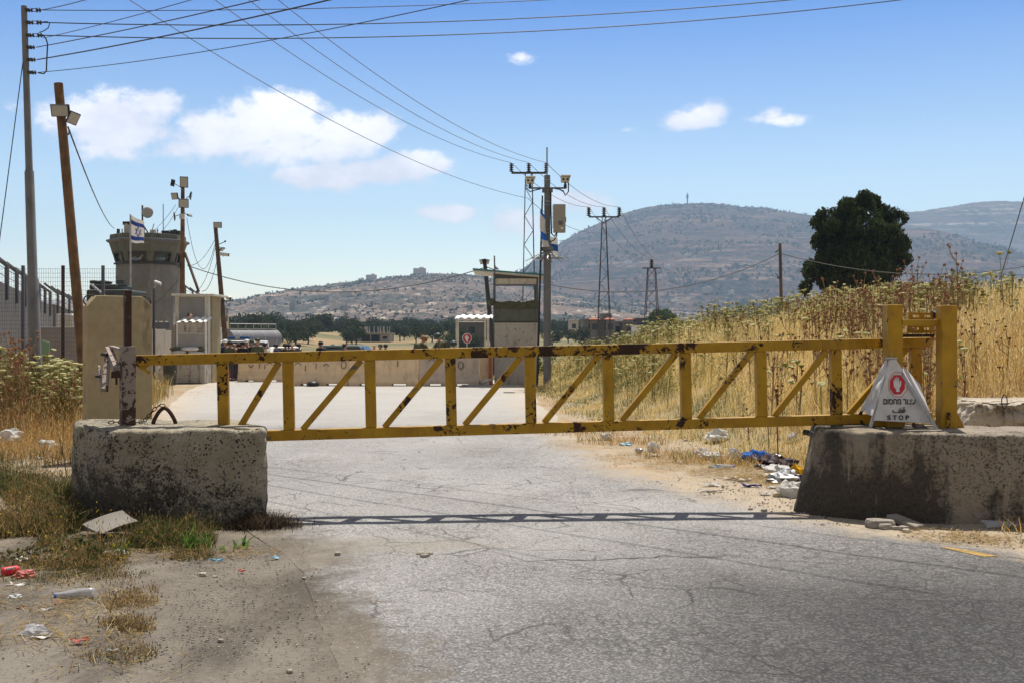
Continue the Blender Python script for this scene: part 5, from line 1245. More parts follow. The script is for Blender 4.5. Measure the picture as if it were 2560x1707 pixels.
tb_ = MB(); tb_.tube([(U(1200,35.4),35.3,.10),(U(1214,35.4),35.4,.14),(U(1228,35.4),35.5,.20)], [.05,.07,.05], 8); tb_.solo('pipe', 'short pale pipe lying at the right end of the barriers', 'pipe', M['cream'], smooth=True)
for k, (px, w) in enumerate(((782, .22), (1066, .0))):
    if w: q = MB(); q.lathe([(.02,0),(w*.8,.02),(w,.09),(w*.6,.16),(.02,.18)], 9, (U(px,34.7),34.7,0.01)); q.solo('rag', 'dark rag under the arc marked barrier', 'rag', M['black'], smooth=True)

# ---------------------------------------------------------------- people
def skin_mesh(name, verts, edges, mat, parent, sub=1):
    """verts: list of (co, rx, ry)"""
    me = bpy.data.meshes.new(name); me.from_pydata([v[0] for v in verts], edges, []); o = bpy.data.objects.new(name, me); C.objects.link(o); o.parent = parent
    s = o.modifiers.new('skin', 'SKIN'); s.branch_smoothing = 0.6; s.use_smooth_shade = True
    for i, v in enumerate(verts): d = me.skin_vertices[0].data[i]; d.radius = (v[1], v[2]); d.use_root = (i == 0)
    q = o.modifiers.new('sub', 'SUBSURF'); q.levels = sub; q.render_levels = sub
    me.materials.append(mat); return o
def person(x, y, ht, yaw, label, shirt, trousers='trousers', head='hair', bend=0.0, armL=(.12,0), armR=(.12,0), headtilt=0.0, pack=None, group=None, sleeves=1.0, z=None):
    """standing figure; yaw 0 looks towards -Y; arm = (forward lift, bend)"""
    g = gz(x, y) if z is None else z
    root = thing('person', label, 'person', (x, y, g), yaw, group); s = ht/1.75
    def B(px, py, pz):                      # forward bend above the hips
        if pz > .98: h_ = pz-.98; return (px*s, (py-h_*math.sin(bend)+0)*s, (.98+h_*math.cos(bend))*s)
        return (px*s, py*s, pz*s)
    V = []; E_ = []; idx = {}
    def add(nm, co, r, r2=None, link=None):
        idx[nm] = len(V); V.append((co, r*s, (r2 or r)*s))
        if link: E_.append((idx[link], idx[nm]))
    add('pelvis', B(0,0,.95), .13, .10); add('waist', B(0,0,1.10), .12, .09, 'pelvis'); add('chest', B(0,.01,1.30), .185, .12, 'waist'); add('uchest', B(0,.01,1.42), .15, .10, 'chest')
    add('neck', B(0,0,1.50), .052, .052, 'uchest')
    ht_ = -headtilt
    def Hd(dy, z_): a = B(0, 0, 1.50); t = headtilt+bend; h_ = z_-1.50; return (a[0], a[1]+(dy*math.cos(t)-h_*math.sin(t))*s, a[2]+(h_*math.cos(t)+dy*math.sin(t)*-1*-1)*s)
    add('jaw', Hd(-.03,1.565), .075, .08, 'neck'); add('head', Hd(-.01,1.645), .098, .115, 'jaw'); add('crown', Hd(.0,1.70), .09, .105, 'head')
    a = Hd(-.105, 1.615); add('nose', a, .012, .016, 'head')
    for sd_, arm in ((-1, armL), (1, armR)):
        q = 'L' if sd_ < 0 else 'R'
        add(q+'sh', B(sd_*.185,.01,1.42), .078, .078, 'uchest')
        S = Vector(B(sd_*.175,.01,1.41)); f1_, f2_ = arm
        el = S+Vector((sd_*.05, -.27*math.sin(f1_), -.27*math.cos(f1_)))*s; wr = el+Vector((-sd_*.03*(1 if f2_ else 0), -.25*math.sin(f1_+f2_), -.25*math.cos(f1_+f2_)))*s
        add(q+'el', tuple(el), .052, .052, q+'sh'); add(q+'wr', tuple(wr), .032, .035, q+'el')
        dh = (wr-el).normalized(); pa = wr+dh*.07*s; add(q+'palm', tuple(pa), .022, .036, q+'wr')
        sx = dh.cross(Vector((sd_, 0, 0))).normalized()
        for k in range(4):
            fb = pa+dh*.02*s+sx*(k-1.5)*.019*s; ft = fb+dh*(.055, .065, .062, .048)[k]*s+Vector((-sd_*.014, 0, 0)); add(q+'f%d' % k, tuple(ft), .008, .008, q+'palm')
        add(q+'th', tuple(pa+sx*-.04*s+dh*.01*s), .009, .009, q+'palm')
        add(q+'hip', B(sd_*.09,0,.88), .085, .09, 'pelvis'); add(q+'kn', B(sd_*.105,-.01,.49), .055, .06, q+'hip'); add(q+'an', B(sd_*.11,.015,.09), .038, .042, q+'kn'); add(q+'toe', B(sd_*.12,-.13,.035), .036, .03, q+'an')
    skin_mesh('body', V, E_, M['skin'], root)
    def sub(names, pads, nm, mat):
        mp = {n: i for i, n in enumerate(names)}; vv = [(V[idx[n]][0], V[idx[n]][1]+pads.get(n, .014), V[idx[n]][2]+pads.get(n, .014)) for n in names]
        inv = {idx[n]: n for n in names}; ee = [(mp[inv[a]], mp[inv[b]]) for a, b in E_ if a in inv and b in inv]; return skin_mesh(nm, vv, ee, M[mat], root)
    ar = ['Lsh', 'Lel', 'Rsh', 'Rel']+(['Lwr', 'Rwr'] if sleeves > .9 else [])
    sub(['pelvis', 'waist', 'chest', 'uchest']+ar, {'pelvis': .03, 'waist': .035, 'chest': .03, 'uchest': .03}, 'shirt', shirt)
    sub(['pelvis', 'Lhip', 'Lkn', 'Lan', 'Rhip', 'Rkn', 'Ran'], {'pelvis': .012}, 'trousers', trousers)
    for q in 'LR':
        a = Vector(V[idx[q+'an']][0]); b = Vector(V[idx[q+'toe']][0]); m_ = MB(); m_.bar(a+Vector((0,.05,-.04)), b+Vector((0,-.04,.012)), .10*s, .075*s); m_.build('shoe', M['black'], root, world=False, bevel=.02)
    hc = Vector(Hd(.0, 1.648)); tl = Matrix.Rotation(headtilt+bend, 3, 'X')
    m_ = MB()
    if head == 'hair': m_.lathe([(.088,-.055),(.103,-.01),(.100,.035),(.078,.070),(.038,.088),(.004,.092)], 14, hc+Vector((0,.016,-.005)), tl)
    elif head in ('helmet', 'helmet_tan'): m_.lathe([(.135,-.05),(.142,-.01),(.136,.04),(.105,.088),(.05,.115),(.004,.12)], 16, hc+Vector((0,.008,.01)), tl)
    elif head == 'kippah': m_.lathe([(.06,.075),(.05,.09),(.02,.1),(.003,.102)], 12, hc, tl)
    elif head == 'bald': pass
    else:
        m_.lathe([(.104,-.015),(.106,.03),(.095,.075),(.05,.10),(.004,.105)], 14, hc+Vector((0,.01,.012)), tl); m_.box(hc+Vector((0,-.125,.0)), (.14,.09,.012), tl)
    if head != 'bald': m_.build({'hair':'hair','kippah':'kippah'}.get(head, 'helmet' if 'helmet' in head else 'cap'), M[{'hair':'hair','helmet':'helmet_green','helmet_tan':'helmet_tan','kippah':'white','cap_white':'white','cap_olive':'olive','beret':'armor'}[head]], root, world=False, smooth=True)
    if head == 'kippah': m_ = MB(); m_.lathe([(.097,-.05),(.101,.0),(.094,.045),(.07,.075),(.03,.09)], 14, hc+Vector((0,.012,0)), tl); m_.build('hair', M['hair'], root, world=False, smooth=True)
    for e_ in (-1, 1):
        m_ = MB(); p_ = Vector(Hd(-.093, 1.645))+Vector((e_*.03,0,0)); m_.box(p_, (.02,.006,.009)); m_.build('eye', M['black'], root, world=False)
        m_ = MB(); p_ = Vector(Hd(.01, 1.64))+Vector((e_*.083,0,0)); m_.box(p_, (.016,.03,.055), tl); m_.build('ear', M['skin'], root, world=False, bevel=.006)
    if pack:
        c_ = Vector(B(0,.19,1.28)); m_ = MB(); m_.box(c_, (.30*s,.17*s,.38*s), Matrix.Rotation(bend, 3, 'X')); m_.build('backpack', M[pack], root, world=False, bevel=.04)
    return root
M['trousers'] = plain('dark trousers', (.05,.05,.06), .85, 0, .15, 8)
M['helmet_green'] = plain('dark green helmet', (.03,.05,.035), .5, 0, .15, 12)
M['helmet_tan'] = plain('tan helmet cover', (.24,.13,.055), .9, 0, .45, 26, (.07,.06,.03), .5)
M['sh_green'] = plain('green shirt', (.075,.085,.05), .9, 0, .15, 8); M['sh_black'] = plain('black shirt', (.015,.015,.018), .9, 0, .1, 8)
M['sh_cream'] = plain('cream shirt', (.55,.50,.38), .9, 0, .08, 8); M['sh_navy'] = plain('navy shirt', (.03,.04,.09), .9, 0, .1, 8)
M['sh_orange'] = plain('orange shirt', (.55,.17,.07), .9, 0, .1, 8); M['sh_grey'] = plain('grey shirt', (.25,.25,.27), .9, 0, .1, 8)
M['camo'] = plain('olive uniform', (.085,.085,.045), .95, 0, .4, 14, (.16,.13,.07), .4)
def per(px, ytop, Yd, yaw, label, shirt, **k):
    x = U(px, Yd); g = gz(x, Yd); ht = (P(0, ytop, Yd).z-g)*.985/(1 if 'bend' not in k else math.cos(k['bend'])*.45+.55)
    return person(x, Yd, min(1.92, max(1.5, ht)), R(yaw), label, shirt, **k)
per(1050, 838, 38.4, 62, 'soldier in olive kit with a tan covered helmet facing the dark helmeted soldier', 'camo', head='helmet_tan', bend=.20, armL=(.6,.9), armR=(.6,.9), headtilt=.35, pack='olive', trousers='camo')
per(1106, 831, 37.8, -62, 'soldier in olive kit with a dark green helmet leaning over towards the other soldier', 'camo', head='helmet', bend=.22, armL=(.6,.9), armR=(.6,.9), headtilt=.35, pack='olive', trousers='camo')
per(1137, 852, 39.0, -30, 'soldier half hidden by the post of the corrugated shelter', 'camo', head='helmet', bend=.15, headtilt=.2, trousers='camo')
cg = 'people gathered behind the barriers'
crowd = [(563,848,46.5,20,'man in a white cap at the left end of the crowd','sh_navy','cap_white',{}),
 (575,850,45.5,160,'man in a green shirt with his back turned, left in the crowd','sh_green','hair',{}),
 (587,854,46.2,-30,'fair headed man with arms folded beside the green shirted man','sh_orange','bald',{'sleeves':.5,'armL':(.3,1.4),'armR':(.3,1.4)}),
 (596,856,46.6,190,'man in grey with lowered dark hair in the middle of the crowd','sh_grey','hair',{}),
 (607,851,45.4,175,'broad man in a black shirt with his back turned','sh_black','hair',{'sleeves':.5}),
 (617,848,47.0,10,'man with a pale cap looking out between black and dark shirts','sh_black','cap_white',{}),
 (629,849,46.8,-20,'man in an olive cap and black top','sh_black','cap_olive',{}),
 (644,845,45.0,180,'tall man in a green uniform shirt seen from behind','sh_green','beret',{'sleeves':.5,'trousers':'olive'}),
 (664,855,46.3,60,'man in a cream shirt and white kippah at the right of the group','sh_cream','kippah',{'sleeves':.5}),
 (690,868,50.0,120,'short dark haired person left of the white car','sh_navy','hair',{}),
 (713,864,48.0,170,'dark haired man in black in front of the white car','sh_black','hair',{}),
 (722,861,49.0,-150,'man in navy beside the balding man at the white car','sh_navy','hair',{}),
 (730,861,47.6,30,'balding man in black at the white car','sh_black','bald',{}),
 (748,863,48.4,90,'dark haired man right of the white car','sh_black','hair',{})]
for (px, yt, Yd, yaw, lab, sh_, hd_n, kw) in crowd: per(px, yt, Yd*.9, yaw, lab, sh_, head=hd_n, group=cg, **kw)
per(801, 851, 41.5, -120, 'man in black with a backpack standing alone behind the barriers', 'sh_black', head='hair', pack='black', group=cg)
for (px, lab, yw) in ((832,'person whose dark head just clears the gate rail left of centre',20),(862,'dark haired person next to the parked roof rack',70),(935,'person with fair hair just above the gate rail','h'),(951,'first of two dark heads right of the fair haired one',0),(964,'second of two dark heads right of the fair haired one',190)):
    per(px, 866 if px < 900 else 869, 44+(px % 7)*.4, 30 if yw == 'h' else yw, lab, 'sh_orange' if px == 832 else 'sh_black', head='bald' if yw == 'h' else 'hair', group=cg)
per(476, 786, 37.6, 30, 'soldier in olive standing at the right side of the left booth', 'camo', head='hair', trousers='camo', z=.62)
per(490, 776, 38.7, 0, 'dark silhouetted soldier behind the dusty glass of the left booth', 'camo', head='cap_olive', trousers='camo', z=.82)
bxp = MB(); bxp.b2((U(466,37.6), 37.45, 0), (U(495,37.6), 38.0, .62)); bxp.solo('step_block', 'concrete step beside the left booth under the olive clad soldier', 'step', M['booth'], bevel=.02)

# ---------------------------------------------------------------- vehicles behind the crowd
def wheels(root, pts, r=.36, w=.24, axis=(1,0,0)):
    for p in pts:
        p = Vector(p); a = Vector(axis).normalized(); m_ = MB(); m_.tube([p-a*w/2, p+a*w/2], r, 18); o = m_.build('wheel', M['black'], root, world=False); m_ = MB(); m_.tube([p-a*(w/2+.01), p+a*(w/2+.01)], r*.55, 12); m_.build('rim', M['galv'], o, world=False)
def carbody(root, L, W_, Hb, Hr, mat, nose=.9, cab=(.28,.80)):
    """local: x along length, front at -x"""
    m_ = MB(); pr = [(-L/2,.30),(-L/2,.30+Hb*.62),(-L/2+.08,.30+Hb*.78),(-L/2+nose,.30+Hb),(L/2-.06,.30+Hb),(L/2,.30+Hb*.85),(L/2,.30)]
    m_.prism([(x, -W_/2, z) for x, z in pr], (0, W_, 0)); m_.build('body', mat, root, world=False, bevel=.06)
    a, b = -L/2+L*cab[0], -L/2+L*cab[1]; zb = .30+Hb-.02
    m_ = MB(); m_.prism([(a, -W_/2+.04, zb), (a+.45, -W_/2+.12, zb+Hr), (b-.12, -W_/2+.12, zb+Hr), (b, -W_/2+.04, zb)], (0, W_-.08, 0)); cb_ = m_.build('cabin', mat, root, world=False, bevel=.05)
    m_ = MB(); m_.prism([(a+.06, -W_/2+.035, zb+.07), (a+.44, -W_/2+.10, zb+Hr-.08), (b-.22, -W_/2+.10, zb+Hr-.08), (b-.12, -W_/2+.035, zb+.07)], (0, W_-.07, 0)); m_.build('side_window', M['sheetdark'], cb_, world=False)
    m_ = MB(); m_.add([(a+.02, -W_/2+.14, zb+.06), (a+.02, W_/2-.14, zb+.06), (a+.40, W_/2-.20, zb+Hr-.05), (a+.40, -W_/2+.20, zb+Hr-.05)], [(0,1,2,3)]); m_.v = [v+Vector((-.03,0,.02)) for v in m_.v]; m_.build('windscreen', M['sheetdark'], cb_, world=False)
    for sy in (-1, 1):
        m_ = MB(); m_.box((-L/2-.01, sy*(W_/2-.25), .30+Hb*.55), (.06, .30, .14)); m_.build('headlight', M['lampglass'], root, world=False, bevel=.02)
    wheels(root, [(sx*L*.31, sy*(W_/2-.1), .36) for sx in (-1, 1) for sy in (-1, 1)], axis=(0,1,0))
yj = 52; jp = thing('police_jeep', 'police jeep with a long blue light bar behind the crowd', 'jeep', (U(603,yj), yj, gz(U(603,yj), yj)), R(70))
carbody(jp, 4.3, 1.85, .72, .72, M['white'])
m_ = MB(); m_.box((-.2,0,1.86), (.24,1.30,.13)); lbq = m_.build('light_bar', plain('blue light bar', (.01,.07,.20), .25, 0, .1, 6), jp, world=False, bevel=.03)
m_ = MB(); m_.box((-.2,0,1.865), (.245,.26,.10)); m_.build('white_lamp', M['lampglass'], lbq, world=False)
yc = 56; cr_ = thing('parked_car', 'white car whose roof shows behind the heads on the right of the crowd', 'car', (U(717,yc), yc, gz(U(717,yc), yc)), R(100)); carbody(cr_, 4.2, 1.7, .62, .55, M['white'])
yc = 47; cr_ = thing('parked_car', 'grey green car whose long flat roof just clears the gate rail', 'car', (U(880,yc), yc, gz(U(880,yc), yc)), R(175)); carbody(cr_, 4.4, 1.75, .62, .56, plain('grey green car paint', (.12,.15,.13), .4, 0, .05, 3))
# tanker lorry
yt_ = 90; tk = thing('tanker_truck', 'tanker lorry with a white cab and long grey tank behind the crowd', 'truck', (U(588,yt_), yt_, gz(U(588,yt_), yt_)), R(58))
m_ = MB(); n = 20; prof_ = [(1.15*math.cos(2*math.pi*k/n), 2.42+.86*math.sin(2*math.pi*k/n)) for k in range(n)]; m_.prism([(-1.2, y, z) for y, z in prof_], (5.7, 0, 0)); tkb = m_.build('tank', plain('dusty grey tank', (.17,.165,.18), .6, 0, .12, 1.5, (.18,.17,.17), .4), tk, world=False, smooth='auto')
for xx in (-.4, 1.0, 2.4, 3.8):
    m_ = MB(); m_.prism([(xx, y*1.02, (z-2.42)*1.02+2.42) for y, z in prof_], (.05, 0, 0)); m_.build('tank_band', M['galv'], tkb, world=False)
m_ = MB(); m_.b2((-1.1,-.45,3.27), (4.4,.45,3.32)); m_.build('walkway', M['cream'], tk, world=False)
for k in range(7):
    m_ = MB(); m_.tube([(-1+k*.9,-.45,3.3), (-1+k*.9,-.45,3.72)], .03, 4); m_.build('rail_post', M['galv'], tk, world=False)
m_ = MB(); m_.tube([(-1,-.45,3.72), (4.4,-.45,3.72)], .03, 4); m_.build('hand_rail', M['galv'], tk, world=False)
m_ = MB(); m_.b2((-4.2,-1.15,.62), (4.6,1.15,.95)); m_.build('chassis', M['black'], tk, world=False)
m_ = MB(); m_.prism([(-4.4,-1.2,.7), (-4.45,-1.2,1.9), (-4.2,-1.2,2.9), (-3.4,-1.2,3.35), (-2.1,-1.2,3.35), (-2.0,-1.2,.7)], (0,2.4,0)); cbt = m_.build('cab', M['white'], tk, world=False, bevel=.08)
m_ = MB(); m_.add([(-4.47,-1.05,1.95),(-4.47,1.05,1.95),(-4.24,1.0,2.85),(-4.24,-1.0,2.85)], [(0,1,2,3)]); m_.build('windscreen', M['sheetdark'], cbt, world=False)
m_ = MB(); m_.b2((-4.0,-1.23,1.75), (-2.9,-1.205,2.7)); m_.build('side_window', M['sheetdark'], cbt, world=False)
m_ = MB(); m_.b2((-4.3,-1.5,2.0), (-4.15,-1.28,2.8)); m_.build('mirror', M['black'], cbt, world=False)
wheels(tk, [(x, sy*1.0, .5) for x in (-3.4, 2.4, 3.7) for sy in (-1, 1)], .5, .3, (0,1,0))

# ---------------------------------------------------------------- far buildings
def house(px0, px1, ytop, Yd, label, wall, roof=None, dep=8, storeys=1, name='house', group='houses behind the bank', tint=None):
    x0, x1 = U(px0, Yd), U(px1, Yd); g = gz((x0+x1)/2, Yd)-.6; zt_ = P(0, ytop, Yd).z
    root = thing(name, label, 'house', ((x0+x1)/2, Yd, g+.6), 0, group); m_ = MB(); m_.b2((x0, Yd, g), (x1, Yd+dep, zt_)); wl_ = m_.build('wall', wall, root)
    n = max(1, int((x1-x0)/3.4))
    for k in range(n):
        cx_ = x0+(x1-x0)*(k+.5)/n; hz = min(1.3, (zt_-g)*.35); m_ = MB(); m_.b2((cx_-.55, Yd-.03, zt_-hz-.9), (cx_+.55, Yd+.02, zt_-.9)); m_.build('window', M['sheetdark'], root)
    if roof == 'red':
        m_ = MB(); e = .5; c_ = ((x0+x1)/2, Yd+dep/2, zt_+min(2.0, (x1-x0)*.22)); m_.add([(x0-e,Yd-e,zt_),(x1+e,Yd-e,zt_),(x1+e,Yd+dep+e,zt_),(x0-e,Yd+dep+e,zt_),(c_[0]-(x1-x0)*.2,c_[1],c_[2]),(c_[0]+(x1-x0)*.2,c_[1],c_[2])], [(0,1,5,4),(1,2,5),(2,3,4,5),(3,0,4),(0,3,2,1)]); m_.build('roof', M['tiles'], root)
    else:
        m_ = MB(); m_.b2((x0-.12, Yd-.12, zt_), (x1+.12, Yd+dep+.12, zt_+.25)); m_.build('roof', wall, root)
    return root
M['tiles'] = plain('red roof tiles', (.38,.12,.06), .85, 0, .15, 1)
W1 = plain('grey stone wall', (.20,.17,.145), .9, 0, .12, .6); W2 = plain('pale plaster wall', (.45,.41,.36), .9, 0, .1, .6); W3 = plain('dark block wall', (.11,.10,.09), .9, 0, .12, .6)
house(1458, 1536, 800, 230, 'long brown two storey house with small red awning roof', W1, None, 10)
house(1476, 1497, 799, 229, 'short red tiled lean-to on the left half of the long brown house', W1, 'red', 3)
house(1515, 1537, 799, 228.5, 'red tiled corner of the long brown house nearest the lattice pylon', W1, 'red', 4)
house(1505, 1528, 787, 236, 'upper storey block rising behind the long brown house', W1, None, 6)
house(1533, 1556, 806, 238, 'small pale house right of the long brown house', W2, None, 6)
house(1565, 1582, 799, 235, 'narrow cream house with a hipped red roof', W2, 'red', 6)
house(1556, 1592, 808, 231, 'low grey house in front of the narrow red roofed one', W1, None, 6)
house(1593, 1621, 798, 232, 'flat roofed dark grey house left of the cross braced pylon', W3, None, 8)
house(1646, 1668, 800, 222, 'reddish house with a pointed orange roof beside the round tree', W1, 'red', 8)
house(1424, 1446, 802, 300, 'far pale flat house at the left of the row', W2, None, 8)
house(1586, 1664, 817, 180, 'long low white greenhouse shed just above the weeds', M['white'], None, 5, name='shed')
# unfinished concrete building in the fields
yu = 250; ub = thing('unfinished_building', 'half built concrete house with bare columns and two dark garage openings', 'building', (U(925,yu), yu, gz(U(925,yu),yu)))
WU = plain('raw concrete', (.34,.31,.27), .9, 0, .12, .5)
def ubx(x0, x1, y0, y1, dY, dep, name, mat): m_ = MB(); a = P(x0, y1, yu+dY); b = P(x1, y0, yu+dY); m_.b2((a.x, yu+dY, a.z), (b.x, yu+dY+dep, b.z)); return m_.build(name, mat, ub)
ubx(866, 974, 834, 860, 0, 9, 'ground_floor', WU); ubx(863, 977, 832.5, 834.5, -.5, 10, 'floor_slab', WU)
ubx(904, 925, 837, 853, -.12, .1, 'garage_opening', M['sheetdark']); ubx(928, 949, 837, 853, -.12, .1, 'garage_opening', M['sheetdark'])
ubx(886, 897, 841, 847, -.12, .1, 'window', M['sheetdark']); ubx(957, 968, 841, 847, -.12, .1, 'window', M['sheetdark'])
for px in (867,872,879,889,898,905,922,934,944,950,958,967,973): ubx(px, px+1.6, 815.5+(px % 3), 832.5, (px*7 % 5)*1.5, .4, 'column', WU)
ubx(909, 919, 817, 832.5, 4, .3, 'wall_piece', WU); ubx(957, 961, 816, 832.5, 3, .3, 'wall_piece', WU); ubx(899, 904, 817, 832.5, 5, .3, 'wall_piece', WU)
ubx(858, 866, 838, 856, 1, 7, 'side_wing', W2)
house(1150, 1210, 806, 210, 'dark house glimpsed through the corrugated shelter', W3, None, 8, name='house')
# mast tower on the hill top
ytm = 3600; tt = thing('lookout_tower', 'thin round tower on the summit of the big hill', 'tower', tuple(P(1718.5, 509, ytm)))
m_ = MB(); m_.lathe([(2.6, -12), (2.2, 17), (3.9, 19), (4.1, 27), (2.4, 29), (2.0, 33)], 12, tt.location); m_.build('shaft', plain('tower grey', (.16,.155,.16), .8, 0, .05, .1), tt)
m_ = MB(); m_.lathe([(.9, 32), (.5, 37)], 6, tt.location); m_.build('spire', M['slate'], tt)
# houses scattered over the lower slopes: one mesh pair copied
hm = [plain('far white house', (.72,.66,.58), .9, 0, .05, .05), plain('far tan house', (.58,.48,.37), .9, 0, .05, .05), plain('far grey house', (.33,.29,.26), .9, 0, .05, .05)]
protos = []
for k in range(3):
    w, d_, h_ = ((11, 9, 7), (16, 10, 9), (9, 9, 11))[k]; m_ = MB(); m_.box((0,0,h_/2-1), (w, d_, h_+2)); m_.box((w*.15, 0, h_+.9), (w*.35, d_*.4, 1.8)); protos.append((m_, hm[k]))
def surf(XX, YY, ZZ, i, j): return XX[j, i], YY[j, i], ZZ[j, i]
first = [None]*3; hcount = 0
for (SET, num, jlo, jhi, ilo, ihi, lab) in ((LOW, 150, 20, 110, 60, 400, 'tiny pale house among many on the near hillside'), (BIG, 140, 8, 50, 120, 330, 'tiny pale house among many low on the big hill')):
    XX, YY, ZZ = SET; cl = [(rng.integers(ilo, ihi), rng.integers(jlo, jhi)) for _ in range(9)]
    for _ in range(num):
        ci, cj = cl[rng.integers(0, 9)]; i = int(np.clip(ci+rng.normal(0, 14), 2, XX.shape[1]-3)); j = int(np.clip(cj+rng.normal(0, 7), jlo, jhi))
        x, y, z = surf(XX, YY, ZZ, i, j); k = rng.integers(0, 3)
        if first[k] is None: first[k] = protos[k][0].build('house', protos[k][1], None); o = first[k]
        else: o = first[k].copy(); C.objects.link(o)
        o.location = (x, y, z); o.rotation_euler = (0, 0, rng.uniform(-.6, .6)); s_ = rng.uniform(.55, .95)*(1.25 if SET is BIG else .9); o.scale = (s_, s_, s_); tag(o, lab, 'house', 'houses on the '+('near hillside' if SET is LOW else 'big hill'))
for (px, py, s_, lab) in ((1050,690,1.5,'tall lone house on the ridge of the near hill, highest on the skyline'),(712,740,1.3,'ruin like house on the left shoulder of the near hill'),(930,702,1.3,'wide house on the skyline of the near hill left of the tall one'),(905,704,1.0,'small house on the near skyline at the left end of its cluster')):
    X_ = U(px, 2090); i = int(np.argmin(np.abs(LOW[0][119]-X_))); o = first[1 if s_ > 1.2 else 0].copy(); C.objects.link(o); o.location = (X_, 2080, LOW[2][118][i]-2); o.scale = (s_,)*3; tag(o, lab, 'house', 'houses on the near skyline')

for (px, py, sx_, lab) in ((1770,511,6,'long low pale building on the summit right of the thin tower'),(1748,511,2.2,'short pale building on the summit close to the thin tower'),(1800,513,3.4,'pale building at the right end of the summit row')):
    o = first[0].copy(); C.objects.link(o); o.location = P(px, py+2, 3590); o.scale = (sx_*.8, .8, .75); tag(o, lab, 'building', 'buildings on the summit')

# ---------------------------------------------------------------- trees
M['leaf_euc'] = mat_leaf('dark eucalyptus leaves', (0.024,0.036,0.015), (0.075,0.095,0.036), 0.28)
M['leaf_olive'] = mat_leaf('olive leaves', (0.035,0.05,0.028), (0.085,0.10,0.06), 0.2)
M['leaf_green'] = mat_leaf('green leaves', (0.05,0.085,0.02), (0.10,0.15,0.045), 0.25)
M['bark'] = plain('bark', (0.11,0.085,0.065), .9, 0, .25, 3)
def leafcloud(centers, n, size, seed, droop=0.0):
    """n small two-triangle leaf clumps in ellipsoid shells; centers: (c, r)"""
    r_ = np.random.default_rng(seed); cs = np.array([list(c) for c, r in centers]); rs = np.array([[r, r, r*.85] if not hasattr(r, '__len__') else r for c, r in centers], float)
    w = (rs[:, 0]**2); w = w/w.sum(); k = r_.choice(len(cs), n, p=w); d = r_.normal(size=(n, 3)); d /= np.linalg.norm(d, axis=1)[:, None]
    rad = r_.uniform(.3, 1.3, n)**.5; p = cs[k]+d*rs[k]*rad[:, None]
    # clump: keep points where a coarse noise is high so gaps open
    f = fbm(p[:, 0]*3.0/size*.12+p[:, 2]*.9, p[:, 2]*3.0/size*.12+p[:, 1]*.9, seed, 3); keep = f > -.42; p = p[keep]; n = len(p)
    a = r_.normal(size=(n, 3)); a /= np.linalg.norm(a, axis=1)[:, None]; b = np.cross(a, r_.normal(size=(n, 3))); b /= np.linalg.norm(b, axis=1)[:, None]+1e-9
    a[:, 2] -= droop; s = size*r_.uniform(.5, 1.3, n)[:, None]
    v = np.stack([p-a*s*.5, p+b*s*.28, p+a*s*.5, p-b*s*.28], 1).reshape(-1, 3); fidx = np.arange(n*4).reshape(n, 4); return v, fidx
def tree(name, label, group, base, trunk_r, forks, blobs, nleaf, size, seed, leaf, droop=0.0):
    root = thing(name, label, 'tree', base, 0, group); m_ = MB(); b = Vector(base)
    for f in forks: m_.tube([b+Vector(p) for p in f], [trunk_r*(1-.75*k/(len(f)-1)) for k in range(len(f))], 8)
    m_.build('trunk', M['bark'], root, smooth=True)
    v, f = leafcloud([(Vector(c), r) for c, r in blobs], nleaf, size, seed, droop); fastmesh('crown', v, f, mat=M[leaf], parent=root); return root
yT = 70; xT = U(2140, yT); gT = gz(xT, yT); sc_ = yT/F
def tb(px, py, r, rz=None): q = P(px, py, yT); return ((q.x-xT, (rnd.random()-.5)*2.2, q.z-gT), (r*sc_, r*sc_*1.1, (rz or r)*sc_))
blobs = [tb(2150,580,62,58), tb(2140,660,75,52), tb(2190,690,55,42), tb(2215,610,32,48), tb(2085,630,34,44)]
rE = random.Random(12)
for (px, py, rx, ry, n) in [(2150,560,75,60,15),(2135,640,90,60,16),(2190,690,75,50,13),(2075,660,42,50,8),(2240,640,26,55,6),(2045,690,25,26,4),(2060,590,22,40,5),(2235,570,24,32,5),(2110,730,55,22,6),(2155,505,34,14,5),(2020,668,10,16,2),(2262,660,8,18,2),(2030,720,14,10,2),(2085,548,38,32,9),(2052,575,20,26,4),(2222,548,32,26,7),(2120,515,30,14,4)]:
    for _ in range(n):
        a = rE.uniform(0, 6.28); q = rE.random()**.5; r = rE.uniform(12, 24); blobs.append(tb(px+rx*q*math.cos(a), py+ry*q*math.sin(a), r, r*rE.uniform(.75, 1.15)))
hT = P(0, 640, yT).z-gT
tree('eucalyptus_tree', 'big dark leafy tree standing alone behind the grassy bank', None, (xT, yT, gT), .34, [[(0,0,-.3),(.1,0,2.5),(.2,.1,5),(.1,.2,8),(.2,.1,10)], [(.05,0,1.5),(-1.0,.2,3.6),(-2.1,.3,5.2)], [(.1,0,2),(1.2,-.2,4.5),(1.9,-.1,6.5)], [(0,0,1.2),(-1.2,.1,2.6),(-2.9,.2,3.2)]], blobs, 62000, .26, 5, 'leaf_euc', .5)
yS = 85; xS = U(2288, yS); gS = gz(xS, yS)
tree('bushy_tree', 'small dark bushy tree just right of the big dark tree', None, (xS, yS, gS), .12, [[(0,0,-.2),(0,0,3),(.1,0,4.4)]], [((0,0,4.0),(1.0,1.0,1.3)), ((.2,.1,5.0),(.6,.7,.7)), ((-.4,0,3.2),(.8,.8,.8))], 2600, .22, 8, 'leaf_euc')
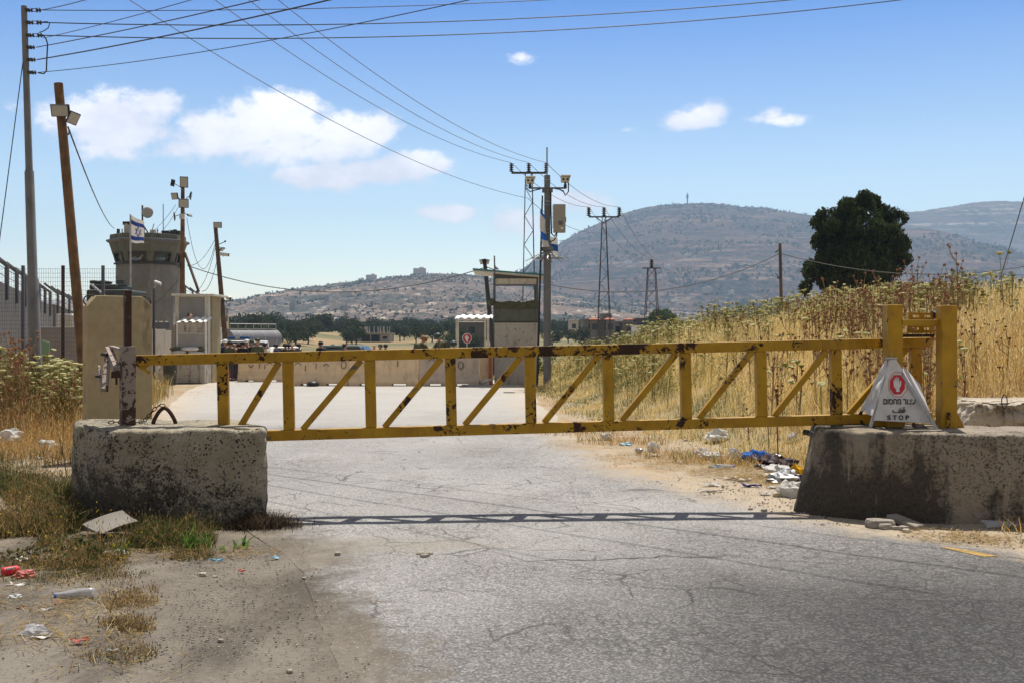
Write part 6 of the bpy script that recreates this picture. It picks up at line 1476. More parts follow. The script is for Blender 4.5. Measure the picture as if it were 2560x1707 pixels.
for (px, py, yy, r, lab, sd_) in ((1655,795,215,30,'round dark green tree beside the orange roofed house',3),(1676,800,217,18,'smaller round tree right of the orange roofed house',4)):
    x_ = U(px, yy); g_ = gz(x_, yy); rr = r*yy/F; zc = P(0, py, yy).z-g_; tree('broadleaf_tree', lab, 'trees at the far houses', (x_, yy, g_), .2, [[(0,0,-.2),(0,0,zc*.6),(0,0,zc)]], [((0,0,zc),(rr,rr,rr*.7)), ((rr*.6,0,zc-.6),(rr*.6,rr*.6,rr*.5)), ((-rr*.6,0,zc-.7),(rr*.6,rr*.6,rr*.5))], 1800, .7, sd_, 'leaf_green')
# olive trees: three shapes copied
op = []
for k in range(3):
    r_ = random.Random(40+k); bl = [((r_.uniform(-1.3,1.3), r_.uniform(-1.3,1.3), r_.uniform(1.7,3.1)), r_.uniform(.7,1.3)) for _ in range(8)]
    op.append(tree('olive_tree', 'dark olive tree', 'olive trees in front of the grove', (0,0,-50), .16, [[(0,0,-.2),(.1,0,1.0),(.5,.1,2.2)], [(.05,0,.8),(-.6,.2,2.0)]], bl, 900, .42, 60+k, 'leaf_olive'))
used = [False]*3; rows = []
for _ in range(150): px = rnd.uniform(560, 1480); rows.append((px, rnd.uniform(300, 470)))
for (px, yy) in [(585,150),(600,170),(622,160),(640,190),(655,172),(668,200),(690,180),(706,210),(722,190),(740,205),(758,230),(770,215),(560,190),(548,165),(700,260),(640,250),(866,225),(880,232),(890,228),(1000,260),(1010,275),(1080,250),(1040,235),(1150,180),(1120,170),(1165,175),(1185,178),(1240,220),(1395,260),(1420,240),(1380,200),(1455,215)]: rows.append((px, yy))
for (px, yy) in rows:
    k = rnd.randrange(3); x_ = U(px, yy)
    if used[k]: o = copy_tree(op[k])
    else: used[k] = True; o = op[k]
    o.location = (x_, yy, gz(x_, yy)-.1); s_ = rnd.uniform(.9, 1.5)*(1.15 if yy > 290 else .8); o.scale = (s_*1.1, s_*1.1, s_); o.rotation_euler = (0, 0, rnd.uniform(0, 6.28)); o['label'] = 'dark olive tree in the grove below the hills'
# the rest of the grove reads as one mass
N = 2600; gx = rng.uniform(-330, 330, N); gy = rng.uniform(360, 780, N); gzv = ground_z(gx, gy); cs = np.stack([gx, gy, gzv+2.4], 1)
k = np.repeat(np.arange(N), 34); d = rng.normal(size=(len(k), 3)); d /= np.linalg.norm(d, axis=1)[:, None]; p = cs[k]+d*np.array([2.9, 2.9, 2.3])*rng.uniform(.5, 1, len(k))[:, None]*rng.uniform(.7, 1.3, N)[k][:, None]
a = rng.normal(size=(len(k), 3)); b = rng.normal(size=(len(k), 3)); s = .8
v = np.stack([p-a*s*.5, p+b*s*.45, p+a*s*.5, p-b*s*.45], 1).reshape(-1, 3)
o = fastmesh('olive_grove', v, np.arange(len(k)*4).reshape(-1, 4), mat=M['leaf_olive']); tag(o, 'dense dark olive grove filling the valley floor before the hills', 'grove', kind='stuff')
# scrub on the hill sides
for SET, n_, s_, lab in ((LOW, 16000, 2.7, 'dark scrub dotted over the near hillside'), (BIG, 26000, 6.0, 'dark scrub dotted over the big hill')):
    XX, YY, ZZ = SET; i = rng.integers(1, XX.shape[1]-1, n_); j = rng.integers(4, 121, n_); dens = fbm(i*.09, j*.22, 5, 4); kp = dens > -.05; i, j = i[kp], j[kp]; n_ = len(i)
    p = np.stack([XX[j, i]+rng.uniform(-9, 9, n_), YY[j, i], ZZ[j, i]+s_*.15], 1); k = np.repeat(np.arange(n_), 5); ss = s_*rng.uniform(.5, 1.4, n_)[k][:, None]
    q = p[k]+rng.normal(size=(len(k), 3))*ss*.3; a = rng.normal(size=(len(k), 3)); b = rng.normal(size=(len(k), 3)); a /= np.linalg.norm(a, axis=1)[:, None]; b /= np.linalg.norm(b, axis=1)[:, None]
    v = np.stack([q-a*ss*.5, q+b*ss*.5, q+a*ss*.5, q-b*ss*.5], 1).reshape(-1, 3); o = fastmesh('hillside_scrub', v, np.arange(len(k)*4).reshape(-1, 4), mat=M['leaf_olive']); tag(o, lab, 'scrub', kind='stuff')
# ---------------------------------------------------------------- grass and weeds
def GP(px, py):
    """ground point seen at a photo pixel"""
    Y = H*F/(py-HY)
    for _ in range(12): g = gz(U(px, Y), Y); Y = 0.5*Y+0.5*(H-g)*F/(py-HY)
    return Vector((U(px, Y), Y, gz(U(px, Y), Y)))
def pick(cols, n, r_, w=None):
    cols = np.array(cols, float); k = r_.choice(len(cols), n, p=w); return cols[k]*r_.uniform(.78, 1.22, n)[:, None]
def blades(name, x, y, h, w, col, seed, label, cat, lean=.35, heads=0.0, headcol=None, mat=None, z=None, flat=False):
    r_ = np.random.default_rng(seed); n = len(x); z = ground_z(x, y) if z is None else z
    p = np.stack([x, y, z-.02], 1); th = r_.uniform(0, 2*np.pi, n); ln = np.abs(r_.normal(0, lean, n))*h; fa = r_.uniform(0, 2*np.pi, n)
    wd = np.stack([np.cos(fa), np.sin(fa), np.zeros(n)], 1)*(w*.5)[:, None]; ld = np.stack([np.cos(th), np.sin(th), np.zeros(n)], 1)*ln[:, None]; up = np.array([0, 0, 1.])
    hh = h[:, None]
    a, b = p-wd, p+wd; m1 = p+ld*.3+up*hh*.55; c, d = m1-wd*.8, m1+wd*.8; t = p+ld+up*hh*.98
    V = np.stack([a, b, c, d, t], 1).reshape(-1, 3); i = np.arange(n)*5
    F4 = np.stack([i, i+1, i+3, i+2], 1); F3 = np.stack([i+2, i+3, i+4], 1); CC = np.repeat(col, 5, 0)
    if heads > 0:
        k = np.where(r_.uniform(size=n) < heads)[0]; tt = t[k]; s = (h[k]*.055+.008)[:, None]; wv = wd[k]/np.linalg.norm(wd[k], axis=1)[:, None]*(w[k]*.85)[:, None]
        q = np.stack([tt-up*s*.6, tt+wv, tt+up*s, tt-wv], 1).reshape(-1, 3); base = len(V); F4 = np.concatenate([F4, base+np.arange(len(k)*4).reshape(-1, 4)]); V = np.concatenate([V, q]); CC = np.concatenate([CC, np.repeat(col[k]*1.12 if headcol is None else pick(headcol, len(k), r_), 4, 0)])
    o = fastmesh(name, V, F4, F3, mat=mat or M['blade'], col=CC); tag(o, label, cat, kind='stuff'); return o
M['blade'] = mat_blades('dry grass blades', .6)
GOLD = [(.76,.57,.22), (.84,.67,.32), (.66,.47,.16), (.86,.74,.45)]; ORG = [(.50,.30,.11), (.58,.37,.15), (.40,.23,.09), (.66,.50,.27)]; GRN = [(.15,.17,.05), (.22,.22,.07), (.10,.13,.04)]; BRN = [(.27,.145,.06), (.38,.22,.095), (.20,.11,.05)]
r0 = np.random.default_rng(77)
def scatter(n, x0, x1, y0, y1, keep, pw=1.0):
    out = []; tot = 0
    while tot < n:
        y = y0*(y1/y0)**(r0.uniform(size=n)**pw); x = r0.uniform(x0, x1, n); k = keep(x, y) > r0.uniform(size=n); out.append(np.stack([x[k], y[k]], 1)); tot += k.sum()
    a = np.concatenate(out)[:n]; return a[:, 0], a[:, 1]
def inview(x, y, m=1.3): return (x/y < .66+m/y) & (-x/y < .52+m/y)
def bank_keep(x, y):
    s = x-right_edge(y); s1 = np.interp(y, [9, 11, 14, 18, 24], [3.4, 2.3, 1.75, .9, .35]); return np.where(inview(x, y), sstep(s1-.25, s1+.9, s+.35*fbm(x*.9, y*.9, 31, 3)), 0)
x, y = scatter(350000, -1, 24, 10.5, 46, bank_keep)
s = x-right_edge(y); f1_ = fbm(x*.55, y*.55, 12, 4); f2_ = fbm(x*1.7, y*1.7, 13, 3)
h = (.16+.50*sstep(1.2, 4.2, s-np.interp(y, [10, 24], [1.6, 0])))*(.75+.4*f1_)*r0.uniform(.55, 1.3, len(x)); h = np.clip(h, .07, 1.3)*np.where(f2_ > .35, 1.2, 1)
right = sstep(.30, .42, x/y)*sstep(24, 15, y)
u = r0.uniform(size=len(x)); gr = (f2_*.5+.42*sstep(.30, .02, x/y)+.45*sstep(.45, .1, h)) > u*1.25+.05; br = (u < .07+.30*right+.22*(f1_ < -.2))
col = pick(GOLD, len(x), r0, [.36,.30,.20,.14]); col[br] = pick(BRN+ORG[:2], br.sum(), r0); col[gr] = pick(GRN, gr.sum(), r0)
wd_ = np.interp(y, [8, 20, 45], [.0035, .007, .018])*r0.uniform(.6, 1.3, len(x))
blades('dry_grass', x, y, h, wd_, col, 5, 'tall golden dry grass covering the bank on the right', 'grass', .32, .45, GOLD)
def left_keep(x, y): d = left_edge(y)-x; return np.where(inview(x, y, 1.0) & (x < -4.6), sstep(14.2, 15.6, y+.8*fbm(x*.8, y*.8, 9, 3))*sstep(.2, 1.2, d), 0)
x, y = scatter(62000, -20, -4.6, 14, 30, left_keep)
h = np.clip((.18+.50*sstep(15.5, 18.5, y))*(.8+.35*fbm(x*.7, y*.7, 15, 3))*r0.uniform(.6, 1.3, len(x)), .08, 1.2)
col = pick(ORG, len(x), r0, [.38,.30,.14,.18]); k = r0.uniform(size=len(x)) < .14+.3*sstep(18.5, 20, y); col[k] = pick(GRN, k.sum(), r0)
blades('dry_grass', x, y, h, np.interp(y, [14, 30], [.006, .012])*r0.uniform(.6, 1.3, len(x)), col, 6, 'orange dry grass behind the left block', 'grass', .4, .3)
# low scrub on the left foreground
def px_region(n, pts, jit):
    """points scattered round ground seeds (px, py, radius m, weight)"""
    w = np.array([p[3] for p in pts], float); k = r0.choice(len(pts), n, p=w/w.sum()); g = np.array([list(GP(p[0], p[1]))[:2] for p in pts]); r_ = np.array([p[2] for p in pts]); a = r0.uniform(0, 6.283, n); q = np.sqrt(r0.uniform(size=n))*r_[k]
    return g[k, 0]+np.cos(a)*q*1.3, g[k, 1]+np.sin(a)*q*jit
seeds = [(30,1230,.9,3),(120,1240,.8,3),(60,1290,.7,3),(160,1300,.5,2.6),(20,1340,.5,2),(110,1350,.45,2),(190,1240,.5,1.6),(230,1330,.35,1.0),(300,1345,.3,1.0),(370,1350,.3,.9),(430,1360,.28,.8),(160,1400,.4,1.2),(240,1410,.35,1.3),(90,1430,.35,.8),(280,1440,.22,.7),(330,1480,.14,.3),(200,1460,.3,1.3),(280,1510,.22,1.0),(330,1560,.16,.6),(250,1580,.2,.6),(300,1640,.15,.4),(120,1570,.2,.5),(380,1400,.2,.5),(470,1392,.16,.4),(60,1500,.3,.7),(150,1180,.8,1.2),(50,1160,.9,1.2)]
x, y = px_region(44000, seeds, 1.0); k = ~((x > -4.1) & (y > 9.38) & (y < 10.6)) & (x < left_edge(y)-.25) & ~((x > -3.75) & (x < -3.15) & (y > 8.5) & (y < 9.2)); x, y = x[k], y[k]
f_ = fbm(x*3, y*3, 55, 3); k = f_ > -.12; x, y, f_ = x[k], y[k], f_[k]
h = np.clip((.15+.10*f_)*r0.uniform(.3, 1.7, len(x)), .02, .32)*(.22+.78*sstep(7.6, 9.2, y))+.012
col = pick([(.24,.16,.065),(.34,.22,.09),(.16,.11,.055),(.46,.32,.14)], len(x), r0); k = (fbm(x*2, y*2, 56, 3)+r0.normal(0, .4, len(x))) > .12; col[k] = pick([(.07,.085,.028),(.10,.12,.035),(.05,.06,.025)], k.sum(), r0)
blades('low_weeds', x, y, h, r0.uniform(.003, .007, len(x)), col, 7, 'low brown and green weeds left of the left block', 'weeds', .7, .25, [(.30,.20,.09),(.13,.10,.05)])
# little leafy clumps that thicken them
n = 14000; x, y = px_region(n, seeds[:12], 1.0); k = ~((x > -4.1) & (y > 9.38) & (y < 10.6)) & (x < left_edge(y)-.3) & (fbm(x*3, y*3, 55, 3) > -.1) & ~((x > -3.75) & (x < -3.15) & (y > 8.5) & (y < 9.2)); x, y = x[k], y[k]; n = len(x)
p = np.stack([x, y, ground_z(x, y)+r0.uniform(.0, .20, n)*(.8+.5*fbm(x*3, y*3, 58, 2))], 1); a = r0.normal(size=(n, 3)); b = r0.normal(size=(n, 3)); s_ = r0.uniform(.008, .022, n)[:, None]; a /= np.linalg.norm(a, axis=1)[:, None]; b /= np.linalg.norm(b, axis=1)[:, None]
o = fastmesh('leafy_weeds', np.stack([p-a*s_, p+b*s_*.7, p+a*s_, p-b*s_*.7], 1).reshape(-1, 3), np.arange(n*4).reshape(-1, 4), mat=M['blade'], col=np.repeat(pick([(.07,.09,.03),(.12,.12,.04),(.18,.12,.05),(.05,.06,.025)], n, r0), 4, 0)); tag(o, 'small dark leaves of the weeds in the left foreground', 'weeds', kind='stuff')
# yellow flower dots
n = 170; x, y = px_region(n, seeds[:15], 1.0); p = np.stack([x, y, ground_z(x, y)+r0.uniform(.06, .26, n)], 1); a = r0.normal(size=(n, 3)); b = r0.normal(size=(n, 3)); s_ = .009
o = fastmesh('yellow_flowers', np.stack([p-a*s_*.6, p+b*s_*.6, p+a*s_*.6, p-b*s_*.6], 1).reshape(-1, 3), np.arange(n*4).reshape(-1, 4), mat=M['blade'], col=np.repeat(pick([(.62,.45,.03)], n, r0), 4, 0)); tag(o, 'tiny yellow flowers among the weeds', 'flowers', kind='stuff')
# strewn straw lying flat
def straw(n, pts, seed, label, lmin=.03, lmax=.14, jit=1.0):
    x, y = px_region(n, pts, jit); k = x < left_edge(y)+.05 if pts[0][0] < 900 else np.ones(n, bool); x, y = x[k], y[k]; n = len(x); z = ground_z(x, y)+.018+r0.uniform(0, .02, n); L = r0.uniform(lmin, lmax, n); a = r0.uniform(0, 6.28, n); d = np.stack([np.cos(a), np.sin(a), r0.normal(0, .12, n)], 1)*L[:, None]*.5; w = np.stack([-np.sin(a), np.cos(a), np.zeros(n)], 1)*.0018
    p = np.stack([x, y, z], 1); o = fastmesh('strewn_straw', np.stack([p-d-w, p+d-w, p+d+w, p-d+w], 1).reshape(-1, 3), np.arange(n*4).reshape(-1, 4), mat=M['blade'], col=np.repeat(pick([(.52,.38,.16),(.40,.27,.10),(.62,.50,.28),(.25,.16,.07)], n, r0), 4, 0)); tag(o, label, 'straw', kind='stuff')
straw(2000, [(60,1480,.5,2),(160,1500,.4,2),(250,1520,.3,1.6),(90,1560,.4,1.6),(220,1580,.3,1.2),(270,1620,.22,.8),(30,1600,.3,.8),(320,1650,.25,.4),(130,1440,.4,1.4),(240,1400,.35,1.4),(400,1390,.3,1.2),(520,1388,.3,1.2),(620,1385,.2,.6),(60,1380,.4,1),(300,1690,.3,.3)], 1, 'dry straw strewn over the gravel in the left foreground')
straw(5200, [(1500,1110,.7,1),(1650,1145,.7,2),(1760,1165,.6,2),(1850,1185,.5,2),(1930,1200,.4,2),(1990,1215,.3,1),(2380,1345,.3,.5),(2480,1352,.3,.6)], 2, 'dry straw strewn along the right verge', .04, .2)
x, y = px_region(2600, [(1450,1085,.6,1),(1560,1105,.6,1.3),(1700,1140,.5,1.3),(1800,1155,.5,1.2),(1900,1160,.5,1.2),(1990,1150,.5,1.2),(2550,1330,.15,.25)], 1.0); h = r0.uniform(.04, .20, len(x)); col = pick(ORG+GRN[:2]+BRN[:1], len(x), r0)
blades('verge_grass', x, y, h, r0.uniform(.006, .011, len(x)), col, 9, 'short dry grass along the right verge', 'grass', .8, .2)
# gravel: small stones
def pebbles(n, pts, seed, label, smin, smax, cols):
    x, y = px_region(n, pts, 1.0); n = len(x); s_ = smin+(smax-smin)*r0.uniform(size=n)**4; z = ground_z(x, y)+np.where((x > left_edge(y)) & (x < right_edge(y)), .012, 0.008)
    oc = np.array([(1,0,0),(0,1,0),(-1,0,0),(0,-1,0),(0,0,.8),(0,0,-.5)], float); a = r0.uniform(0, 6.28, n); ca, sa = np.cos(a), np.sin(a)
    V = oc[None]*r0.uniform(.6, 1.25, (n, 6, 1)); V = np.stack([V[..., 0]*ca[:, None]-V[..., 1]*sa[:, None]*.7, V[..., 0]*sa[:, None]+V[..., 1]*ca[:, None]*.7, V[..., 2]*.6], 2)*s_[:, None, None]+np.stack([x, y, z+s_*.15], 1)[:, None]
    T = np.array([(0,1,4),(1,2,4),(2,3,4),(3,0,4),(1,0,5),(2,1,5),(3,2,5),(0,3,5)]); F_ = (T[None]+(np.arange(n)*6)[:, None, None]).reshape(-1, 3)
    o = fastmesh('gravel', V.reshape(-1, 3), None, F_, mat=M['stonecol'], col=np.repeat(pick(cols, n, r0), 6, 0)); tag(o, label, 'gravel', kind='stuff')
m_, t_ = material('loose stones'); setb(t_, t_.new('ShaderNodeAttribute', attribute_name='Col').outputs['Color'], .95); M['stonecol'] = m_
SC = [(.10,.09,.08),(.24,.21,.18),(.38,.34,.29),(.06,.055,.05),(.30,.22,.16)]
pebbles(4200, [(540,1480,.5,3),(600,1440,.45,2),(520,1400,.4,2),(620,1530,.4,3),(560,1600,.3,2),(450,1620,.4,1.2),(640,1600,.35,1.2),(380,1420,.5,1),(400,1530,.5,1),(250,1650,.4,.7),(750,1680,.3,1),(640,1370,.4,1.5)], 3, 'loose gravel scattered on the left shoulder', .002, .013, SC)
pebbles(900, [(760,1380,.7,1),(900,1370,.5,1),(1300,1500,1.6,1.2),(1100,1250,1.6,1),(1700,1250,1.4,1),(720,1270,.6,1)], 4, 'small stones scattered on the road', .002, .007, SC)
pebbles(2200, [(2000,1270,.4,2),(2100,1300,.35,1.5),(2400,1335,.5,2),(2500,1350,.4,1.5),(1900,1240,.5,1.5),(1780,1210,.6,1),(1600,1150,.8,1)], 5, 'stones scattered along the right verge', .003, .02, SC)
pebbles(1200, [(60,1140,1.2,1),(160,1160,.9,1),(430,960,3.0,.6),(420,985,2.5,.5)], 6, 'stones scattered behind the left block', .004, .03, SC)

# tall weeds: wild carrots and thistles, each plant a thing
M['umbel'] = mat_leaf('cream flower heads', (0.44,0.42,0.19), (0.62,0.59,0.34), .35); M['umbel_green'] = mat_leaf('green flower heads', (0.20,0.21,0.06), (0.36,0.36,0.13), .35)
M['stem_g'] = mat_leaf('green weed stems', (0.22,0.22,0.08), (0.38,0.34,0.14), .2); M['stem_b'] = plain('brown weed stems', (.30,.18,.085), .9, 0, .25, 20); M['thistle'] = plain('brown thistle heads', (.26,.12,.06), .9, 0, .3, 40)
def umbel_mesh(seed, green):
    r_ = random.Random(seed); m_ = MB(); R_ = .062 if not green else .042; n = 11
    def ring(r, z): return [Vector((r*math.cos(6.283*k/n)*r_.uniform(.85, 1.15), r*math.sin(6.283*k/n)*r_.uniform(.85, 1.15), z+r_.uniform(-.004, .004))) for k in range(n)]
    if green: rr = [ring(.006, -.05), ring(R_*.8, -.012), ring(R_, .008), ring(R_*.6, .004)]
    else: rr = [ring(.006, -.045), ring(R_, -.004), ring(R_*.92, .006), ring(R_*.5, .016)]
    vs = [p for q in rr for p in q]+[Vector((0,0,.018 if not green else -.004))]; f = [(k*n+i, k*n+(i+1) % n, (k+1)*n+(i+1) % n, (k+1)*n+i) for k in range(3) for i in range(n)]; f += [(3*n+i, 3*n+(i+1) % n, 4*n) for i in range(n)]
    f = [q for i, q in enumerate(f) if not (i < n and i % 2)]      # gaps between the rays under the head
    m_.add(vs, f); return m_
umb = []
for k in range(4):
    g_ = k >= 2; o = umbel_mesh(k, g_).build('flower_head', M['umbel_green' if g_ else 'umbel'], None); me = o.data; bpy.data.objects.remove(o); umb.append(me)
def th_mesh():
    m_ = MB(); r_ = random.Random(3)
    for k in range(16):
        d = Vector((r_.gauss(0,1), r_.gauss(0,1), r_.gauss(.3,1))).normalized(); a = d.orthogonal().normalized()*.009; b = d.cross(a); m_.add([a, b, -a-b*.3, d*.036], [(0,1,3),(1,2,3),(2,0,3)])
    m_.lathe([(.004,-.02),(.018,-.006),(.017,.008),(.006,.02)], 7); return m_
o = th_mesh().build('seed_head', M['thistle'], None); thme = o.data; bpy.data.objects.remove(o)
def carrot_plan(seed):
    r_ = random.Random(seed); m_ = MB(); tips = []
    top = Vector((r_.uniform(-.06,.06), r_.uniform(-.06,.06), 1.0)); m_.tube([(0,0,-.05), (top.x*.4, top.y*.4, .5), top], [.008,.006,.004], 4, False); tips.append((top, top.normalized(), 1.1))
    for k in range(r_.randint(3, 5)):
        t = r_.uniform(.35, .8); b = Vector((top.x*t, top.y*t, t)); a = r_.uniform(0, 6.28); e = b+Vector((math.cos(a)*r_.uniform(.1,.24), math.sin(a)*r_.uniform(.1,.24), r_.uniform(.16,.38))); mid = b.lerp(e, .5)+Vector((math.cos(a)*.04, math.sin(a)*.04, -.02))
        m_.tube([b, mid, e], [.005,.004,.003], 4, False); tips.append((e, (e-mid).normalized(), r_.uniform(.6, 1.0)))
    for k in range(9):
        t = r_.uniform(.05, .7); b = Vector((top.x*t, top.y*t, t)); a = r_.uniform(0, 6.28); e = b+Vector((math.cos(a)*.14, math.sin(a)*.14, r_.uniform(0,.10))); w = Vector((-math.sin(a)*.012, math.cos(a)*.012, 0)); m_.add([b, b.lerp(e,.5)+w, e, b.lerp(e,.5)-w], [(0,1,2,3)])
    return m_, tips
def thistle_plan(seed):
    r_ = random.Random(seed); m_ = MB(); tips = []; top = Vector((r_.uniform(-.08,.08), r_.uniform(-.08,.08), 1.0)); m_.tube([(0,0,-.05), (top.x*.5, top.y*.5, .5), top], [.010,.008,.005], 4, False); tips.append((top, Vector((0,0,1)), 1.1))
    for k in range(r_.randint(5, 8)):
        t = r_.uniform(.3, .9); b = Vector((top.x*t, top.y*t, t)); a = r_.uniform(0, 6.28); L = r_.uniform(.12,.32); e = b+Vector((math.cos(a)*L*.6, math.sin(a)*L*.6, L)); m_.tube([b, b.lerp(e,.5)+Vector((math.cos(a)*.03, math.sin(a)*.03, -.01)), e], [.006,.005,.004], 4, False); tips.append((e, (e-b).normalized(), r_.uniform(.7, 1.1)))
        for q in range(2): c_ = b.lerp(e, r_.uniform(.2,.9)); d = Vector((r_.gauss(0,1), r_.gauss(0,1), r_.gauss(0,.5))).normalized()*.05; w = d.orthogonal().normalized()*.008; m_.add([c_, c_+d*.5+w, c_+d, c_+d*.5-w], [(0,1,2,3)])
    return m_, tips
kinds = []
for k in range(6):
    m_, tips = carrot_plan(k); o = m_.build('stem', M['stem_g' if k % 3 else 'stem_b'], None, fix=False); me = o.data; bpy.data.objects.remove(o); kinds.append(('c', me, tips))
for k in range(4):
    m_, tips = thistle_plan(20+k); o = m_.build('stem', M['stem_b'], None, fix=False); me = o.data; bpy.data.objects.remove(o); kinds.append(('t', me, tips))
def meshes_to_np(me):
    v = np.empty(len(me.vertices)*3); me.vertices.foreach_get('co', v); return v.reshape(-1, 3), [tuple(p.vertices) for p in me.polygons]
def plant(kind, x, y, hgt, label, group, green=.45):
    typ, me, tips = kinds[kind]; name = 'wild_carrot' if typ == 'c' else 'thistle'
    root = thing(name, label, 'weed', (x, y, gz(x, y)), rnd.uniform(0, 6.28), group); root.scale = (hgt*.5+.45, hgt*.5+.45, hgt)
    s = bpy.data.objects.new('stem', me); C.objects.link(s); s.parent = root
    for p, d, sc2 in tips:
        hme = thme if typ == 't' else (umb[2+rnd.randrange(2)] if rnd.random() < green else umb[rnd.randrange(2)])
        h_ = bpy.data.objects.new('seed_head' if typ == 't' else 'flower_head', hme); C.objects.link(h_); h_.parent = root; h_.location = p; h_.rotation_euler = d.to_track_quat('Z', 'Y').to_euler(); q = sc2*(1.15 if typ == 't' else 1.0); h_.scale = (q, q, q/hgt)
rr = np.random.default_rng(5)
def place(n, test, kindf, hf, lab, grp):
    c_ = 0; pts = []
    while c_ < n:
        y = 13*(38/13)**rr.uniform(); x = rr.uniform(-1, 20)
        if not (abs(x)/y < .5) or rr.uniform() > test(x, y): continue
        pts.append((x, y)); c_ += 1
    return pts
def bs(x, y): return x-float(right_edge(y))
for (x, y) in place(230, lambda x, y: float(sstep(1.3, 2.5, bs(x, y)-float(np.interp(y, [10, 24], [1.5, 0]))))*(.22+.78*float(sstep(16, 23, y)))*(.25 if x/y > .44 else 1)*(1 if float(fbm(x*.5, y*.5, 91, 3)) > -.25 else .3), 0, 0, 0, 0):
    plant(rnd.randrange(6), x, y, rnd.uniform(.75, 1.15)*(1.0 if bs(x, y) > 3 else .75), 'flowering wild carrot among the dry grass of the right bank', 'wild carrots on the bank')
for (x, y) in place(80, lambda x, y: float(sstep(2, 3.5, bs(x, y)))*float(sstep(.20, .34, x/y))*float(sstep(.47, .40, x/y))*float(sstep(26, 20, y)), 0, 0, 0, 0):
    plant(6+rnd.randrange(4), x, y, rnd.uniform(.8, 1.35), 'brown branching thistle among the grass of the right bank', 'thistles on the bank')
for k in range(62):
    y = rnd.uniform(17.5, 22.5); px = rnd.uniform(-20, 205)
    plant(rnd.randrange(6), U(px, y), y, rnd.uniform(.9, 1.35)*(1.12 if px < 90 else .95), 'flowering wild carrot in the tall weeds left of the slab', 'wild carrots at the left edge', .35)
for k in range(16):
    y = rnd.uniform(16.5, 19); px = rnd.choice([rnd.uniform(-10, 60), rnd.uniform(60, 200)]); plant(6+rnd.randrange(4), U(px, y), y, rnd.uniform(1.25, 1.6) if px < 70 else rnd.uniform(.9, 1.3), 'tall brown thistle in the weeds at the left edge', 'thistles at the left edge')
for (px, py, y, h_, k, lab) in ((2400,640,21,1.55,7,'tallest thistle on the bank, rising above the hills near the right edge'),(2512,650,20,1.45,2,'tall lone wild carrot above the bank near the right edge'),(1822,745,26,1.2,1,'tall wild carrot standing out against the hill left of the tree'),(2290,690,22,1.4,6,'bushy thistle in front of the small dark tree')):
    plant(k, U(px, y), y, h_, lab, 'weeds rising above the bank')
# all the other plants of the same kinds, as one mass
def weed_mass(pts, green, seed, label):
    V = []; Fq = []; Ft = []; Cc_ = []; off = 0; r_ = random.Random(seed)
    cache = {}
    for (x, y, hgt, knd) in pts:
        typ, me, tips = kinds[knd]
        if knd not in cache:
            v, f = meshes_to_np(me); q4 = [p for p in f if len(p) == 4]; t3 = [p for p in f if len(p) == 3]; cache[knd] = (v, np.array(q4).reshape(-1, 4), np.array(t3).reshape(-1, 3))
        a = r_.uniform(0, 6.28); ca, sa = math.cos(a), math.sin(a); z = gz(x, y)
        def addm(v, q4, t3, col):
            nonlocal off
            V.append(v); Fq.append(q4+off); Ft.append(t3+off); Cc_.append(np.tile(np.array(col)*r_.uniform(.8, 1.2), (len(v), 1))); off += len(v)
        v, q4, t3 = cache[knd]; w = np.stack([v[:, 0]*ca-v[:, 1]*sa, v[:, 0]*sa+v[:, 1]*ca, v[:, 2]*hgt], 1)+np.array([x, y, z]); addm(w, q4, t3, (.34,.30,.12) if typ == 'c' else (.34,.21,.10))
        for p, d, sc2 in tips:
            cx_, cy_, cz_ = p.x*ca-p.y*sa+x, p.x*sa+p.y*ca+y, p.z*hgt+z; n = 7; R_ = (.058 if typ == 'c' else .028)*sc2; dn = np.array([d.x*ca-d.y*sa, d.x*sa+d.y*ca, d.z+.6]); dn /= np.linalg.norm(dn); e1 = np.cross(dn, [1, .3, 0]); e1 /= np.linalg.norm(e1); e2 = np.cross(dn, e1); an = np.arange(n)*6.283/n
            rim = np.array([cx_, cy_, cz_])+R_*(np.cos(an)[:, None]*e1+np.sin(an)[:, None]*e2)*np.array([r_.uniform(.8, 1.15) for _ in range(n)])[:, None]; vv = np.concatenate([rim, [np.array([cx_, cy_, cz_])+dn*R_*.35], [np.array([cx_, cy_, cz_])-dn*R_*(.6 if typ == 'c' else 1)]])
            t_ = np.array([(i, (i+1) % n, n) for i in range(n)]+[((i+1) % n, i, n+1) for i in range(n) if i % 2 or typ == 't']); gcol = r_.random() < green
            addm(vv, np.zeros((0, 4), int), t_, ((.27,.27,.09) if gcol else (.52,.49,.25)) if typ == 'c' else (.27,.13,.065))
    o = fastmesh('distant_weeds', np.concatenate(V), np.concatenate(Fq).astype(np.int32), np.concatenate(Ft).astype(np.int32), mat=M['blade'], col=np.concatenate(Cc_)); tag(o, label, 'weeds', kind='stuff')
pp = place(1000, lambda x, y: float(sstep(.9, 2.2, bs(x, y)-float(np.interp(y, [10, 24], [1.5, 0]))))*(.08+.92*float(sstep(17, 26, y)))*(.2 if x/y > .44 else 1)*(1 if float(fbm(x*.5, y*.5, 92, 3)) > -.25 else .25), 0, 0, 0, 0)
weed_mass([(x, y, rnd.uniform(.55, 1.02), rnd.randrange(6)) for x, y in pp], .45, 3, 'countless smaller wild carrots filling the bank')
pp = place(130, lambda x, y: float(sstep(1.5, 3.5, bs(x, y)))*float(sstep(.12, .34, x/y)), 0, 0, 0, 0)
weed_mass([(x, y, rnd.uniform(.6, 1.05), 6+rnd.randrange(4)) for x, y in pp], .5, 4, 'countless smaller thistles filling the bank')
